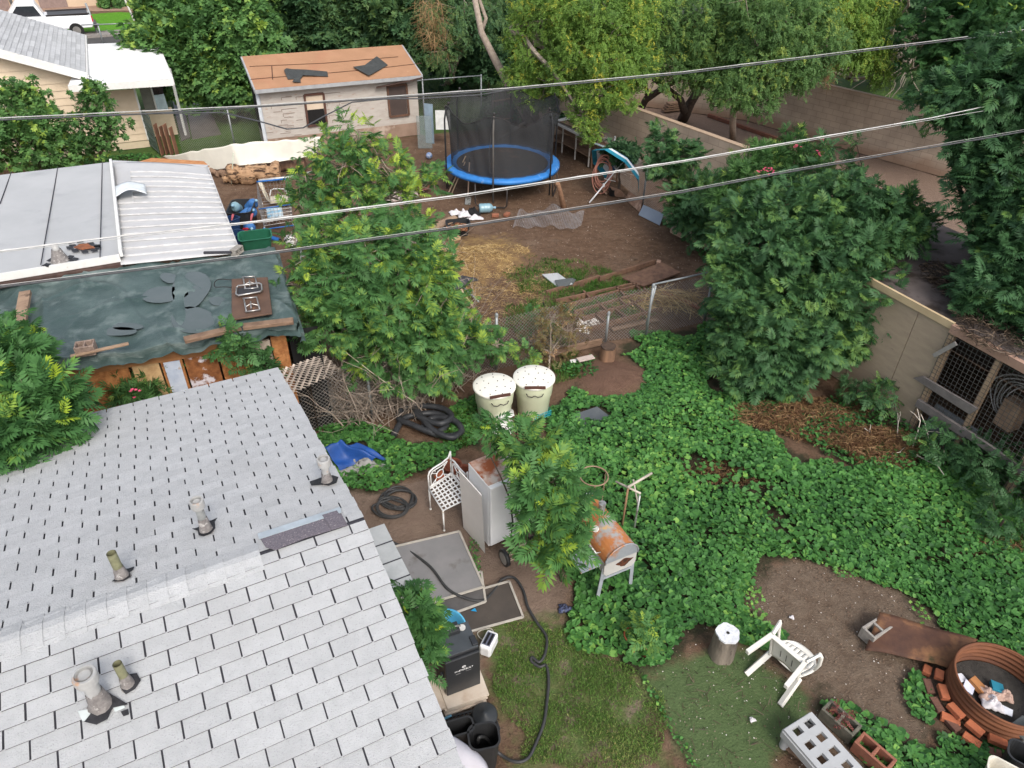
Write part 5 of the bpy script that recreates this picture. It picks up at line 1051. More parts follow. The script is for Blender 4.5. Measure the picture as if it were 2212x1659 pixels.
tree('leucaena', 'feathery tree growing behind the right hand chain link fence below the block wall', 'tree', W(1450, 500), [Bl(1430, 300, 18.8, .35, 50), Bl(1470, 340, 18.6, .5, 110), Bl(1435, 360, 18.4, .35, 60), Bl(1490, 410, 18, .5, 110), Bl(1475, 460, 17.6, .4, 70), Bl(1520, 420, 17.6, .5, 120), Bl(1500, 470, 17.2, .5, 120), Bl(1540, 490, 16.8, .4, 90)], 'bipn', 4, .235, LbipD, palebark, r0=.05, seed=21.2, young=.1, tb=.55, gap=.25)
for i, (x, y, Y, r, lab) in enumerate(((1075, 235, 27.5, .6, 'small dark bush behind the trampoline net'), (1345, 330, 21, .45, 'low dark bush behind the storage bench'), (1205, 250, 26, .35, 'dark bush at the left end of the block wall'), (240, 8, 53, .9, 'left round bush on the gravel berm across the street'), (330, 8, 52.5, .9, 'right round bush on the gravel berm across the street'), (50, 12, 52.5, 1.3, 'tall hedge bush by the brown panel of the far house'), (1000, 115, 33, 1.5, 'dark hedge on the lawn right of the orange roofed shed'), (1055, 140, 31, .9, 'low dark hedge behind the leaning pale trunk'))):
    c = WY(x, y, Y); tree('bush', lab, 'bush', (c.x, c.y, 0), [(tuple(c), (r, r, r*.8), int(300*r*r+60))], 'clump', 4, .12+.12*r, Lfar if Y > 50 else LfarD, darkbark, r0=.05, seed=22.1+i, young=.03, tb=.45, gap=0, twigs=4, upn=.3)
# low leafy shrubs around the pen and right edge
for i, (x, y, z, r, lab) in enumerate(((2040, 960, .35, .45, 'low dark leafy shrub under the wire front of the pen'), (2120, 990, .4, .45, 'dark leafy shrub between the pen and the right edge'), (2190, 1040, .4, .5, 'dark leafy shrub at the right edge below the pen'), (1900, 850, .5, .3, 'small leafy plant against the plywood pen wall'), (2170, 1120, .3, .4, 'dark weed clump at the right edge above the dry patch'), (1840, 845, .35, .22, 'narrow leaved seedling at the foot of the plywood wall'))):
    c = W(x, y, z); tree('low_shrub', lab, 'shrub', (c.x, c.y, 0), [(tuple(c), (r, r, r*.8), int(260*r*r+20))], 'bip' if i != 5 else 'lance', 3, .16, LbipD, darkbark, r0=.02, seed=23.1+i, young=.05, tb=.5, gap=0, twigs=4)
# dry reddish shrub at the fence
t, pp_ = tree('dry_shrub', 'half dead reddish brown shrub by the chain link fence behind the white tubs', 'shrub', W(1185, 800), [Bl(x, y, 11.9, r, n) for x, y, r, n in ((1190, 690, .42, 90), (1150, 740, .35, 70), (1230, 720, .35, 60), (1195, 755, .35, 60))], 'mesq', 2, .16, leafmat('dry_shrub_leaf', (.16, .09, .04), (.12, .13, .05), (.42, .26, .14), .1), palebark, r0=.025, seed=24.2, young=.2, tb=.3, gap=.3, twigs=26, spread=.9)
# seedlings
for i, (x, y, z, r, lab) in enumerate(((1130, 770, .5, .25, 'feathery green seedling behind the left white tub'), (1385, 1360, .35, .16, 'large leaved seedling growing from a terracotta pot in the weeds'), (1150, 690, .6, .2, 'thin grassy green plant left of the reddish dry shrub'))):
    c = W(x, y, z); tree('seedling', lab, 'plant', (c.x, c.y, 0), [(tuple(c), r, int(200*r*r+14))], 'bip', 3, .16, Lbip, darkbark, r0=.012, seed=25+i, young=.1, tb=.55, gap=0, twigs=3)
# --- dead brush along the fence
def brush(name, label, pts, n, h, m, spread=.4, r=.006):
    b = MB()
    for _ in range(n):
        c = Vector(random.choice(pts))+Vector((random.gauss(0, .25), random.gauss(0, .15), 0)); d = Vector((random.gauss(0, spread), random.gauss(0, spread), 1)).normalized(); L_ = random.uniform(.4, 1)*h
        q = [c]; 
        for k in range(4): d = (d+Vector((random.gauss(0, .22), random.gauss(0, .22), random.gauss(-.08, .12)))).normalized(); q.append(q[-1]+d*L_/4)
        b.tube(q, [r*1.6, r*1.3, r, r*.8, r*.5], 3)
        for k in (2, 3):
            if random.random() < .8: e = Vector((random.gauss(0, 1), random.gauss(0, 1), random.gauss(.3, .6))).normalized()*L_*.3; b.tube([q[k], q[k]+e*.6, q[k]+e+Vector((0, 0, -.03))], [r*.7, r*.5, r*.3], 3)
    o = b.build(name, m, None, world=True); return tag(o, label, 'brush', kind='stuff')
drytw = mat('dry_twig', (.36, .30, .25), (.22, .175, .14), s=6, rough=.9, rand=.3)
brush('dead_brush', 'thicket of grey dead stems along the chain link fence under the big feathery tree', [tuple(W(x, y)) for x, y in ((770, 895), (800, 890), (830, 890), (860, 880), (900, 850), (940, 840), (980, 830), (850, 850))], 330, 1.3, drytw)
brush('dead_brush', 'grey bare twigs tangled beside the yard right of the big feathery tree', [tuple(W(x, y)) for x, y in ((930, 560), (950, 600), (990, 650), (1000, 700), (960, 680))], 70, 1.3, drytw, .5)
brush('bare_stems', 'tall bare pale stems rising through the big feathery tree', [tuple(W(x, y)) for x, y in ((780, 880), (830, 880), (880, 860), (930, 845), (760, 905), (810, 905), (860, 895), (920, 870))], 130, 2.3, drytw, .35, .008)
brush('fallen_branch', 'white bleached branches on the dry weeds below the pen', [tuple(W(1960, 975))], 9, 1.0, mat('bleached', (.6, .55, .48), rough=.8), 1.1, .01)
# ------------------------------------------------------------ GROUND COVER
def weeds(name, label, polys, dens, rmin, rmax, hmax, m, holes=(), sparse=(), wob=.25, tb=.5, hb=.04):
    X, Y, S = [], [], []
    for i, pl in enumerate(polys):
        x, y, s = scatter_in(G2(pl), dens, wob, 2.3, i+1.); X.append(x); Y.append(y); S.append(s)
    x, y, s = map(np.concatenate, (X, Y, S))
    for h in holes: k = poly_sd(x, y, G2(h)) > -.03; x, y, s = x[k], y[k], s[k]
    for h in sparse: k = (poly_sd(x, y, G2(h))+.12*nz(x, y, 4, 1) > 0) | (rng.uniform(0, 1, len(x)) < .32); x, y, s = x[k], y[k], s[k]
    thin = (nz(x, y, 1.6, 5) > -1.0+.0*x) | (rng.uniform(0, 1, len(x)) < .35); x, y, s = x[thin], y[thin], s[thin]
    n = len(x); hh = hb+np.clip(-s*.9, 0, 1)*hmax*(.55+.45*nz(x, y, 2.6, 3)); z = hh*(1-.75*rng.uniform(0, 1, n)**2.2)+.01
    r = rmin+(rmax-rmin)*rng.uniform(0, 1, n)**1.3*(1+.3*nz(x, y, 1.3, 11)); tilt = rng.normal(0, .38, (n, 2)); nn = norm(np.stack([tilt[:, 0], tilt[:, 1], np.ones(n)], 1)); a = norm(np.cross(nn, rng.normal(0, 1, (n, 3)))); c = np.cross(nn, a)
    K = 8; ang = np.arange(K)*math.tau/K; rr = np.array([.35, 1, .86, 1.02, .9, 1.02, .86, 1])
    v = np.stack([x, y, z], 1)[:, None]+r[:, None, None]*rr[None, :, None]*(np.cos(ang)[None, :, None]*a[:, None]+np.sin(ang)[None, :, None]*c[:, None])
    v = v+nn[:, None]*(r[:, None, None]*.22*np.array([-.6, .4, .0, .4, .0, .4, .0, .4])[None, :, None])
    v[:, :, 2] = np.maximum(v[:, :, 2], .004)
    f = (np.arange(n)[:, None]*K+np.array([0, 1, 2, 3, 4, 0, 4, 5, 6, 7])).ravel(); lt_ = np.tile([5, 5], n)
    tint = tb-.04+rng.normal(0, .17, n)+.2*nz(x, y, 1.1, 7)-.3*(rng.uniform(0, 1, n) < .1)
    return tag(npmesh(name, v.reshape(-1, 3), f, lt_, m, tint=np.repeat(np.clip(tint, 0, 1), K)), label, 'weeds' if label else None, kind='stuff')
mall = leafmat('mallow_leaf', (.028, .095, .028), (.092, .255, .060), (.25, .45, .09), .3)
BAREA = [(1480, 985), (1620, 1010), (1600, 1045), (1490, 1020)]
BLACK = [(1240, 885), (1300, 880), (1340, 900), (1300, 920), (1250, 910)]
weeds('mallow_weeds', 'thick bright green carpet of round leaved weeds filling the yard', [WEED], 820, .028, .058, .24, mall, holes=(MOUND, BLACK), tb=.5, wob=.38, sparse=(BAREA, [(1440, 1000), (1560, 1020), (1700, 1060), (1640, 1080), (1500, 1050)], [(1640, 1090), (1700, 1120), (1760, 1190), (1700, 1180)]))
weeds('mallow_weeds', 'patch of round leaved weeds around the blue tarp by the roof edge', [WEED2, WEED6], 850, .024, .05, .16, mall, holes=([(702, 966), (780, 955), (838, 990), (800, 1000), (740, 1030)],), tb=.42, wob=.15)
weeds('mallow_weeds', 'loose strip of round leaved weeds beside the blocks and the fire ring', [WEED3, WEED4, WEED5], 700, .03, .055, .14, mall, tb=.5, wob=.12)
weeds('creeping_weeds', 'yellowish small weeds at the ragged edge of the bare patch by the white topped stump', [[(1600, 1270), (1640, 1260), (1665, 1330), (1660, 1390), (1620, 1385)], [(1740, 1200), (1840, 1215), (1900, 1250), (1830, 1250)], [(1960, 1300), (2010, 1330), (1990, 1350)]], 420, .015, .035, .06, mall, tb=.75, wob=.15)
weeds('creeping_weeds', 'narrow line of small weeds along the edge of the mossy slab', [[(1380, 1465), (1396, 1460), (1450, 1560), (1520, 1680), (1500, 1680), (1440, 1570)], [(1015, 1165), (1035, 1170), (1045, 1250), (1030, 1260), (1010, 1200)]], 900, .012, .026, .05, mall, tb=.55, wob=.02)
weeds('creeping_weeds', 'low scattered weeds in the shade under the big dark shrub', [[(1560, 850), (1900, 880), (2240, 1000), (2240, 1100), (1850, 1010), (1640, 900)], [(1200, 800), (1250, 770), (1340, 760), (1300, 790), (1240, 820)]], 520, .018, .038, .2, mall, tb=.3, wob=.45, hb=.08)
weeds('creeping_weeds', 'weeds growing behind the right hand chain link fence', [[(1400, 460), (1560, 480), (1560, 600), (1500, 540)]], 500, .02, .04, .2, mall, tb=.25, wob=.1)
weeds('creeping_weeds', 'green ground cover between the cream house and the flat roofed shed', [[(60, 360), (330, 330), (345, 350), (60, 380)]], 300, .03, .06, .25, mall, tb=.45, wob=.1)
def grass(name, label, polys, dens, h0, h1, m, wob=.2, tb=.5, wd=.004, th=-.2):
    X, Y = [], []
    for i, pl in enumerate(polys):
        x, y, s = scatter_in(G2(pl), dens, wob, 3.1, i+2.); k = (nz(x, y, 4.2, 9)+rng.normal(0, .35, len(x))) > th; X.append(x[k]); Y.append(y[k])
    x, y = np.concatenate(X), np.concatenate(Y); n = len(x); h = rng.uniform(h0, h1, n); l = rng.normal(0, .55, (n, 2))*h[:, None]; a = rng.uniform(0, math.tau, n); dx, dy = np.cos(a)*wd, np.sin(a)*wd
    p = np.stack([x, y, np.zeros(n)], 1); mid = p+np.stack([l[:, 0]*.4, l[:, 1]*.4, h*.6], 1); tip = p+np.stack([l[:, 0], l[:, 1], h*.9], 1); w_ = np.stack([dx, dy, dx*0], 1)
    v = np.stack([p-w_, p+w_, mid+w_*.8, tip, mid-w_*.8], 1); f = (np.arange(n)[:, None]*5+np.arange(5)).ravel()
    return tag(npmesh(name, v.reshape(-1, 3), f, np.full(n, 5), m, tint=np.repeat(np.clip(tb+rng.normal(0, .16, n)+.2*nz(x, y, 1.7, 4), 0, 1), 5)), label, 'grass', kind='stuff')
gr = leafmat('yard_grass_blade', (.07, .15, .032), (.16, .29, .062), (.50, .44, .19), .3)
grass('yard_grass', 'patchy green and straw coloured grass right of the black smoker', [GRASS], 9500, .010, .038, gr, tb=.5, wd=.004, th=-.3)
grass('yard_grass', 'green grass tufts around the wooden frame in the dirt yard', [YGRASS, [(1230, 600), (1400, 610), (1420, 680), (1280, 700)], [(1080, 650), (1180, 660), (1250, 760), (1200, 790), (1100, 720)]], 1900, .03, .12, leafmat('green_grass_blade', (.04, .12, .02), (.09, .22, .035), (.35, .3, .12)), tb=.5, wd=.005, th=-.05)
grass('yard_grass', 'long green grass between the black drain hose and the white tubs', [[(960, 890), (1040, 870), (1050, 940), (1010, 970), (950, 950)], [(1190, 790), (1250, 780), (1250, 810), (1200, 830)]], 2600, .04, .16, leafmat('green_grass_blade', (.04, .12, .02), (.09, .22, .035), (.35, .3, .12)), tb=.5, wd=.004, th=-.4)
grass('lawn_grass', 'dim lawn between the brick shed and the leaning pale trunks', [[(905, 130), (1060, 120), (1180, 200), (1170, 260), (905, 280)]], 260, .03, .08, LfarD, tb=.8, wd=.012, th=-1)
c_ = W(1035, 560); strawpile('straw_heap', 'golden heap of straw spread in the dirt yard', c_.x, c_.y, 1.45, .95, .22, 9000, strawm, .06, .22, wd=.0035)
c_ = W(1000, 620); strawpile('straw_scatter', 'thin scatter of straw between the heap and the wooden frame', c_.x+.3, c_.y, 2.6, 1.6, .03, 3800, strawm, .05, .2, wd=.003)
c_ = W(1460, 660); strawpile('dry_stalks', 'tangle of long dry stalks on the wooden frame by the fence', c_.x-.1, c_.y+.1, 1.3, .55, .3, 420, strawm, .4, 1.1, wd=.006, flat_=.15)
drym = leafmat('dry_weed', (.075, .036, .02), (.16, .085, .042), (.38, .25, .12), .1)
for x, y, rx, ry, h, n, lab in ((1725, 905, 1.75, .7, .22, 9000, 'brown dried weeds under the big dark shrub'), (1890, 965, 1.15, .6, .32, 6500, 'reddish brown pile of dried weeds below the pen'), (2140, 1170, .7, .5, .15, 1800, 'dark dried weed patch at the right edge'), (1560, 1025, .8, .35, .05, 900, 'small bare patch of dry stems in the green weeds')):
    c_ = W(x, y); strawpile('dried_weeds', lab, c_.x, c_.y, rx, ry, h, n, drym, .06, .26, wd=.004)
# litter: pebbles, chips, twigs
def specks(name, label, poly, dens, r0, r1, m, wob=0):
    x, y, s = scatter_in(poly, dens, wob); n = len(x); r = rng.uniform(r0, r1, n)**1.0; b_v = []; u_ = np.array([[1, 0, .1], [-.4, .9, 0], [-.6, -.8, 0.05], [0, 0, .8]])
    a = rng.uniform(0, math.tau, n); ca, sa = np.cos(a), np.sin(a); v = np.stack([ca[:, None]*u_[None, :, 0]-sa[:, None]*u_[None, :, 1]*.7, sa[:, None]*u_[None, :, 0]+ca[:, None]*u_[None, :, 1]*.7, np.tile(u_[:, 2], (n, 1))], 2)*r[:, None, None]+np.stack([x, y, np.full(n, -.002)], 1)[:, None]
    f = (np.arange(n)[:, None]*4+np.array([0, 1, 3, 1, 2, 3, 2, 0, 3])).ravel(); return tag(npmesh(name, v.reshape(-1, 3), f, np.full(n*3, 3), m, tint=np.repeat(rng.uniform(0, 1, n), 4)), label, 'debris', kind='stuff')
peb = leafmat('pebble', (.12, .08, .055), (.30, .23, .18), (.75, .72, .68), 0)
YARD = G2([(480, 390), (900, 320), (1180, 280), (1380, 430), (1560, 570), (1510, 690), (1300, 740), (1100, 780), (900, 640), (650, 560)])
specks('pebbles', 'small stones and chips scattered over the brown dirt yard', YARD, 14, .006, .022, leafmat('yard_pebble', (.12, .08, .055), (.2, .14, .1), (.6, .54, .48), 0))
specks('pebbles', 'pale pebbles and chips scattered on the dirt and the mossy slab', G2([(1400, 1450), (1600, 1240), (1750, 1190), (1990, 1310), (2000, 1500), (2150, 1700), (1500, 1700)]), 85, .004, .015, peb)
cl_ = leafmat('dirt_clod', (.09, .055, .036), (.17, .11, .075), (.24, .17, .125), 0)
specks('dirt_clods', 'small clods of earth over the brown dirt yard', YARD, 45, .012, .035, cl_)
specks('dirt_clods', 'small clods of earth on the bare patch behind the white chair', gw['z_pale'], 110, .006, .02, cl_)
specks('oyster_chips', 'pale heap of shell chips beside the wooden frame', G2([(1248, 690), (1290, 685), (1300, 705), (1270, 722), (1245, 712)]), 900, .02, .05, leafmat('shell', (.3, .25, .2), (.6, .55, .5), (.8, .78, .75), 0))
specks('leaf_litter', 'dark leaf bits scattered on the mossy slab and patio', G2([(1000, 1300), (1400, 1450), (1700, 1400), (1750, 1700), (900, 1700)]), 60, .006, .02, leafmat('dark_bits', (.02, .015, .01), (.05, .035, .022), (.12, .09, .05), 0))
tw = leafmat('ground_twig', (.035, .025, .018), (.08, .055, .038), (.2, .15, .11), 0)
c_ = W(1600, 1540); strawpile('twigs', 'dark twigs scattered on the mossy slab', c_.x, c_.y, 1.1, .8, .01, 110, tw, .05, .2, wd=.004)
c_ = W(1300, 600); strawpile('twigs', 'loose twigs and stalks scattered across the dirt yard', c_.x, c_.y, 4.5, 4.0, .01, 1500, tw, .06, .3, wd=.004)
# ============================================================ OBJECTS: BACK YARD
blackp = mat('black_plastic', (.022, .023, .025), (.03, .031, .033), s=10, rough=.45)
# trampoline
tc_ = W(1085, 350, .8); tcx, tcy = tc_.x, (W(1085, 395, .8).y+W(1085, 310, .8).y)/2
tp = thing('trampoline', 'round trampoline with a blue rim pad and a tall black safety net', 'trampoline', (tcx, tcy, 0))
R0 = 1.72; blue = mat('blue_pad', (.035, .20, .55), (.03, .16, .45), s=5, rough=.5, c3=(.35, .45, .6), s3=6, t3=(.62, .72))
def ring(a, r, z): return Vector((r*math.cos(a), r*math.sin(a), z))
b = MB(); n = 72; pr_ = [(R0-.34, .80), (R0-.28, .835), (R0-.05, .84), (R0+.01, .80), (R0+.015, .72), (R0-.01, .72)]
b.lathe(pr_, seg=n); o = b.build('rim_pad', blue, tp)
b = MB(); b.lathe([(R0-.3, .80), (R0*.6, .785), (0.001, .775)], seg=n); b.build('jumping_mat', mat('jump_mat', (.035, .03, .03), (.05, .04, .036), s=4, rough=.8, c3=(.10, .06, .045), s3=2.2, t3=(.55, .68), c4=(.3, .26, .22), s4=14, t4=(.74, .76)), tp)
b = MB(); b.tube([ring(a, R0-.03, .76) for a in np.linspace(0, math.tau, 49)], .022, 8); b.build('frame', dkm, tp)
for k in range(4):
    a0 = k*math.pi/2+math.radians(-100); b = MB(); d = .28
    b.tube([ring(a0-d, R0-.03, .76), ring(a0-d, R0-.03, .1), ring(a0-d+.04, R0-.03, .03), ring(a0+d-.04, R0-.03, .03), ring(a0+d, R0-.03, .1), ring(a0+d, R0-.03, .76)], .02, 8); b.build('leg', dkm, tp)
NP = 6; angs = [math.radians(-97)+k*math.tau/NP for k in range(NP)]; NH = 2.55
foam = mat('black_foam', (.03, .031, .034), rough=.7)
for i, a in enumerate(angs):
    b = MB(); b.tube([ring(a, R0+.05, .2), ring(a, R0+.05, NH-.35), ring(a, R0-.0, NH-.1), ring(a, R0-.08, NH+.05)], .024, 8); o = b.build('net_pole', foam if i else mat('grey_foam', (.13, .12, .11), rough=.7), tp)
    b = MB(); b.tube([ring(a, R0-.08, NH+.04), ring(a, R0-.08, NH+.12)], .03, 8); b.build('pole_cap', dkm, o)
net = bpy.data.materials.new('safety_net'); net.use_nodes = True; n_ = net.node_tree.nodes; pb2 = n_['Principled BSDF']; pb2.inputs['Base Color'].default_value = (.03, .032, .035, 1); pb2.inputs['Roughness'].default_value = .8; pb2.inputs['Alpha'].default_value = .68
def netf(u_, v_):
    a = u_*math.tau; k = abs(((a-angs[0])/(math.tau/NP)+.5) % 1-.5)*2; sagr = .13*k*(2-k)*(.35+.65*math.sin(math.pi*min(1, v_*1.1))); r = (R0-.16)+(.14*v_)-sagr-.02*math.sin(23*a+6*v_)
    z = .80+(NH+.02-.80)*v_-(.28*k*k*(3-2*k))*max(0, v_-.6)/.4
    return ring(a, r, z)
b = MB(); b.grid(netf, 144, 20); b.build('safety_net', net, tp)
b = MB(); b.tube([netf(i/144, 1) for i in range(145)], .012, 4); b.build('net_hem', dkm, tp)
b = MB(); a = math.radians(-100); q = Vector((-.28, -1.0, 0)); b.tube([q+Vector((-.05, 0, .8)), q+Vector((-.08, 0, 1.4)), q+Vector((0, 0, 2.1)), q+Vector((.06, 0, 1.4)), q+Vector((.05, 0, .8)), q+Vector((-.05, 0, .8))], .01, 5); tag(b.build('swing_strap', mat('grey_strap', (.3, .3, .3), rough=.7), None), 'thin grey strap swing hanging inside the trampoline net', 'swing').location = (tcx, tcy, 0)
# shovels, sticks
def stick(name, lab, cat, x0, y0, x1, y1, z1, r, m, z0=0.02):
    b = MB(); b.tube([W(x0, y0, z0), W(x1, y1, z1)], r, 7); return tag(b.build(name, m, None, world=True), lab, cat)
handle = mat('pale_handle', (.50, .38, .27), (.42, .31, .21), s=9, rough=.7)
stick('wooden_stick', 'left of two long pale sticks leaning on the trampoline rim', 'stick', 968, 418, 1006, 337, .95, .02, handle)
stick('wooden_stick', 'right of two long pale sticks leaning on the trampoline rim', 'stick', 976, 418, 1005, 349, .9, .02, handle)
sv = thing('shovel', 'square shovel with a pale handle leaning on the front of the trampoline', 'shovel', W(1011, 440)); b = MB(); p0_, p1_ = W(1011, 422, .15), W(1014, 350, 1.05); b.tube([p0_, p1_], .02, 8); b.build('handle', mat('peach_handle', (.62, .46, .36), rough=.6), sv, world=True)
b = MB(); b.tube([p1_, p1_+(p1_-p0_).normalized()*.15], .024, 8); b.build('grip', blackp, sv, world=True)
b = MB(); b.sheet([W(1006, 424, .12), W(1018, 426, .12), W(1016, 442, .02), W(1004, 441, .02)], .01); b.build('blade', galv, sv, world=True)
# water jug lying
clearb = mat('blue_clear_plastic', (.22, .36, .42), (.18, .30, .36), s=6, rough=.15, spec=.6)
def jug(b, M, o, L_=.42, r=.135):
    prof_ = [(0, 0), (r*.9, 0), (r, .02), (r, .1), (r*.95, .12), (r, .14), (r, .2), (r*.95, .22), (r, .24), (r, .30), (r*.75, .36), (r*.3, .40), (r*.22, .42), (r*.22, .46), (0, .46)]
    b.lathe(prof_, o, 18, M=M)
def jugthing(label, loc, rot, m, group=None):
    t = thing('water_jug', label, 'jug', loc, rot=rot, group=group); b = MB(); jug(b, None, (0, 0, 0)); b.build('bottle', m, t); b = MB(); b.lathe([(.034, .44), (.036, .475), (0, .475)], (0, 0, 0), 10); b.build('cap', mat('pale_blue_cap', (.3, .5, .65), rough=.4), t); return t
jugthing('pale blue clear water jug lying on the dirt beside the junk tub', W(1035, 450, .14), (R_(90), 0, R_(100)), clearb)
# tub with dry leaves, cloths, planks
def tubbox(name, lab, cat, loc, rz, L_, D_, H_, m, tl=.012, taper=.82, fill=None, fm=None, fillz=.85, rim=.02, rot=None, r=.12):
    t = thing(name, lab, cat, loc, rz, rot=rot)
    def rr(l, d, z, k=5):
        pts = []; rad = min(l, d)*r*2
        for cx, cy, a0 in ((l/2-rad, d/2-rad, 0), (-l/2+rad, d/2-rad, 90), (-l/2+rad, -d/2+rad, 180), (l/2-rad, -d/2+rad, 270)):
            for i in range(k): a = R_(a0+90*i/(k-1)); pts.append(Vector((cx+rad*math.cos(a), cy+rad*math.sin(a), z)))
        return pts
    b = MB(); lv = [rr(L_*taper, D_*taper, .0), rr(L_, D_, H_), rr(L_+rim*2, D_+rim*2, H_), rr(L_+rim*2, D_+rim*2, H_+rim*.6), rr(L_-tl*2, D_-tl*2, H_+rim*.6), rr(L_*taper-tl*2, D_*taper-tl*2, tl)]
    K = len(lv[0]); vs = sum(lv, []); fs = [(i*K+k, i*K+(k+1) % K, (i+1)*K+(k+1) % K, (i+1)*K+k) for i in range(len(lv)-1) for k in range(K)]; fs += [tuple(reversed(range(K))), tuple(range((len(lv)-1)*K, len(lv)*K))]
    b.add(vs, fs); b.build('bin_body', m, t)
    return t
t = tubbox('plastic_tub', 'black tub heaped with brown dry leaves in the dirt yard', 'tub', W(990, 505), R_(10), .62, .42, .32, blackp)
c_ = W(992, 490, .3); o = strawpile('dry_leaves', None, c_.x, c_.y, .3, .2, .14, 700, leafmat('brown_leaf', (.12, .045, .02), (.26, .11, .055), (.42, .24, .14), 0), .04, .1, wd=.02, z0=.26, flat_=.6); tag(o, 'rust brown dry leaves heaped in the black tub', 'leaves')
def cloth(name, lab, cat, cx, cy, rx, ry, h, m, seed=1, z0=0, n=26, ang=0):
    b = MB(); c = W(cx, cy, z0); sx, sy = rx, ry
    def f(u_, v_):
        a, r = u_*math.tau, v_; q = 1+.25*math.sin(3*a+seed)+.12*math.sin(7*a+seed*2); x, y = sx*r*q*math.cos(a), sy*r*q*math.sin(a)
        z = h*(1-r**2)*(.6+.4*math.sin(5*x/sx+seed)*math.cos(6*y/sy-seed))+.25*h*math.sin(14*r+4*a+seed)*(1-r)+.012
        return Vector((c.x+x*math.cos(ang)-y*math.sin(ang), c.y+x*math.sin(ang)+y*math.cos(ang), z0+max(.006, z)))
    b.grid(f, n, 8); o = b.build(name, m, None, world=True, solid=.006); return tag(o, lab, cat)
wcl = mat('white_cloth', (.68, .66, .68), (.55, .53, .56), s=8, rough=.9); 
cloth('cloth', 'crumpled white cloth left of the heap by the black tub', 'cloth', 984, 462, .2, .13, .12, wcl, 1)
cloth('cloth', 'white cloth draped behind the black tub of leaves', 'cloth', 1002, 466, .17, .16, .18, wcl, 2, z0=.12)
cloth('cloth', 'long white cloth trailing right of the black tub of leaves', 'cloth', 1024, 473, .28, .12, .12, wcl, 4, ang=.3)
cloth('cloth', 'black crumpled cloth on the heap behind the tub of leaves', 'cloth', 1020, 462, .22, .14, .2, mat('black_cloth', (.012, .012, .014), rough=.9), 3, z0=.08)
for i, (x0, y0, x1, y1, lab) in enumerate(((925, 492, 985, 468, 'upper pale plank of the pair left of the black tub'), (915, 500, 978, 477, 'lower pale plank of the pair left of the black tub'))):
    b = MB(); b.bar(W(x0, y0, .1), W(x1, y1, .25), .2, .03); tag(b.build('plank', pine, None, world=True), lab, 'plank')
log_on(968, 518, 993, 513, .04, .14, .08, mat('light_block', (.5, .36, .2), rough=.8), 'short pale wood block below the black tub', 'wood block', 'wood_block')
for i, (x, y, r, lab) in enumerate(((1070, 468, .1, 'red brown brick right of the white cloths'), (1095, 466, .1, 'second red brick further right of the white cloths'), (1588, 535, .1, 'tan stone at the corner of the chain link fence'), (1448, 485, .12, 'pinkish stone slab by the blue grey board'), (1422, 570, .08, 'small tan stone on the dirt near the right fence'))):
    b = MB(); b.box((0, 0, .04), (r*2, r*1.3, .09)); o = b.build('brick' if i < 2 else 'stone', mat('red_brick', (.30, .12, .07), (.22, .09, .055), s=14, rough=.9) if i < 2 else mat('pink_stone', (.42, .27, .2), (.33, .21, .15), s=6, rough=.9, bump=.5), None, bevel=.015); o.location = W(x, y); o.rotation_euler.z = i*1.1; tag(o, lab, 'brick' if i < 2 else 'stone')
# rolled wire mesh on the dirt
b = MB(); ms0 = [W(1108, 500), W(1255, 495), W(1262, 462), W(1120, 466)]
def mf(u_, v_):
    p = ms0[0].lerp(ms0[1], u_).lerp(ms0[3].lerp(ms0[2], u_), v_); return p+Z*(.02+.28*math.exp(-((u_-.55)/.16)**2)*(.4+.6*v_)+.06*math.sin(u_*14+v_*4)**2+.12*math.exp(-((u_-.03)/.06)**2))+Vector((0, .12*math.sin(u_*7), 0))
for j in range(19): b.tube([mf(i/40, j/18) for i in range(41)], .0035, 3, False)
for i in range(42): b.tube([mf(i/41, j/10) for j in range(11)], .0035, 3, False)
tag(b.build('wire_mesh', mat('mesh_wire_grey', (.33, .32, .33), rough=.6, metal=.2), None, world=True), 'crumpled sheet of grey wire mesh lying on the dirt yard', 'wire mesh')
# wooden frame on the ground
fr = thing('joist_deck', 'old rotten joist frame lying on the ground by the chain link fence', 'frame', W(1330, 660)); jm = mat('rotten_joist', (.20, .115, .075), (.12, .07, .05), s=7, rough=.95, bump=.6, bs=30, rand=.2)
def joist(x0, y0, x1, y1, z=.05, w=.045, h=.12, nm='joist', m=jm):
    b = MB(); b.bar(W(x0, y0, z), W(x1, y1, z), w, h); b.build(nm, m, fr, world=True)
for q in ((1180, 633, 1295, 599), (1295, 603, 1415, 565), (1200, 652, 1375, 614), (1230, 660, 1382, 618), (1240, 676, 1400, 631), (1258, 690, 1420, 642), (1272, 712, 1430, 668)): joist(*q)
for q in ((1260, 632, 1275, 648), (1330, 622, 1348, 640), (1362, 612, 1382, 628), (1290, 655, 1312, 676), (1335, 646, 1352, 664), (1362, 652, 1392, 676), (1322, 666, 1355, 690), (1285, 680, 1310, 702), (1390, 626, 1430, 660)): joist(*q, nm='cross_piece')
log_on(1430, 632, 1530, 672, .12, .16, .05, mat('red_plank', (.27, .11, .06), (.19, .08, .05), s=5, rough=.85), 'red brown plank behind the fence post at the end of the frame', 'plank', 'plank')
b = MB(); b.sheet([W(1345, 600, .1), W(1430, 566, .1), W(1470, 588, .1), W(1390, 618, .1)], .03); tag(b.build('board', jm, None, world=True), 'wide rotten board at the far corner of the joist frame', 'board')
log_on(1322, 712, 1420, 690, .03, .12, .03, wood, 'grey weathered board lying under the front chain link fence', 'board', 'board')
log_on(1180, 765, 1300, 738, .1, .05, .16, wood, 'board along the foot of the fence left of the stump', 'board', 'board')
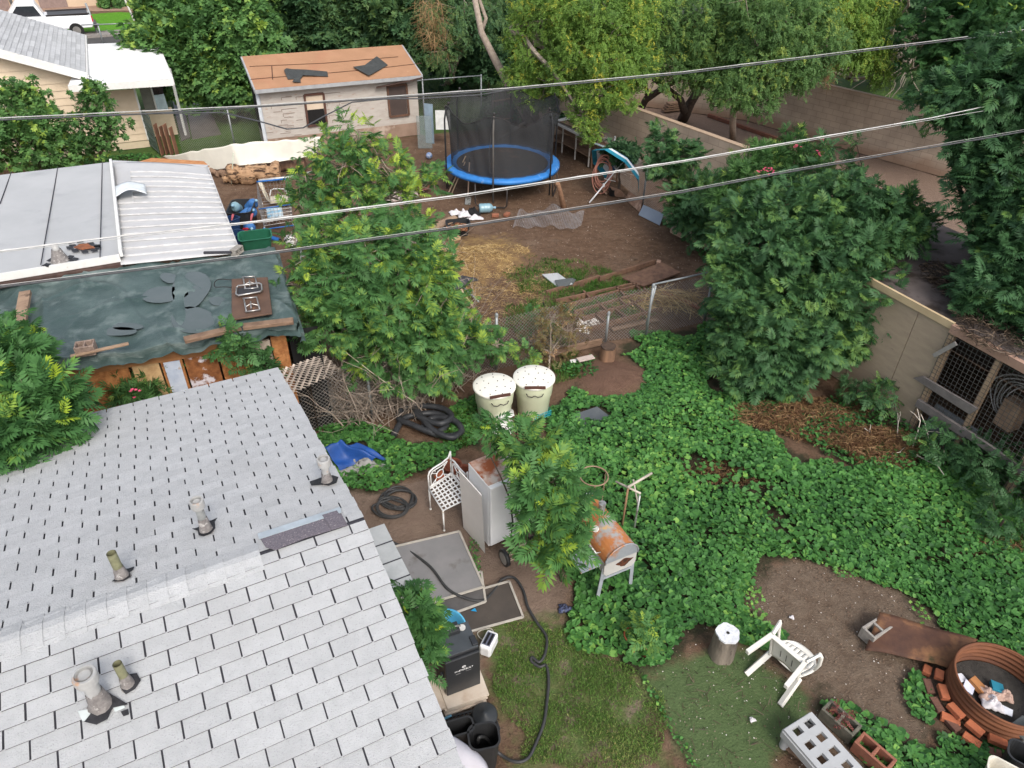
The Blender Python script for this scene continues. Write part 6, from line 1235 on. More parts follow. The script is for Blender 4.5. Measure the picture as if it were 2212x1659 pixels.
b = MB(); b.sheet([W(1170, 592, .06), W(1205, 589, .08), W(1237, 612, .14), W(1206, 621, .06)], .03); tag(b.build('slab_offcut', mat('pale_panel', (.46, .48, .49), (.4, .41, .42), s=3, rough=.6), None, world=True, bevel=.01), 'pale grey panel lying in the yard grass', 'panel')
b = MB(); b.sheet([W(1198, 605, .12), W(1238, 600, .2), W(1230, 616, .12), W(1206, 620, .1)], .02); b.sheet([W(1230, 600, .2), W(1244, 603, .2), W(1236, 616, .1), W(1226, 612, .1)], .02); tag(b.build('glass_sheet', mat('dark_sheet', (.1, .11, .11), rough=.3), None, world=True), 'dark broken sheet leaning on the pale grey panel', 'sheet')
# right: umbrella, board, slabs, hose, bench
um = thing('beach_umbrella', 'open teal and white striped beach umbrella tipped over by the fence', 'umbrella', W(1273, 438))
ua, ub_ = W(1273, 438, .05), W(1342, 354, .95); ax = (ub_-ua).normalized()
b = MB(); b.tube([ua, ua.lerp(ub_, .45)], .022, 8); b.tube([ua.lerp(ub_, .4), ub_], .016, 8); b.lathe([(.035, -.04), (.035, .04)], ua.lerp(ub_, .45), 8); b.build('pole', mat('white_pole', (.75, .76, .78), rough=.4), um, world=True)
Mq = ax.to_track_quat('Z', 'Y').to_matrix(); b = MB(); vs = []; seg = 8
b2 = MB()
for k in range(seg):
    a0, a1 = k*math.tau/seg, (k+1)*math.tau/seg
    if k in (5, 6): continue
    for j in range(6):
        t0, t1 = j/6, (j+1)/6; f = lambda a, t: ub_+ax*.12+Mq@Vector((.92*math.sin(t*1.25)/math.sin(1.25)*math.cos(a), .92*math.sin(t*1.25)/math.sin(1.25)*math.sin(a), -.42*t**2))
        b.mi = 1 if j in (1, 4) else (2 if j in (3,) else 0)
        b.add([f(a0, t0), f(a1, t0), f(a1, t1), f(a0, t1)], [(0, 1, 2, 3)])
b.build('canopy', [mat('teal_cloth', (.02, .22, .32), rough=.7), mat('white_cloth2', (.7, .75, .78), rough=.7), mat('navy_cloth', (.04, .12, .25), rough=.7)], um, world=True, solid=.004)
b = MB()
for k in range(8): a = k*math.tau/8; b.tube([ub_-ax*.25, ub_+ax*.05+Mq@Vector((.5*math.cos(a), .5*math.sin(a), -.05))], .006, 4)
b.tube([W(1305, 386, .6), W(1330, 392, .6)], .008, 4); b.build('rib', white, um, world=True)
b = MB(); b.sheet([W(1390, 442, .28), W(1434, 462, .28), W(1425, 487, .02), W(1379, 464, .02)], .03, (0, -1, .6)); tag(b.build('grey_board', mat('blue_grey_board2', (.27, .32, .39), (.24, .29, .36), s=3, rough=.6), None, world=True, bevel=.005), 'blue grey board leaning on the fence post', 'board')
for i, q in enumerate((((1287, 396), (1300, 398), (1316, 414), (1310, 420)), ((1318, 402), (1340, 410), (1358, 428), (1330, 424)), ((1358, 413), (1388, 432), (1382, 458), (1352, 432)))):
    b = MB(); b.sheet([W(*q[0], .28), W(*q[1], .28), W(*q[2], .02), W(*q[3], .02)], .04, (0, -1, .7)); tag(b.build('stone_slab', mat('rusty_slab', (.36, .22, .15), (.22, .14, .10), s=4, rough=.9, c3=(.45, .3, .22), s3=3), None, world=True), ('leftmost tan slab on edge under the umbrella', 'middle rusty slab on edge beside the black pot', 'rightmost brown slab on edge beside the blue grey board')[i], 'slab')
b = MB(); b.lathe([(.09, 0), (.12, .2), (.13, .2), (.11, .19), (.08, .03)], W(1322, 422), 14); tag(b.build('flower_pot', blackp, None, world=True), 'small black pot beside the stone slabs', 'pot')
b = MB();
b = MB(); b.bar(W(1450, 498, .04), W(1590, 568, .04), .1, .1)
for i, v in enumerate(b.v): b.v[i] = v+Vector((random.uniform(-.03, .03), random.uniform(-.03, .03), 0))
tag(b.build('edging', mat('pink_stone', (.42, .27, .2)), None, world=True), 'line of broken stone edging along the foot of the right fence', 'edging')
b = MB()
for k in range(9):
    c = W(1302, 366, .75)+Vector((random.gauss(0, .03), random.gauss(0, .05), random.gauss(0, .04))); rx, rz_ = .2+.02*k*.5, .42+.03*(k % 3); b.tube([c+Vector((rx*math.cos(a), .05*math.sin(2*a+k), rz_*math.sin(a)-.02*k)) for a in np.linspace(0, math.tau, 21)], .016, 5)
tag(b.build('garden_hose', mat('salmon_hose', (.50, .23, .17), rough=.6), None, world=True), 'salmon pink coiled hose hanging by the fence beside the umbrella', 'hose')
bn = thing('storage_bench', 'long grey work bench with planks on top along the block wall', 'bench', W(1250, 320)); ba, bb_ = W(1192, 260, .9), W(1258, 293, .9); bd = (bb_-ba).normalized(); bnn = Vector((-bd.y, bd.x, 0)); ba -= bd*.1
b = MB(); b.sheet([ba, bb_+bd*.5, bb_+bd*.5+bnn*.7, ba+bnn*.7], .05, Z); b.build('bench_top', mat('grey_bench_wood', (.27, .25, .23), (.2, .18, .16), s=5, rough=.85), bn, world=True)
b = MB(); b.bar(ba-Z*.02-bnn*.02, bb_+bd*.5-Z*.02-bnn*.02, .03, .07); b.build('edge_strip', white, bn, world=True)
for k in range(4):
    b = MB(); q = ba.lerp(bb_+bd*.45, k/3)+bnn*.02; b.bar(Vector((q.x, q.y, 0)), q-Z*.05, .05); q += bnn*.62; b.bar(Vector((q.x, q.y, 0)), q-Z*.05, .05); b.build('leg', mat('grey_white_leg', (.5, .48, .45), rough=.8), bn, world=True)
b = MB(); b.sheet([ba-Z*.55, bb_+bd*.5-Z*.55, bb_+bd*.5+bnn*.65-Z*.55, ba+bnn*.65-Z*.55], .03, Z); b.bar(ba-Z*.2+bnn*.3, bb_-Z*.2+bd*.45+bnn*.3, .02, .3); b.build('lower_shelf', wood, bn, world=True)
for i, (t0, o_, lab) in enumerate(((.1, .15, 'front plank on the long bench by the block wall'), (.25, .3, 'middle plank on the long bench by the block wall'), (.2, .5, 'rear warped plank on the long bench by the block wall'))):
    b = MB(); a = ba+bd*t0*2+bnn*o_+Z*.03; b.bar(a, a+bd*2.1+bnn*.08+Z*.03, .1, .03); tag(b.build('plank', pine if i != 2 else wood, None, world=True), lab, 'plank')
b = MB(); b.bar(ba+bd*.35+bnn*.1+Z*.04, ba+bd*.35+bnn*.55+Z*.08, .22, .02); tag(b.build('tile', white, None, world=True), 'white board laid across the left end of the bench', 'board')
bn2 = thing('work_table', 'dark low table with clutter right of the long bench', 'table', W(1300, 350)); a = W(1278, 310, .8); b = MB(); b.sheet([a, a+bd*1.5, a+bd*1.5+bnn*.7, a+bnn*.7], .04, Z); b.build('table_top', jm, bn2, world=True)
b = MB()
for q in (a+bd*.04+bnn*.04, a+bd*1.45+bnn*.04, a+bd*.04+bnn*.6, a+bd*1.45+bnn*.6): b.bar(Vector((q.x, q.y, 0)), q-Z*.04, .05)
b.build('leg', jm, bn2, world=True)
b = MB(); b.bar(a+Z*.04+bd*.0, a+bd*1.3+Z*.05+bnn*.2, .12, .02); tag(b.build('corrugated_strip', mat('pale_teal', (.5, .62, .68), rough=.5), None, world=True), 'pale blue strip of sheeting on the dark table by the umbrella', 'sheeting')
b = MB(); b.tube([W(1294, 340), W(1290, 320, .5), W(1283, 312, .85)], .02, 5); b.tube([W(1300, 420), W(1291, 402, .2), W(1299, 385, .35)], .03, 6) ; tag(b.build('old_stick', wood, None, world=True), 'old crooked stick against the dark table', 'stick')
pst = [W(1218, 450), W(1211, 418, .45), W(1205, 396, .85)]; b = MB(); b.tube(pst, [.09, .07, .06], 8); tag(b.build('broken_post', mat('splintered_wood', (.34, .20, .12), (.2, .11, .07), s=9, rough=.95, bump=1), None, world=True), 'splintered broken tree post standing in front of the trampoline', 'post')
b = MB(); c = W(905, 388, .35); M_ = Matrix.Rotation(R_(70), 3, 'X')@Matrix.Rotation(R_(35), 3, 'Y'); b.lathe([(.3, -.3), (.3, .3)], c, 24, M=M_); tag(b.build('rusty_drum', mat('rust_drum', (.17, .065, .05), (.12, .05, .04), s=5, rough=.8), None, world=True, solid=.01), 'open rusty brown drum ring left of the trampoline', 'drum')
b = MB(); b.lathe([(0, -.11), (.06, -.092), (.1, -.045), (.11, 0), (.1, .045), (.06, .092), (0, .11)], W(927, 336, .11), 16); tag(b.build('ball', mat('blue_ball', (.05, .14, .35), (.45, .5, .6), s=14, rough=.5), None, world=True), 'small blue ball on the dirt left of the trampoline', 'ball')
for i, q in enumerate(((903, 270, 934, 268, 2), (920, 258, 938, 258, 1), (943, 264, 974, 262, 0))):
    x0, y0, x1, y1, k = q; b = MB(); a, c = W(x0, y0+50), W(x1, y1+52); h_ = (1.1, 1.35, 1.2)[i]
    if i == 2: a.z = c.z = .55
    b.sheet([a, c, c+Z*(h_-a.z), a+Z*(h_-a.z)], .02, -V); tag(b.build('metal_sheet' if i else 'clear_sheet', (mat('clear_sheet', (.3, .36, .36), rough=.1, alpha=.35), mat('blue_sheet', (.25, .33, .4), rough=.4), mat('mirror_sheet', (.75, .77, .75), rough=.25))[i], None, world=True), ('clear sheet leaning on the fence left of the trampoline', 'narrow blue grey panel standing at the fence left of the trampoline', 'bright white panel on the fence beside the trampoline net')[i], 'panel')
# logs, white sheet at the back
def logm(lab, x0, y0, x1, y1, r, m, z=None):
    b = MB(); a, c = W(x0, y0, z or r), W(x1, y1, z or r); n = 24; pts = [a.lerp(c, i/n)+Vector((0, 0, .04*math.sin(i*.6))) for i in range(n+1)]; b.tube(pts, [r*(1+.16*math.sin(i*.9)+random.uniform(-.08, .08)) for i in range(n+1)], 14)
    for i, v in enumerate(b.v): b.v[i] = v+Vector((random.gauss(0, .012), random.gauss(0, .014), random.gauss(0, .018)))
    return tag(b.build('log', m, None, world=True), lab, 'log')
logmt = mat('split_log', (.45, .29, .17), (.26, .15, .085), s=6, rough=.95, bump=1, bs=20, c3=(.05, .03, .02), s3=6, t3=(.52, .6), stretch=(.3, 1.6, 2.2))
logm('big split rotten log in front of the white sheet', 498, 378, 605, 372, .26, logmt); logm('dark rear log behind the big split log', 560, 360, 660, 358, .16, jm); logm('short pale log piece under the left end of the big log', 484, 388, 545, 389, .11, logmt); logm('thin grey branch pile at the corner of the ribbed roof', 455, 372, 500, 378, .09, wood)
b = MB()
cs = [W(352, 338, .15), W(400, 330, .5), W(445, 322, .75), W(500, 312, 1.0), W(560, 306, 1.05), W(625, 302, 1.1), W(692, 296, 1.1)]; cf = [W(405, 352, .15), W(430, 360, .15), W(470, 366, .15), W(520, 357, .4), W(580, 352, .45), W(640, 344, .5), W(694, 330, .6)]
def shf(u_, v_):
    x = u_*5.999; i = int(x); f = x-i; a = cs[i].lerp(cs[i+1], f); c = cf[i].lerp(cf[i+1], f); p = a.lerp(c, v_); return p+Z*(.03*math.sin(u_*17+v_*5+2*math.sin(u_*9))*math.sin(v_*3)+.018*math.sin(u_*41+v_*7+math.sin(u_*23))*(1-v_)-.12*math.sin(math.pi*v_))
b.grid(shf, 90, 18); tag(b.build('white_sheet', mat('cream_vinyl', (.70, .68, .60), (.64, .62, .55), s=3, rough=.5), None, world=True, solid=.008), 'long cream vinyl sheet draped over junk in front of the brick shed', 'tarpaulin')
stick('thin_rod', 'thin pale green rod standing in the dirt in front of the big split log', 'rod', 500, 398, 504, 330, 1.0, .012, mat('pale_green_rod', (.55, .62, .5), rough=.5))
# lounge frame, cart, jugs, bins
lf = thing('lounge_frame', 'bent pale metal lounge frame lying on the dirt behind the shopping cart', 'frame', W(600, 400)); alum = mat('aluminium', (.58, .58, .56), rough=.4, metal=.4)
b = MB(); b.tube([W(558, 390, .5), W(620, 383, .5), W(705, 365, .5)], .035, 6); b.build('side_rail', alum, lf, world=True)
b = MB(); b.sheet([W(556, 392, .5), W(564, 392, .5), W(584, 438, .15), W(576, 432, .15)], .03); b.build('sling', mat('cream_sling', (.62, .56, .44), rough=.8), lf, world=True)
b = MB(); b.sheet([W(582, 424, .3), W(626, 420, .3), W(626, 432, .3), W(584, 436, .3)], .05); b.build('seat_edge', mat('cream_sling', (.62, .56, .44)), lf, world=True)
b = MB(); b.tube([W(583, 422, .35), W(585, 411, .4), W(592, 408, .45), W(612, 408, .45), W(618, 412, .4), W(621, 420, .35)], .018, 6); b.build('handle', white, lf, world=True)
jb = mat('blue_jug', (.05, .17, .42), (.035, .12, .32), s=5, rough=.15, spec=.7)
wb = tubbox('wheelie_bin', 'black bin lying open and full of blue water jugs beside the ribbed metal roof', 'bin', W(530, 488, .1), R_(98), .95, .62, .55, blackp, taper=.85, r=.1)
for i, (x, y, z, m, lab, rt) in enumerate(((515, 441, .5, clearb, 'grey green jug at the upper left of the black bin', (1.0, .1, 0)), (537, 439, .5, jb, 'upright blue jug at the upper right of the black bin', (.9, .1, 1)), (541, 455, .45, jb, 'blue jug tilted in the middle of the black bin', (.9, .3, .4)), (519, 462, .4, jb, 'small dark blue jug at the left side of the black bin', (1.2, 0, 2.4)), (536, 480, .4, jb, 'big blue jug lying at the front of the black bin', (1.3, .2, .5)))):
    jugthing(lab, W(x, y+10, z-.1), rt, m, None)
for x, lab in ((492, 'upper dark blue crate by the edge of the ribbed roof'), (502, 'lower dark blue crate by the edge of the ribbed roof')):
    tubbox('blue_tub', lab.replace('crate', 'tub'), 'tub', W(x+12, 500 if x < 500 else 532, .25), R_(60), .4, .3, .35, mat('navy_plastic', (.02, .05, .13), rough=.4))
for x, lab in ((508, 'left pink glove on the rim of the black bin'), (549, 'right pink glove on the rim of the black bin')):
    b = MB(); p = W(x-3, 462, .6); b.tube([p, p+Vector((.02, -.12, .02)), p+Vector((.03, -.3, -.06))], [.03, .035, .02], 7); tag(b.build('bin_handle', mat('pink_red', (.5, .12, .14), rough=.6), None, world=True), lab.replace('glove', 'strap'), 'strap')
gc = thing('fuel_can', 'small red fuel can beside the black bin of jugs', 'can', W(536, 520, .1)); b = MB(); b.box((0, 0, .14), (.26, .18, .28)); b.build('body', mat('red_plastic', (.5, .02, .03), rough=.4), gc, bevel=.03); b = MB(); b.tube([(-.06, 0, .28), (-.06, 0, .33), (.06, 0, .34), (.08, 0, .28)], .018, 6); b.build('handle', mat('red_plastic', (.5, .02, .03)), gc); b = MB(); b.tube([(.1, 0, .27), (.1, 0, .34)], .03, 8); b.build('cap', blackp, gc)
tubbox('green_bin', 'green plastic bin tipped beside the corner of the green tarp', 'bin', W(557, 538, .35), R_(20), .75, .4, .4, mat('green_plastic', (.03, .17, .10), (.025, .13, .08), s=5, rough=.45), rot=(R_(10), 0, R_(20)))
pt = thing('propane_tank', 'white propane tank lying near the blue scooter', 'tank', W(628, 520, .15), rot=(R_(75), 0, R_(30))); b = MB(); b.lathe([(0, -.2), (.1, -.18), (.15, -.1), (.15, .1), (.1, .18), (0, .2)], (0, 0, 0), 18); b.build('tank', white, pt); b = MB(); b.lathe([(.09, .17), (.1, .27), (.085, .27), (.08, .17)], (0, 0, 0), 14); b.build('collar', white, pt)
scb = mat('scooter_blue', (.02, .14, .45), rough=.35); sc = thing('kick_scooter', 'blue folding scooter lying in front of the shopping cart', 'scooter', W(590, 518)); b = MB(); b.bar(W(568, 508, .12), W(602, 518, .1), .14, .03); b.build('deck', scb, sc, world=True)
b = MB(); b.tube([W(568, 508, .12), W(571, 492, .3)], .025, 7); b.tube([W(566, 496, .3), W(640, 486, .3)], .015, 6); b.build('steering_tube', scb, sc, world=True)
for x, y in ((562, 512), (604, 520)): b = MB(); q = W(x, y, .06); b.tube([q-V*.02, q+V*.02], .06, 12); b.build('wheel', blackp, sc, world=True)
ct = thing('shopping_cart', 'wire shopping cart with blue trim and junk inside behind the blue scooter', 'cart', W(605, 490)); cc = [W(570, 488, .35), W(632, 478, .35), W(622, 430, .35), W(566, 436, .35)]; ch = [p+Z*.5+(p-(cc[0]+cc[2])/2)*.12 for p in cc]
b = MB()
for z_ in np.linspace(0, 1, 6):
    q = [a_.lerp(c, z_) for a_, c in zip(cc, ch)]; b.tube(q+[q[0]], .006, 4)
for i in range(4):
    for k in range(9):
        f = k/9; b.tube([cc[i].lerp(cc[(i+1) % 4], f), ch[i].lerp(ch[(i+1) % 4], f)], .005, 4)
for k in range(9): f = k/8; b.tube([cc[0].lerp(cc[3], f), cc[1].lerp(cc[2], f)], .005, 4)
b.build('basket', chrome, ct, world=True)
b = MB(); b.tube([ch[3]+Z*.04, ch[2]+Z*.04], .022, 8); b.tube([ch[0], ch[1]], .014, 6); b.build('handle', scb, ct, world=True)
b = MB()
for i in (0, 1): b.tube([cc[i]-Z*.02, cc[i]-Z*.25], .012, 6); b.tube([cc[3-i]-Z*.02, cc[3-i]-Z*.25], .012, 6); b.tube([cc[i]-Z*.25, cc[3-i]-Z*.25], .012, 6)
b.build('undercarriage', chrome, ct, world=True)
for i in range(4): b = MB(); q = cc[i]-Z*.29; b.tube([q-U*.015, q+U*.015], .05, 10); b.build('wheel', blackp, ct, world=True)
b = MB(); b.sheet([W(578, 470, .5), W(612, 466, .5), W(608, 448, .55), W(574, 450, .5)], .04); tag(b.build('folded_canvas', mat('blue_white_fabric', (.12, .3, .45), (.5, .58, .6), s=6, rough=.7), None, world=True), 'blue and white fabric in the shopping cart', 'fabric')
b = MB(); a = W(649, 525); 
for sx in (0, .38):
    b.tube([W(650, 620, .12)+U*sx, W(650, 530, .4)+U*sx], .016, 6)
for k in range(6): b.tube([W(650, 620, .12).lerp(W(650, 530, .4), k/6+.05), W(650, 620, .12).lerp(W(650, 530, .4), k/6+.05)+U*.38], .014, 6)
tag(b.build('ladder', alum, None, world=True), 'aluminium ladder lying behind the big feathery tree', 'ladder')
b = MB(); b.sheet([W(812, 440, .04), W(905, 425, .04), W(900, 410, .04), W(820, 416, .04)], .03); tag(b.build('pale_board', mat('pale_pinkish_board', (.45, .37, .33), rough=.9), None, world=True), 'pale flat boards on the dirt seen through the tall thin tree', 'board')
stick('metal_pipe', 'grey pipe lying on the dirt right of the big feathery tree', 'pipe', 998, 618, 1034, 652, .12, .025, galv); stick('wooden_stick', 'pale stake leaning beside the grey pipe', 'stick', 1024, 668, 994, 622, .5, .025, handle)
stick('dark_rod', 'bent dark iron rod standing in the straw left of the frame', 'rod', 1181, 680, 1172, 648, .5, .014, dkm)
b = MB(); b.tube([W(938, 560), W(934, 535, .6)], .02, 6); b.box(W(942, 570, .12), (.3, .25, .2)); tag(b.build('black_crate', blackp, None, world=True), 'black crate with a metal stake left of the straw heap', 'crate')
cloth('plastic_sheet', 'black plastic sheet crumpled under the twigs left of the yard', 'plastic', 985, 610, .45, .3, .18, mat('black_sheet', (.03, .03, .034), (.06, .06, .065), s=4, rough=.5), 6)

# ============================================================ OBJECTS: FRONT YARD
# lidded white tubs
tubm = mat('cream_plastic', (.66, .69, .50), (.60, .63, .45), s=3, rough=.5, c3=(.45, .42, .3), s3=2, t3=(.6, .8)); lidm = mat('white_lid', (.76, .75, .68), (.70, .69, .62), s=3, rough=.5, c3=(.55, .48, .36), s3=2.5, t3=(.62, .8)); hole = mat('dark_hole', (.03, .028, .025))
def can(lab, px, py, rz, mesh=False):
    H_ = .78; base = W(px, py, H_+.06); base.z = 0; t = thing('lidded_tub', lab, 'tub', base, rz)
    b = MB(); b.lathe([(0, 0), (.25, 0), (.27, .02), (.31, .45), (.325, .47), (.345, .72), (.355, H_), (.34, H_)], seg=36); b.build('tub_body', tubm, t)
    b = MB(); b.lathe([(.362, H_-.03), (.372, H_-.02), (.372, H_+.01), (.355, H_+.022), (.2, H_+.038), (0.001, H_+.042)], seg=40); o = b.build('lid', lidm, t)
    b = MB()
    for r, n_ in ((.1, 3), (.2, 6), (.3, 9)):
        for k in range(n_):
            a = k*math.tau/n_+r*7; z = H_+.044-.16*r*r; b.lathe([(.009, -.01), (.009, .004), (0, .004)], (r*math.cos(a), r*math.sin(a), z+.004), 7)
    for k in range(9): a = -1.57+(k-4)*.42; b.lathe([(.012, 0), (0, .001)], (.318*math.cos(a), .318*math.sin(a), .6), 6, M=Matrix.Rotation(R_(90), 3, 'X'))
    b.build('drain_hole', hole, o)
    b = MB(); b.bar((-.18, -.355, H_+.035), (.18, -.355, H_+.035), .025, .05); b.build('lid_grip', mat('brown_strip', (.10, .045, .035), rough=.7), o)
    b = MB(); b.tube([(-.15, -.345, .68), (-.12, -.375, .64), (-.05, -.385, .63), (0, -.385, .66), (.05, -.385, .63), (.12, -.375, .64), (.15, -.345, .68)], .008, 6); b.build('bail_handle', dkm, t)
    return t
can('left of the two cream tubs with holed lids by the fence, grip tilted', 1068, 827, R_(18)); can('right of the two cream tubs with holed lids by the fence, wire rack against it', 1154, 809, R_(2))
b = MB(); a, c = W(1122, 872, .12), W(1183, 860, .12); h_ = .4
for k in range(12): q = a.lerp(c, k/11); b.tube([q, q+Z*h_+Vector((0, .1, 0))], .004, 4)
for k in range(8): b.tube([a+Z*h_*k/7+Vector((0, .1*k/7, 0)), c+Z*h_*k/7+Vector((0, .1*k/7, 0))], .004, 4)
tag(b.build('wire_rack', dkm, None, world=True), 'dark wire rack leaning against the right cream tub', 'rack')
t = thing('wire_basket', 'turquoise wire basket in front of the right cream tub', 'basket', W(1168, 893)); b = MB(); q = [W(1144, 898, .06), W(1184, 884, .06), W(1190, 896, .06), W(1160, 908, .06)]
for z_ in (0, .05, .1): b.tube([p+Z*z_ for p in q]+[q[0]+Z*z_], .006, 4)
for k in range(9): f = k/8; b.tube([q[0].lerp(q[1], f), q[3].lerp(q[2], f)], .004, 4); b.tube([q[0].lerp(q[1], f), q[0].lerp(q[1], f)+Z*.1], .004, 4); b.tube([q[3].lerp(q[2], f), q[3].lerp(q[2], f)+Z*.1], .004, 4)
for k in range(5): f = k/4; b.tube([q[0].lerp(q[3], f), q[1].lerp(q[2], f)], .004, 4)
b.build('basket', mat('turquoise_wire', (.02, .35, .42), rough=.5), t, world=True)
b = MB(); c = W(1087, 925, .0); b.lathe([(.2, 0), (.17, .12), (.1, .16), (.1, .24), (.16, .34), (.17, .36), (0, .36)], c, 14, sx=1.1); 
for i, v in enumerate(b.v): b.v[i] = v+Vector((random.gauss(0, .012), random.gauss(0, .012), 0))
tag(b.build('garden_ornament', white, None, world=True), 'whitish broken garden pedestal half hidden by the near sapling', 'pedestal')
# stump, planks by the fence
def stump(lab, px, py, r, h_, side, top, lean=0):
    t = thing('tree_stump', lab, 'stump', W(px, py)); b = MB(); b.lathe([(r*1.06, -.02), (r*1.02, h_*.3), (r*.98, h_*.7), (r*.95, h_)], seg=22)
    for i, v in enumerate(b.v): a = math.atan2(v.y, v.x); b.v[i] = Vector((v.x*(1+.05*math.sin(5*a)+.03*math.sin(9*a))+lean*v.z, v.y*(1+.05*math.sin(5*a)+.03*math.sin(9*a)), v.z))
    b.build('stump_side', side, t); b = MB(); vs = [Vector((r*.96*(1+.05*math.sin(5*k*math.tau/22)+.03*math.sin(9*k*math.tau/22))*math.cos(k*math.tau/22)+lean*h_, r*.96*(1+.05*math.sin(5*k*math.tau/22)+.03*math.sin(9*k*math.tau/22))*math.sin(k*math.tau/22), h_)) for k in range(22)]; b.sheet([v+Z*.006 for v in vs], .03, Z); b.build('stump_top', top, t); return t
stump('brown stump standing by the fence above the bare mound', 1311, 778, .155, .34, mat('stump_bark', (.26, .15, .09), (.15, .09, .06), s=8, rough=.95, bump=.8, stretch=(1, 1, .3)), mat('stump_dark_top', (.10, .065, .045), (.05, .035, .028), s=9, rough=.9))
ws = stump('stump with a white painted top on the mossy slab beside the weeds', 1558, 1412, .15, .43, mat('grey_stump_bark', (.27, .23, .19), (.13, .11, .09), s=9, rough=.95, bump=1, stretch=(1, 1, .25), c3=(.05, .04, .035), s3=8, t3=(.6, .66)), mat('white_paint_top', (.74, .76, .80), (.6, .62, .66), s=18, rough=.7, bump=.8, bs=40))
b = MB(); b.lathe([(.022, 0), (0, .002)], (0, 0, .439), 9); b.build('pith_hole', hole, ws)
log_on(1232, 781, 1260, 776, .1, .09, .03, white, 'white slat on the grass left of the brown stump', 'slat', 'slat'); log_on(1248, 778, 1282, 770, .16, .14, .03, mat('pinkish_board', (.5, .42, .38), rough=.8), 'pinkish plank piece on the grass left of the brown stump', 'plank', 'plank')
b = MB(); b.sheet([W(1240, 895, .1), W(1290, 878, .12), W(1325, 905, .1), W(1300, 922, .06), W(1262, 925, .06)], .01); tag(b.build('dark_sheet', mat('slate_sheet', (.06, .07, .08), (.1, .11, .115), s=3, rough=.5), None, world=True), 'dark slate coloured sheet sunk in the green weeds', 'sheet')
# lattice
la = thing('wood_lattice', 'pale diagonal wood lattice panel leaning beside the shingled roof corner', 'lattice', W(660, 850)); l0, l1, l2, l3 = W(604, 800, 1.75), W(632, 850, 1.2), W(738, 800, .9), W(700, 765, 1.4); b = MB()
def lf2(u_, v_): return l0.lerp(l3, u_).lerp(l1.lerp(l2, u_), v_)
for k in range(-9, 14):
    for sg, off in ((1, 0), (-1, .014)):
        u0 = k/13; p, q = (u0, 0), (u0+.62, 1)
        if sg < 0: p, q = (u0+.62, 0), (u0, 1)
        if sg < 0 and k % 2: continue
        ts = [t_ for t_ in np.linspace(0, 1, 41) if -.001 <= p[0]+(q[0]-p[0])*t_ <= 1.001]
        if len(ts) > 3:
            t0, t1 = min(ts), max(ts); a = lf2(p[0]+(q[0]-p[0])*t0, t0); c = lf2(p[0]+(q[0]-p[0])*t1, t1); b.bar(a+Z*off, c+Z*off, .038, .008)
b.build('slats', mat('lattice_wood', (.60, .52, .46), (.48, .41, .36), s=5, rough=.9, rand=.2), la, world=True)
b = MB(); b.bar(W(646, 845, .4), W(665, 905, .0), .04); tag(b.build('rusty_stake', mat('rusty_stake', (.3, .15, .07), rough=.9), None, world=True), 'rusty stake at the roof edge below the lattice', 'stake')
b = MB(); b.lathe([(.22, 0), (.2, .25), (.16, .45), (.17, .5)], W(705, 885), 16); tag(b.build('concrete_urn', mat('urn_grey', (.23, .21, .19), rough=.95), None, world=True), 'grey concrete urn in the dead brush', 'urn')
log_on(668, 903, 700, 890, .15, .2, .04, mat('tan_board', (.33, .24, .15), rough=.85), 'tan board lying in the dead brush below the urn', 'board', 'board')
# corrugated drain hose
def wav(pts, n=8):   # Catmull-Rom through world points
    P_ = [Vector(p) for p in pts]; P_ = [P_[0]*2-P_[1]]+P_+[P_[-1]*2-P_[-2]]; out = []
    for i in range(1, len(P_)-2):
        for k in range(n):
            t = k/n; a, b_, c, d = P_[i-1:i+3]; out.append(.5*((2*b_)+(c-a)*t+(2*a-5*b_+4*c-d)*t*t+(3*b_-a-3*c+d)*t**3))
    out.append(P_[-2]); return out
def pxl(l, z): return [W(x, y, z+(dz[0] if dz else 0)) for x, y, *dz in l]
cps = pxl([(850, 940), (872, 905), (905, 895), (940, 893), (965, 905), (960, 925), (935, 935), (915, 925), (930, 905), (965, 903, .05), (990, 915, .05), (995, 935), (960, 942), (920, 930, .06), (885, 915, .06), (862, 905, .04), (868, 885, .04), (905, 876, .05), (955, 882, .05), (975, 900, .08), (950, 915, .1), (905, 900, .08), (900, 885, .06), (930, 925, .08), (975, 945, .04), (1000, 930)], .07)
cv = wav(cps, 14); b = MB(); b.tube(cv, [.052+.006*(i % 2) for i in range(len(cv))], 10); tag(b.build('drain_hose', mat('black_corrugated', (.028, .03, .034), (.045, .047, .052), s=8, rough=.4), None, world=True), 'thick black corrugated drain hose coiled in the weeds by the fence', 'hose')
# blue tarp
b = MB(); tp_ = [W(700, 968, .35), W(770, 955, .3), W(838, 995, .05), W(735, 1020, .05)]
b.grid(lambda u_, v_: tp_[0].lerp(tp_[1], u_).lerp(tp_[3].lerp(tp_[2], u_), v_)+Z*(.1*math.exp(-((u_-.55-.2*v_)/.1)**2)+.05*math.sin(u_*6+v_*4+math.sin(v_*5))+.02*math.sin(v_*9+u_*3)), 40, 24); tag(b.build('blue_tarp', mat('blue_tarp', (.02, .085, .33), (.012, .05, .2), s=3, rough=.45), None, world=True, solid=.006), 'crumpled blue tarp at the edge of the shingled roof', 'tarpaulin')
cloth('grey_sheet', 'grey silvery sheet under the blue tarp', 'tarpaulin', 775, 1010, .45, .22, .16, mat('silver_sheet', (.28, .28, .27), (.18, .18, .175), s=5, rough=.5), 3, ang=.3)
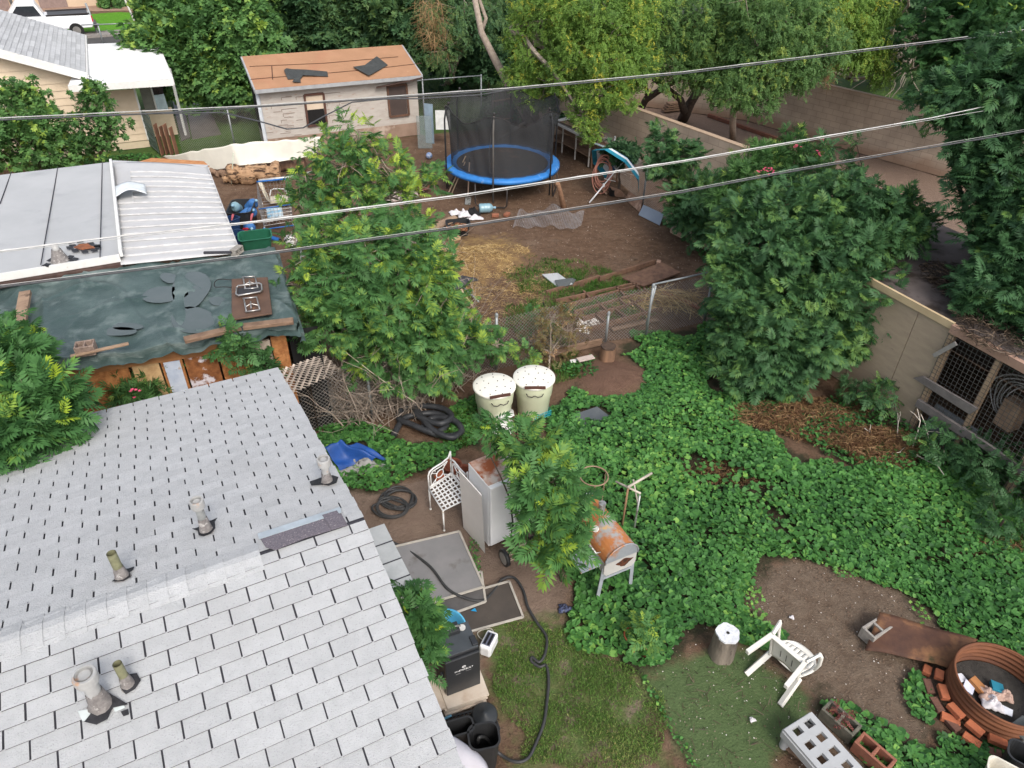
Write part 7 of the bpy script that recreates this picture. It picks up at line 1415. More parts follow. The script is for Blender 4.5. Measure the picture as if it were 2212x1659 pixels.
# iron bench
ib = thing('iron_bench', 'white wrought iron corner bench with lattice seat beside the rusty fridge', 'bench', W(968, 1090)); wi = mat('white_iron', (.76, .76, .76), (.66, .66, .65), s=12, rough=.5, c3=(.4, .3, .22), s3=12, t3=(.66, .7)); sz = .42
S4 = [W(927, 1057, sz), W(957, 1103, sz), W(1015, 1075, sz), W(975, 1025, sz)]; b = MB(); sf = lambda u_, v_: S4[0].lerp(S4[3], u_).lerp(S4[1].lerp(S4[2], u_), v_)
for k in range(8): f = k/7; b.bar(sf(f, 0), sf(f, 1), .022, .006)
for k in range(8): f = k/7; b.bar(sf(0, f)+Z*.005, sf(1, f)+Z*.005, .022, .006)
b.tube([S4[0], S4[1], S4[2], S4[3], S4[0]], .013, 6); b.build('seat', wi, ib, world=True)
def scr(a, c, ht, hb_=0):
    b = MB(); d = c-a; f = lambda u_, v_: a+d*u_+Z*(v_*(ht+(hb_-ht)*(1-u_)*1.0 if hb_ else v_*ht))
    g = lambda u_, v_: a+d*u_+Z*v_*((hb_ or ht)*(1-u_)+ht*u_)
    b.tube([g(0, 0), g(0, .75), g(.06, .93), g(.25, 1.0), g(.6, .98), g(.9, 1.05), g(1, 1.3)], .014, 6); b.tube([g(1, 0), g(1, 1.3)], .014, 6); b.tube([g(0, .1), g(1, .1)], .011, 5); b.tube([g(.1, .1), g(.1, .7), g(.2, .85), g(.6, .84), g(.85, .9)], .009, 5)
    cx = g(.5, .48); b.tube([cx+d.normalized()*.07*math.cos(t_)+Z*.07*math.sin(t_) for t_ in np.linspace(0, 6.28, 13)], .009, 5)
    for u_, v_ in ((.12, .12), (.12, .8), (.85, .12), (.85, .88)): e = g(u_, v_); b.tube([cx+(e-cx).normalized()*.07, e], .007, 4)
    for k in (.3, .7): b.tube([g(k, .1), g(k, .25)], .007, 4); b.tube([g(k, .75), g(k, .85)], .007, 4)
    return b
scr(S4[0], S4[3], .36).build('backrest', wi, ib, world=True); scr(S4[3], S4[3].lerp(S4[2], .9), .36).build('backrest', wi, ib, world=True)
for p in S4: b = MB(); b.tube([p, Vector((p.x, p.y, .0))], .014, 6); b.lathe([(.02, 0), (.014, .03)], Vector((p.x, p.y, 0)), 8); b.build('leg', wi, ib, world=True)
def pot(lab, loc, r, h_, m=None, rot=None, name='terracotta_pot'):
    t = thing(name, lab, 'pot', loc, rot=rot); b = MB(); b.lathe([(0, .0), (r*.65, 0), (r*.92, h_*.78), (r*.93, h_*.8), (r*1.04, h_*.8), (r*1.06, h_), (r*.94, h_), (r*.88, h_*.8), (r*.6, .04), (0, .04)], seg=24); b.build('pot_body', m or mat('terracotta', (.42, .13, .06), (.34, .10, .05), s=6, rough=.8), t); return t
pot('dark terracotta pot standing behind the iron bench', W(978, 1030), .15, .28, mat('dark_terracotta', (.22, .07, .04), rough=.7)); pot('small terracotta pot on its side behind the iron bench', W(940, 1035, .1), .09, .15, rot=(R_(80), 0, R_(120))); pot('second dark pot beside the fridge behind the bench', W(1000, 1040), .14, .25, mat('dark_terracotta', (.22, .07, .04)))
# black hoses on the patio
hm_ = mat('hose_black', (.035, .037, .038), (.05, .05, .052), s=9, rough=.5)
b = MB(); pts = []
for k in range(7):
    cx, cy = 865+random.uniform(-8, 8)+(k > 3)*(-25), 1078+random.uniform(-6, 6)+(k > 3)*22
    for a in np.linspace(0, 5.6, 9): pts.append((cx+(34+4*math.sin(k*2))*math.cos(a+k), cy+(20+2*k % 5)*math.sin(a+k), .02*k*.6))
cv = wav(pxl(pts, .03), 5); b.tube(cv, .017, 7); tag(b.build('garden_hose', hm_, None, world=True), 'tangled black garden hose heap on the patio left of the iron bench', 'hose')
cv = wav(pxl([(850, 1172, .03), (880, 1188, .03), (930, 1225, .08), (965, 1270, .08), (1000, 1290, .06), (1040, 1298, .03), (1065, 1278), (1085, 1252), (1110, 1248), (1130, 1275), (1140, 1310), (1160, 1345), (1180, 1375), (1178, 1410), (1165, 1430), (1150, 1420), (1148, 1428), (1165, 1440), (1180, 1438), (1185, 1470), (1182, 1510), (1175, 1560), (1160, 1600), (1140, 1638), (1110, 1645), (1075, 1625), (1050, 1595, .3), (1035, 1593, .42), (1032, 1605, .3)], .022), 9); b = MB(); b.tube(cv, .0195, 8); tag(b.build('garden_hose', hm_, None, world=True), 'long black hose winding over the screens and grass into the black bin', 'hose')
# fridge
fg = thing('fridge', 'old white fridge with a rusty top standing on the patio', 'fridge', W(1080, 1185)); FH = 1.2
fa = W(1060, 1190); fb_ = W(1113, 1165); dx_ = (fb_-fa).normalized(); dy_ = Vector((-dx_.y, dx_.x, 0)); wF, dF_ = .68, .62
enam = mat('fridge_enamel', (.86, .88, .90), (.82, .84, .87), s=3, rough=.35, c3=(.36, .15, .06), s3=3, t3=(.70, .76))
b = MB(); cF = fa+dx_*wF/2+dy_*(dF_/2+.03); b.box(cF+Z*(FH/2+.03), (wF, dF_-.06, FH), rz=math.atan2(dx_.y, dx_.x)); b.build('cabinet', enam, fg, world=True, bevel=.015)
b = MB(); b.box(fa+dx_*wF/2+dy_*.03+Z*(FH/2+.06), (wF, .06, FH-.06), rz=math.atan2(dx_.y, dx_.x)); o = b.build('door', enam, fg, world=True, bevel=.015)
b = MB(); q = fa+dx_*wF*.55-dy_*.012+Z*(FH-.13); b.bar(q, q+dx_*.16, .02, .045, up=dy_); b.build('handle', dkm, o, world=True)
b = MB(); b.box(cF+Z*(FH+.036), (wF-.012, dF_-.08, .008), rz=math.atan2(dx_.y, dx_.x)); b.build('rusty_top', mat('rusty_top', (.62, .60, .56), (.40, .15, .06), s=2.0, rough=.7, c3=(.3, .085, .03), s3=2.6, t3=(.5, .6)), fg, world=True)
b = MB(); q0, q1, q2, q3 = W(1003, 1018, 1.25), W(1066, 1072, 1.25), W(1048, 1196, .01), W(1001, 1140, .01)
q0 = Vector((q3.x, q3.y, 0))+Z*1.1+dy_*.08; q1 = Vector((q2.x, q2.y, 0))+Z*1.1+dy_*.08
b.sheet([q0, q1, q2, q3], .035, -dy_-dx_*.5); tag(b.build('door_panel', mat('off_white_panel', (.78, .76, .74), (.72, .70, .68), s=3, rough=.5, c3=(.4, .28, .15), s3=2, t3=(.68, .76)), None, world=True, bevel=.004), 'loose off white door panel leaning against the left side of the fridge', 'panel')
# reel mower
rm_ = thing('reel_mower', 'push reel mower with rusty blades in front of the fridge', 'mower', W(1120, 1215)); w0, w1 = W(1090, 1205, .13), W(1158, 1175, .13); wd_ = (w1-w0).normalized()
for p in (w0, w1):
    b = MB(); b.tube([p-wd_*.025, p+wd_*.025], .13, 22); o = b.build('wheel', blackp, rm_, world=True); b = MB(); b.tube([p-wd_*.03, p+wd_*.03], .095, 18); b.build('hub', mat('grey_hub', (.33, .32, .3), rough=.6), o, world=True)
b = MB(); n2 = wd_.cross(Z).normalized()
for k in range(5):
    b.bar(w0+wd_*.05+Z*.0, w1-wd_*.05, .012) if k == 0 else None
    pts = [w0.lerp(w1, .1+.8*i/10)+(Z*math.cos(k*1.257+i*.12)+n2*math.sin(k*1.257+i*.12))*.075 for i in range(11)]; b.tube(pts, .011, 4)
b.build('blade_reel', mat('rusty_blade', (.42, .28, .16), (.5, .45, .38), s=14, rough=.6, metal=.3), rm_, world=True)
b = MB(); mpt = w0.lerp(w1, .5); b.tube([w0+wd_*.06, W(1108, 1130, .55), W(1103, 1090, .9)], .013, 6); b.tube([w1-wd_*.06, W(1118, 1120, .6), W(1105, 1090, .9)], .013, 6); b.build('handle', dkm, rm_, world=True)
# barrel grill
gg_ = thing('barrel_grill', 'rusted barrel grill on grey legs with a side shelf, standing in the weeds', 'grill', W(1320, 1290))
e0 = W(1342, 1205, .78); e1 = W(1258, 1098, .78); gd = (e1-e0).normalized(); gn = Vector((-gd.y, gd.x, 0)); gn = gn if gn.x < 0 else -gn   # gn: towards the left (door side)
GL = (e1-e0).length; gr_ = .25
grs = mat('burnt_steel', (.33, .35, .38), (.24, .26, .29), s=3, rough=.55, metal=.25, c3=(.42, .17, .06), s3=2.1, t3=(.50, .60), c4=(.48, .28, .12), s4=4, t4=(.6, .7)); grust = mat('rust_orange', (.46, .18, .06), (.38, .14, .055), s=3, rough=.7, c3=(.33, .33, .33), s3=3.2, t3=(.50, .60), c4=(.55, .36, .17), s4=5, t4=(.6, .7))
b = MB(); cc_ = e0+Z*.02; prf = [(-gr_, -.2), (-gr_, .02)]+[(gr_*-math.cos(a), .02+gr_*math.sin(a)*.95) for a in np.linspace(.2, math.pi-.2, 12)]+[(gr_, .02), (gr_, -.2), (gr_*.8, -.26), (-gr_*.8, -.26)]
def ex(prf, p, L_, m, nm, par, k=1.):
    b = MB(); n = len(prf); vs = [p+gn*-x*k+Z*z*k for x, z in prf]+[p+gd*L_+gn*-x*k+Z*z*k for x, z in prf]; b.add(vs, [tuple(range(n)), tuple(range(2*n-1, n-1, -1))]+[(i, i+n, (i+1) % n+n, (i+1) % n) for i in range(n)]); return b.build(nm, m, par, world=True, bevel=.006)
low = [(-gr_, .0), (-gr_, -.2), (-gr_*.8, -.26), (gr_*.8, -.26), (gr_, -.2), (gr_, .0)]
ex(low, e0, GL, mat('pale_burnt', (.46, .45, .43), (.38, .37, .36), s=3, rough=.6, c3=(.22, .07, .03), s3=2.2, t3=(.58, .63)), 'firebox', gg_)
b = MB(); qe = e0-gd*.004-gn*.06-Z*.11; b.sheet([qe+gn*.12*math.cos(a)*(1+.3*math.sin(3*a))+Z*.065*math.sin(a)*(1+.3*math.cos(4*a)) for a in np.linspace(0, 6.0, 14)], .003, -gd); b.build('rust_hole', mat('dark_rust', (.12, .04, .02), (.03, .015, .01), s=22, rough=.9), gg_, world=True)
ecap = None; hd_ = [(gr_*-math.cos(a), .004+gr_*math.sin(a)*.98) for a in np.linspace(0, math.pi, 16)]
lidg = ex(hd_, e0-gd*.01, GL+.02, grust, 'lid', gg_)
for p_ in (e0-gd*.013, e1+gd*.006): ex([(x*.985, z*.985+.003) for x, z in hd_], p_, .004, grs, 'end_cap', lidg)
for s_ in (0, 1):
    b = MB(); p = e0+gd*(-.014 if s_ == 0 else GL+.014); b.tube([p+gn*gr_*1.02*math.cos(a)+Z*(.004+gr_*math.sin(a)) for a in np.linspace(0, math.pi, 14)], .012, 6); b.build('lid_rim', grs, lidg, world=True)
b = MB(); p = e0+gd*GL*.62+Z*(gr_*.93)-gn*.05; b.tube([p, p+Z*.17], .045, 14, cap=False); b.tube([p+Z*.17, p+Z*.19], .05, 14); b.build('chimney', galv, lidg, world=True)
b = MB(); p = e0+gd*GL*.42+gn*gr_*.6+Z*gr_*.82; nn_ = (gn*.6+Z*.8); b.tube([p, p+nn_*.02], .045, 16); o = b.build('thermometer', mat('gauge_white', (.75, .75, .72), rough=.3), lidg, world=True)
b = MB(); b.tube([e0+gd*.12+gn*(gr_+.06)+Z*.1, e0+gd*(GL*.75)+gn*(gr_+.06)+Z*.1], .014, 8)
for f in (.14, GL*.73): b.tube([e0+gd*f+gn*(gr_+.06)+Z*.1, e0+gd*f+gn*(gr_-.02)+Z*.08], .008, 6)
b.build('handle', galv, lidg, world=True)
b = MB(); s0 = e0+gn*(gr_+.02)-Z*.05; b.sheet([s0+gd*.05, s0+gd*.05+gn*.3, s0+gd*(GL*.72)+gn*.3, s0+gd*(GL*.72)], .02, Z); b.build('side_shelf', mat('blue_grey_steel', (.33, .37, .42), (.27, .31, .36), s=4, rough=.5, metal=.2, c3=(.45, .26, .1), s3=4, t3=(.6, .66)), gg_, world=True)
for f, o_ in ((.04, .9), (.04, -.9), (GL-.05, .9), (GL-.05, -.9)):
    b = MB(); p = e0+gd*f+gn*gr_*o_; b.bar(Vector((p.x, p.y, 0))+gn*.05*o_-gd*.0, p-Z*.1, .045, .045); b.build('leg', mat('grey_leg', (.33, .36, .40), rough=.6), gg_, world=True)
b = MB(); b.bar(e0+gd*.04+gn*gr_-Z*.33, e0+gd*.04-gn*gr_-Z*.33, .03, .04); b.bar(e0+gd*(GL-.05)+gn*gr_-Z*.33, e0+gd*(GL-.05)-gn*gr_-Z*.33, .03, .04); b.build('brace', mat('grey_leg', (.33, .36, .40)), gg_, world=True)
b = MB(); c = e1+gd*.25-Z*.1; b.lathe([(.16, -.15), (.17, .1), (.12, .16), (.05, .18), (0, .18)], c, 16); b.build('firebox_side', grs, gg_, world=True)
cloth('rope_coil', 'pile of greyish rope on the far end of the barrel grill', 'rope', 1265, 1092, .16, .12, .1, mat('rope', (.5, .45, .4), (.35, .3, .26), s=20, rough=.9), 5, z0=.95)
# hoop stand, pole frames
t = thing('hoop_stand', 'rusty round hoop plant stand among the weeds behind the grill', 'stand', W(1283, 1085)); c = W(1283, 1028, .75); b = MB(); hr = .21; b.tube([c+Vector((hr*math.cos(a), hr*math.sin(a), 0)) for a in np.linspace(0, math.tau, 33)], .011, 6); b.build('hoop', mat('rusty_hoop', (.32, .22, .15), rough=.7), t, world=True); b = MB()
for a in (.5, 2.6, 4.7): q = c+Vector((hr*math.cos(a), hr*math.sin(a), 0)); b.tube([q, Vector((q.x, q.y, 0))], .009, 5)
b.build('leg', mat('rusty_hoop', (.32, .22, .15)), t, world=True)
for i, (l, lab, m) in enumerate((([(1348, 1160, 0), (1357, 1052, .95)], 'brown upright pipe of the frame by the grill, with a pale arm to the right', mat('brown_pipe', (.26, .16, .09), rough=.7)), ([(1368, 1128, .2), (1382, 1070, .85)], 'grey upright pipe behind the brown one by the grill', galv))):
    t = thing('pipe_stand', lab, 'pipe', W(l[0][0], l[0][1])); b = MB(); b.tube([Vector((W(*l[1]).x, W(*l[1]).y, 0)), W(*l[1])], .016, 7); b.build('upright', m, t, world=True); b = MB()
    if i == 0: b.tube([W(1355, 1053, .95), W(1408, 1022, .98)], .02, 7)
    else: b.tube([W(1330, 1040, .85), W(1384, 1066, .85)], .016, 7); b.tube([W(1368, 1036, .95), W(1378, 1090, .6)], .013, 6)
    b.build('arm', mat('pale_pipe', (.5, .45, .38), rough=.6), t, world=True)
for i, (x, y, z) in enumerate(((1185, 1100, .8), (1232, 1010, .8), (1200, 1010, .85))):
    b = MB(); p = W(x, y, z); b.tube([Vector((p.x, p.y, 0)), p], .012, 6); tag(b.build('thin_pole', galv if i else mat('brown_pipe', (.26, .16, .09)), None, world=True), ('thin pole hidden in the near sapling foliage', 'thin grey pole right of the near sapling', 'thin grey pole above the near sapling leaves')[i], 'pole')
# screens on the ground
alf = mat('screen_frame', (.48, .45, .40), (.4, .37, .33), s=9, rough=.6); scrm = mat('insect_screen', (.20, .20, .205), (.235, .23, .235), s=3, rough=.7, c3=(.13, .12, .11), s3=2.5, t3=(.6, .75)); scr2 = mat('dark_screen', (.085, .072, .062), (.065, .056, .05), s=3, rough=.75)
def screen(lab, q, z, m, ext=None):
    q = [W(x, y, z) for x, y in q]; t = thing('screen_door', lab, 'screen', q[0]); b = MB(); b.sheet(q, .006, Z); b.build('mesh_panel', m, t, world=True); b = MB()
    for a, c in zip(q, q[1:]+q[:1]): b.bar(a+Z*.004, c+Z*.004, .028, .018)
    b.build('frame', alf, t, world=True)
screen('dark screen door lying lowest, its right end on the bare dirt', [(945, 1300), (1100, 1256), (1130, 1333), (990, 1372)], .03, scr2)
screen('second screen door sandwiched between the grey and the dark ones', [(930, 1275), (1040, 1235), (1049, 1300), (945, 1338)], .05, mat('mid_screen', (.12, .115, .115), rough=.7))
screen('large grey screen door lying topmost next to the lean-to roof', [(815, 1190), (992, 1148), (1045, 1268), (880, 1318)], .075, scrm)
b = MB(); b.sheet([W(1017, 1319, .06), W(1026, 1313, .06), W(1030, 1321, .06)], .004); tag(b.build('blue_scrap', mat('bright_blue', (.02, .3, .6), rough=.4), None, world=True), 'tiny bright blue triangle scrap on the dark screen', 'scrap')
b = MB(); b.bar(W(884, 1290, .3), W(905, 1400, .02), .03, .7, up=U); tag(b.build('leaning_frame', alf, None, world=True), 'aluminium frame leaning under the lean-to beside the sapling', 'frame') if False else None
cloth('black_glove', 'small black and blue shoe at the edge of the weeds', 'shoe', 1220, 1316, .1, .07, .06, mat('black_shoe', (.012, .012, .016), (.08, .1, .2), s=30, rough=.5), 2)
# tubs + pots, smoker, toaster, tiles
t = thing('blue_tub', 'light blue round tub tipped behind the smoker', 'tub', W(972, 1372, .0), rot=(R_(22), R_(-14), 0)); b = MB(); b.lathe([(0, .0), (.2, 0), (.27, .2), (.285, .2), (.285, .215), (.26, .21), (.19, .02), (0, .02)], seg=32); b.build('tub_body', mat('sky_blue_plastic', (.10, .42, .66), (.08, .36, .6), s=4, rough=.4), t)
for i in range(3): pot(('outer orange pot stacked in the blue tub', 'middle orange pot nested in the outer pot', 'inner orange pot nested deepest in the stack')[i], W(958-i*1.5, 1372+i*2, .12+.015*i), .17-.024*i, .13, mat('orange_plastic', (.52, .14, .05), (.42, .11, .04), s=5, rough=.5), rot=(R_(35), R_(-20), 0), name='orange_pot')
tile = mat('cream_tile', (.62, .55, .47), (.54, .46, .38), s=4, rough=.35, c3=(.45, .35, .27), s3=3, t3=(.58, .7))
ta = [W(940, 1468, .16), W(1032, 1440, .16), W(1054, 1500, .16), W(964, 1532, .16)]; tn = (ta[1]-ta[0]).normalized(); 
for i in range(4):
    b = MB(); off = Vector((random.uniform(-.02, .02), random.uniform(-.02, .02), -.0-.036*i)); b.sheet([p+off for p in ta], .03, Z); tag(b.build('floor_tile', tile, None, world=True, bevel=.003), ('topmost cream tile of the stack under the smoker', 'second cream tile from the top under the smoker', 'third cream tile from the top under the smoker', 'bottom cream tile of the stack under the smoker')[i], 'tile')
for i, (q, z) in enumerate((([(918, 1472), (938, 1466), (966, 1528), (940, 1536)], .14), ([(910, 1480), (926, 1474), (950, 1532), (930, 1542)], .1), ([(903, 1486), (918, 1482), (940, 1534), (926, 1540)], .05))):
    b = MB(); b.sheet([W(x, y, z) for x, y in q], .03, Z); tag(b.build('board', tile if i != 1 else pine, None, world=True), ('nearest leaning board between the tile stack and the roof', 'middle board between the tile stack and the roof', 'outermost board hidden under the roof edge by the tiles')[i], 'board')
sm = thing('smoker', 'black box smoker cabinet standing on the stack of cream tiles', 'smoker', W(962, 1490, .17))
sfl, sfr = W(963, 1500, .19), W(1036, 1472, .19); sx_ = (sfr-sfl); sw = sx_.length; sx_.normalize(); sy_ = Vector((-sx_.y, sx_.x, 0)); sang = math.atan2(sx_.y, sx_.x); SH = .70; SD = .36
blackm = mat('black_enamel', (.022, .024, .027), (.028, .03, .034), s=5, rough=.35, spec=.5); greym = mat('dusty_black_top', (.065, .075, .085), (.05, .058, .066), s=4, rough=.55)
cS = sfl+sx_*sw/2+sy_*SD/2; b = MB(); b.box(cS+Z*(SH/2), (sw, SD, SH), rz=sang); b.build('cabinet', blackm, sm, world=True, bevel=.012)
b = MB(); b.box(cS+Z*(SH+.008), (sw*.98, SD*.97, .014), rz=sang); b.build('top_panel', greym, sm, world=True, bevel=.004)
dr = MB(); dr.box(sfl+sx_*sw/2-sy_*.022+Z*(SH/2-.01), (sw*.985, .04, SH*.93), rz=sang); dro = dr.build('door', blackm, sm, world=True, bevel=.012)
b = MB(); b.box(cS+sy_*(SD*.32)-sx_*.03+Z*(SH+.05), (sw*.5, .13, .07), rz=sang); b.build('control_box', blackm, sm, world=True, bevel=.01)
b = MB(); b.box(cS+sy_*.0+sx_*sw*.42-sy_*.1+Z*(SH+.02), (.07, .12, .03), rz=sang); b.build('latch', blackm, sm, world=True, bevel=.008)
b = MB(); b.tube([sfl+sx_*.0+sy_*.06+Z*.35-sx_*.012, sfl+sy_*.06+Z*.28-sx_*.012], .02, 8); b.build('side_knob', blackm, sm, world=True)
for f in (.04, .96): b = MB(); b.tube([sfl+sx_*sw*f+sy_*.05-Z*.025, sfl+sx_*sw*f+sy_*.05], .018, 8); b.build('foot', blackm, sm, world=True)
b = MB(); q = cS+sy_*(SD*.3)+sx_*sw*.27+Z*(SH+.016); b.tube([q, q+Z*.018], .04, 20); o = tag(b.build('vent_dial', mat('pale_dial', (.6, .6, .58), rough=.5), None, world=True), 'round pale vent disc on top of the smoker', 'vent'); o.parent = None
o['label'] = 'round pale vent disc on top of the smoker'
b = MB()
for k in range(7): a = cS+sy_*(SD*.32)-sx_*(.12-.03*k)+Z*(SH+.09); b.tube([a, a+sx_*random.uniform(.02, .06)+sy_*random.uniform(-.04, .04)+Z*.015], .008, 5)
tag(b.build('old_bolts', galv, None, world=True), 'small heap of metal bits on the black control box', 'scrap')
def text(body, p, xdir, up_, size, m, parent, name='lettering', ext=.0012):
    cu = bpy.data.curves.new(name, 'FONT'); cu.body = body; cu.size = size; cu.extrude = ext; cu.align_x = 'CENTER'; cu.align_y = 'CENTER'
    tmp = bpy.data.objects.new(name, cu); C0.objects.link(tmp); bpy.context.view_layer.update(); me = bpy.data.meshes.new_from_object(tmp.evaluated_get(bpy.context.evaluated_depsgraph_get())); bpy.data.objects.remove(tmp)
    x = Vector(xdir).normalized(); y = Vector(up_).normalized(); z = x.cross(y); M4 = Matrix(((x.x, y.x, z.x, 0), (x.y, y.y, z.y, 0), (x.z, y.z, z.z, 0), (0, 0, 0, 1)))
    me.transform(M4); o = bpy.data.objects.new(name, me); C0.objects.link(o); me.materials.clear(); me.materials.append(m)
    pp = Vector(p); q = parent
    while q is not None: pp = pp-q.location; q = q.parent
    o.location = pp; o.parent = parent; return o
wt = mat('white_letters', (.8, .8, .8), rough=.5); fc = sfl+sx_*sw*.52-sy_*.045
text('MASTERBUILT', fc+Z*(SH*.63), sx_, Z, .036, wt, dro)
b = MB(); c = fc+Z*(SH*.71)-sy_*.001; b.tube([c+sx_*.022*math.cos(a)+Z*.016*math.sin(a) for a in np.linspace(0, 6.28, 17)], .0025, 5); b.bar(c-sx_*.012-Z*.004, c+sx_*.012+Z*.004, .004, .004); b.build('emblem', wt, dro, world=True)
b = MB(); b.bar(fc-sx_*.1+Z*(SH*.56), fc-sx_*.04+Z*(SH*.56), .003, .004); b.bar(fc+sx_*.02+Z*(SH*.565), fc+sx_*.09+Z*(SH*.565), .002, .003); b.build('small_print', mat('grey_letters', (.3, .3, .3)), dro, world=True)
ts = thing('toaster', 'white two slot toaster standing on the grass beside the smoker', 'toaster', W(1056, 1400), R_(-22)); b = MB(); b.box((0, 0, .095), (.155, .27, .19)); o = b.build('body', mat('white_gloss', (.82, .83, .84), rough=.3), ts, bevel=.03)
b = MB(); b.box((0, .0, .192), (.105, .19, .006)); b.build('slot_plate', mat('dark_blue_grey', (.12, .13, .18), rough=.4), ts)
for x in (-.026, .026): b = MB(); b.box((x, 0, .1955), (.03, .165, .006)); b.build('slot', mat('slot_black', (.01, .01, .012)), ts)
b = MB(); cv = wav([(0, .13, .04), (-.02, .2, .02), (-.08, .26, .012), (-.16, .22, .012), (-.22, .14, .012), (-.16, .08, .012), (-.06, .07, .012)], 6); b.tube(cv, .006, 5); b.build('cord', mat('cream_cord', (.68, .64, .55), rough=.6), ts)
# black bins at the bottom
def bigbin(lab, px, py, rz, L_, D_, H_, m):
    p = W(px, py, H_); p.z = 0; return tubbox('plastic_bin', lab, 'bin', p, rz, L_, D_, H_, m, taper=.8, rim=.012, tl=.008, r=.16)
bigbin('left black plastic bin next to the shingled roof at the bottom', 985, 1572, R_(18), .37, .17, .55, blackp); bigbin('right black plastic bin with the hose end inside', 1045, 1590, R_(12), .32, .27, .55, blackp)
t = thing('round_lid', 'round black bucket lid lying among the shelving above the bins', 'lid', W(1047, 1542, .12)); b = MB(); b.lathe([(.0, .03), (.03, .03), (.04, .012), (.13, .012), (.145, 0), (.15, -.03)], seg=24); b.build('disc', mat('grey_black_lid', (.04, .045, .05), rough=.4), t)
sg_ = thing('plastic_shelving', 'black slotted plastic shelving parts heaped above the black bins', 'shelving', W(1000, 1550)); b = MB(); a0_, a1_, a2_, a3_ = W(950, 1555, .1), W(1060, 1525, .1), W(1080, 1575, .08), W(970, 1600, .08)
for k in range(14): f = k/13; b.bar(a0_.lerp(a1_, f), a3_.lerp(a2_, f), .012, .02)
for f in (0, .5, 1): b.bar(a0_.lerp(a3_, f), a1_.lerp(a2_, f), .02, .03)
b.build('grille', blackp, sg_, world=True); b = MB(); b.sheet([p-Z*.05 for p in (a0_, a1_, a2_, a3_)], .02, Z); b.build('tray', mat('deep_black', (.008, .008, .009)), sg_, world=True)
b = MB(); b.tube([W(945, 1560, .15), W(975, 1545, .2)], .014, 8); tag(b.build('hand_tool', mat('blue_grip', (.12, .3, .42), rough=.5), None, world=True), 'pale blue tool handle poking out beside the shelving', 'tool')
b = MB(); b.bar(W(955, 1574, .15), W(990, 1562, .15), .06, .03); tag(b.build('red_scrap', mat('red_scrap', (.35, .03, .05), rough=.6), None, world=True), 'dark red plastic piece behind the left black bin', 'scrap')
b = MB(); cn = W(985, 1720, .55)
b.grid(lambda u_, v_: W(955+95*v_+20*u_*v_, 1588+4*u_+70*u_+60*v_*v_*(1-u_*0), .75-.35*v_)+Z*(.05*math.sin(u_*5)+.02*math.sin(v_*9)), 16, 14); tag(b.build('white_cover', mat('lilac_white_cloth', (.52, .51, .56), (.46, .45, .5), s=3, rough=.7), None, world=True, solid=.006), 'pale lilac white cloth cover at the bottom beside the roof edge', 'cover')
for i in range(5): b = MB(); p = W(1010+i*14, 1530-i*4, .18); b.tube([Vector((p.x, p.y, 0)), p], .004, 4)
# plastic chair, tipped on its back
ch_ = thing('plastic_chair', 'white plastic garden chair tipped over on its back on the mossy slab edge', 'chair', Vector((W(1690, 1432, .3).x, W(1690, 1432, .3).y, 0))); cw = mat('white_resin', (.70, .69, .64), (.63, .61, .56), s=5, rough=.45, c3=(.45, .4, .32), s3=5, t3=(.64, .74))
# lay out in chair space (x side, y front, z up) then rotate so that the back lies down
def chair_parts():
    out = []
    b = MB(); f = lambda u_, v_: Vector(((u_-.5)*(.44-.04*v_), .22-.44*v_, .42+.012*math.cos((u_-.5)*6)-.02*v_)); b.grid(f, 10, 10); out.append(('seat', b, .012)); b = MB(); [b.bar((x, -.12, .402), (x, .04, .402), .008, .004) for x in (-.08, 0, .08)]; out.append(('seat_slot', b, 0))
    b = MB(); b.bar((-.22, .225, .40), (.22, .225, .40), .02, .06); b.bar((-.22, .22, .40), (-.20, -.22, .38), .02, .05); b.bar((.22, .22, .40), (.20, -.22, .38), .02, .05); out.append(('seat_skirt', b, 0))
    for sx in (-1, 1):
        b = MB(); b.bar((sx*.23, .23, .40), (sx*.27, .28, 0), .07, .05); out.append(('leg', b, 0)); b = MB(); b.bar((sx*.21, -.22, .40), (sx*.25, -.30, 0), .065, .05); out.append(('leg', b, 0))
        b = MB(); b.bar((sx*.23, .23, .42), (sx*.275, .2, .62), .05, .03); b.tube([(sx*.275, .23, .615), (sx*.29, .12, .64), (sx*.29, -.08, .64), (sx*.26, -.24, .62)], [.018, .026, .026, .02], 8); out.append(('armrest', b, 0))
    b = MB(); g = lambda u_, v_: Vector(((u_-.5)*(.42+.10*math.sin(v_*2.2))*(1-.25*max(0, v_-.6)**2/.16*(abs(u_-.5)*2)**2), -.23-.14*v_-.07*(1-(2*u_-1)**2), .42+.44*v_-.10*(2*u_-1)**2*v_))
    for k in range(9):
        u0, u1 = k/9+.005, (k+1)/9-.005; b.grid(lambda a_, c: g(u0+(u1-u0)*a_, .12+.70*c), 2, 8)
    b.grid(lambda a_, c: g(a_, .82+.18*c), 18, 3); b.grid(lambda a_, c: g(a_, .0+.12*c), 18, 2); out.append(('backrest', b, .012)); return out
fdir = W(1645, 1478)-W(1700, 1430); fz = math.atan2(fdir.y, fdir.x)
# chair 'up' axis points along the ground towards the right, 'front' axis points up; legs reach to the left
Mx = Matrix.Rotation(math.atan2(-fdir.y, -fdir.x), 3, 'Z')@Matrix(((0, 0, 1), (1, 0, 0), (0, 1, 0)))@Matrix.Rotation(R_(-14), 3, 'X')
for nm, b, so_ in chair_parts():
    b.v = [Mx@(v-Vector((0, 0, .35)))+Vector((0, 0, .36)) for v in b.v]; b.build(nm, hole if nm == 'seat_slot' else cw, ch_, solid=so_, bevel=.006 if not so_ else 0)
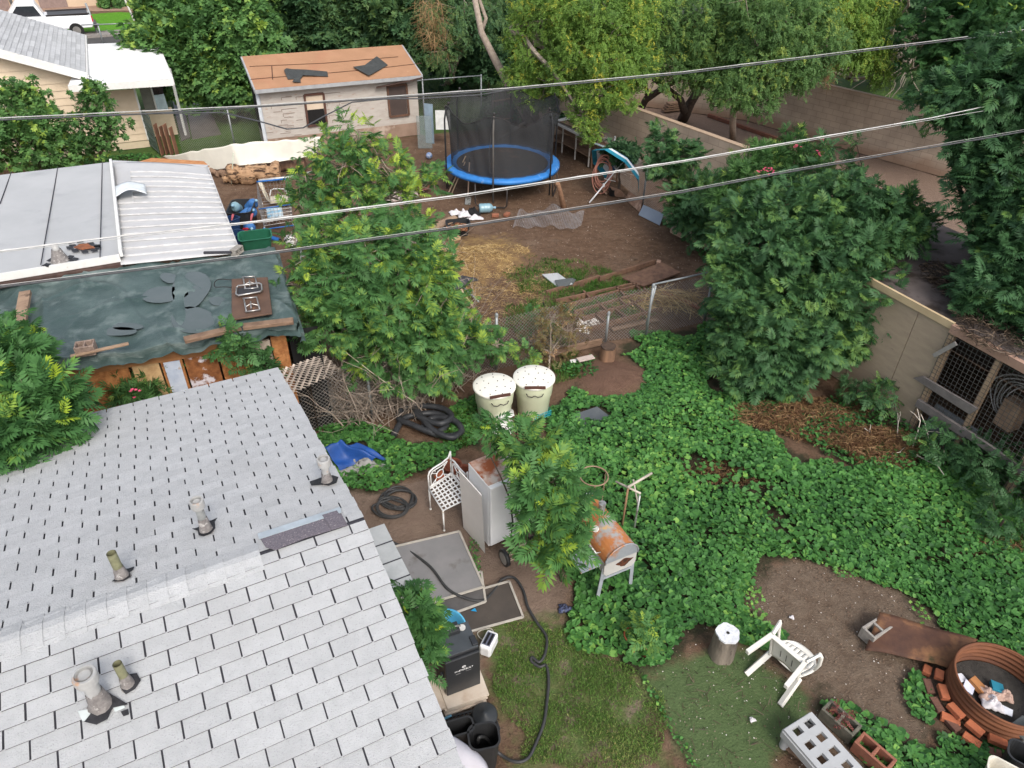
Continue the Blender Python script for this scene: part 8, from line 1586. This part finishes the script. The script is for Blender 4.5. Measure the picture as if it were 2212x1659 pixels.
# rusty sheet + block
b = MB(); rs = [W(1900, 1322, .22), W(2112, 1382, .12), W(2050, 1445, .1), W(1868, 1405, .06)]
b.grid(lambda u_, v_: rs[0].lerp(rs[1], u_).lerp(rs[3].lerp(rs[2], u_), v_)+Z*(.05*math.sin(u_*3.1)*math.sin(v_*2)+.012*math.sin(u_*9)), 20, 10); tag(b.build('rusty_sheet', mat('rusty_sheet', (.060, .030, .022), (.12, .058, .035), s=2.5, rough=.75, bump=.5, c3=(.26, .13, .06), s3=1.8, t3=(.50, .66), c4=(.04, .045, .02), s4=1.4, t4=(.62, .68)), None, world=True, solid=.006), 'curved dark rusty metal sheet lying on the bare dirt', 'metal sheet')
cinder(W(1888, 1372), R_(30), 'grey cinder block under the left end of the rusty sheet', greyb)
# fire ring
fc_ = W(2168, 1482, .32); fcz = Vector((fc_.x, fc_.y, 0)); RR = .53; fr_ = thing('fire_ring', 'rusty corrugated steel fire ring edged with red bricks', 'fire ring', fcz)
frm = mat('ring_rust', (.20, .078, .036), (.13, .052, .027), s=3, rough=.75, c3=(.12, .05, .03), s3=1.8, t3=(.55, .7), stretch=(1, 1, 3))
pf_ = []
for i in range(41): z_ = .37*i/40; pf_.append((RR+.012*math.sin(i*math.tau/8), z_))
b = MB(); b.lathe(pf_, seg=64); b.build('corrugated_wall', frm, fr_, solid=.006)
b = MB(); b.lathe([(RR+.012, .37), (RR+.022, .38), (RR, .387), (RR-.01, .38)], seg=64); b.build('rolled_rim', frm, fr_)
b = MB(); b.lathe([(RR-.02, .05), (0.001, .06)], seg=32); b.build('ash_bed', mat('ash', (.035, .033, .03), (.06, .055, .05), s=8, rough=1, bump=1), fr_)
for i, (x, y, sz_, m, rt, cat, lab) in enumerate(((-.22, .22, (.16, .11, .015), mat('paper_white', (.7, .72, .78), rough=.8), .3, 'paper', 'white paper scrap at the upper left inside the fire ring'), (-.18, .10, (.14, .12, .02), mat('paper_lilac', (.6, .62, .75), rough=.8), .9, 'packet', 'pale lilac packet inside the fire ring'), (-.06, .12, (.2, .13, .06), mat('brown_card', (.4, .18, .07), rough=.8), 2.1, 'box', 'brown cardboard box inside the fire ring'), (.16, .1, (.17, .13, .05), mat('teal_box', (.03, .24, .34), rough=.6), 1.1, 'box', 'teal blue small box inside the fire ring'), (.1, -.18, (.16, .09, .015), mat('paper_white', (.7, .72, .78)), 2.6, 'paper', 'white paper at the lower edge inside the fire ring'))):
    b = MB(); b.box((0, 0, 0), sz_); o = b.build('litter_box' if cat == 'box' else 'paper_scrap', m, None, bevel=.003); o.location = fcz+Vector((x-.1, y, .12)); o.rotation_euler = (.25*math.sin(i), .3*math.cos(i*2), rt); tag(o, lab, cat)
def cl2(lab, x, y, rx, ry, m, sd):
    p = fcz+Vector((x-.1, y, 0)); q = pr((p.x, p.y, .1)); return cloth('plastic_bag', lab, 'bag', q[0], q[1], rx, ry, .1, m, sd, z0=.1)
cl2('crumpled pinkish plastic bag inside the fire ring', .02, .0, .15, .12, mat('pink_bag', (.5, .36, .3), (.4, .27, .22), s=9, rough=.5), 2); cl2('crumpled white plastic bag inside the fire ring', .0, -.08, .11, .14, wcl, 4); cl2('brown crumpled paper at the right inside the fire ring', .2, .0, .1, .08, mat('pink_bag', (.5, .36, .3)), 5)
brk = mat('red_brick_bright', (.46, .15, .07), (.36, .115, .06), s=12, rough=.9, bump=.5, bs=50, c3=(.2, .09, .06), s3=5, t3=(.6, .75))
brk2 = mat('brown_brick', (.17, .085, .06), (.12, .06, .045), s=12, rough=.9, bump=.5, bs=50)
where = ['far left', 'upper left', 'left', 'lower left', 'front left', 'front', 'front right', 'right front']
k_ = 0
for row, (rr_, z_, n0_, m) in enumerate(((RR+.20, .035, 9, brk2), (RR+.085, .11, 8, brk))):
    for i in range(n0_):
        a = R_(150+i*(18.5 if row == 0 else 22)+row*5); p = fcz+Vector((rr_*math.cos(a), rr_*math.sin(a), z_)); b = MB(); b.box((0, 0, 0), (.185*(1 if i % 5 else .7), .095, .065)); o = b.build('brick', m if i % 4 else brk, None, bevel=.007); o.location = p; o.rotation_euler = (random.uniform(-.05, .05), random.uniform(-.04, .04), a+math.pi/2+random.uniform(-.12, .12))
        ordn = ('first', 'second', 'third', 'fourth', 'fifth', 'sixth', 'seventh', 'eighth', 'ninth', 'tenth', 'eleventh')[i]
        tag(o, '%s brick from the far left in the %s around the fire ring' % (ordn, 'dull outer row' if row == 0 else 'bright upper row'), 'brick', 'bricks around the fire ring')
b = MB(); b.box((0, 0, .035), (.2, .1, .07)); o = b.build('brick', brk, None, bevel=.007); o.location = W(1638, 1500)*0+W(2050, 1558); o.rotation_euler.z = -.5; tag(o, 'loose red brick lying apart left of the fire ring bricks', 'brick')
b = MB(); b.box((0, 0, .1), (.28, .19, .19)); o = b.build('vent_block', mat('dark_block', (.10, .11, .11), rough=.9), None, bevel=.01); o.location = W(2195, 1590); o.rotation_euler.z = .5; tag(o, 'dark grey perforated block at the right below the fire ring', 'block')
b = MB()
# cinder blocks + grey step
cinder(W(1808, 1568), R_(-52), 'mossy dark cinder block with a red weed growing in it', mat('mossy_block', (.16, .15, .12), (.10, .095, .075), s=10, rough=.95, bump=.6))
cinder(W(1880, 1640), R_(-52), 'red brown cinder block next to the grey perforated step', mat('red_block', (.30, .125, .08), (.23, .095, .065), s=12, rough=.95, bump=.5))
c = W(1818, 1545, .2); tree('red_weed', 'dead reddish weed growing out of the mossy cinder block', 'plant', (c.x, c.y, 0), [(tuple(c), .1, 26)], 'mesq', 2, .08, leafmat('red_weed_leaf', (.12, .03, .03), (.25, .08, .07), (.35, .2, .1)), palebark, r0=.006, seed=31, twigs=10, gap=0)
st_ = thing('plastic_step', 'light grey perforated plastic platform beside the cinder blocks', 'platform', W(1790, 1650)); q = [W(1692, 1578, .3), W(1752, 1540, .3), W(1870, 1680, .3), W(1800, 1740, .3)]; pa_ = (q[1]-q[0]); pw = pa_.length; pa_.normalize(); pb_v = Vector((pa_.y, -pa_.x, 0)); pl = (q[2]-q[1]).length
gp_ = mat('grey_plastic', (.40, .41, .42), (.35, .36, .37), s=5, rough=.6, c3=(.27, .27, .27), s3=3, t3=(.58, .72)); b = MB(); nx_, ny_ = 12, 36; cell = {}
for i in range(nx_):
    for j in range(ny_):
        if i in (2, 3, 4, 7, 8, 9) and j % 4 in (1, 2): continue
        cell[(i, j)] = 1
X0 = q[0]; cw_ = pw/nx_; cl_ = 1.55/ny_; idx = {}
def vtx(i, j):
    if (i, j) not in idx: b.v.append(X0+pa_*cw_*i+pb_v*cl_*j); idx[(i, j)] = len(b.v)-1
    return idx[(i, j)]
for (i, j) in cell: b.f.append([vtx(i, j), vtx(i, j+1), vtx(i+1, j+1), vtx(i+1, j)]); b.m.append(0); b.sm.append(False)
o = b.build('platform_top', gp_, st_, world=True); md = o.modifiers.new('t', 'SOLIDIFY'); md.thickness = .05; md.offset = 0
b = MB(); b.bar(q[0]-Z*.06, q[0]+pb_v*1.55-Z*.06, .03, .1); b.bar(q[1]-Z*.06, q[1]+pb_v*1.55-Z*.06, .03, .1); b.bar(q[0]-Z*.06, q[1]-Z*.06, .03, .1); b.build('apron', gp_, st_, world=True)
for p in (q[0]+pa_*.05+pb_v*.05, q[1]-pa_*.05+pb_v*.05): b = MB(); b.lathe([(.05, 0), (.06, .28)], Vector((p.x, p.y, 0)), 12); b.build('leg', gp_, st_, world=True)
log_on(1700, 1610, 1740, 1640, .03, .1, .04, wood, 'grey wood offcut lying beside the grey platform', 'wood offcut', 'offcut')
bigbin('cream plastic wastebasket at the bottom right corner', 2175, 1668, R_(-35), .34, .22, .35, mat('cream_bin', (.68, .64, .55), rough=.5)); bigbin('black plastic bin behind the cream wastebasket at the bottom right', 2218, 1632, R_(-35), .34, .26, .36, blackp)
for i, (x, y, lab) in enumerate(((1350, 1375, 'broken terracotta pot in the weeds below the grill'), (1375, 1400, 'terracotta pot almost hidden by weed leaves'))): pot(lab, W(x, y), .09, .12, rot=(R_(20+40*i), R_(30), 0))
cloth('white_scrap', 'small crumpled white paper on the mossy slab', 'paper', 1625, 1556, .035, .03, .03, wcl, 2); cloth('white_scrap', 'tiny white cup piece on the bare dirt near the chair', 'paper', 1710, 1335, .03, .03, .03, wcl, 5)
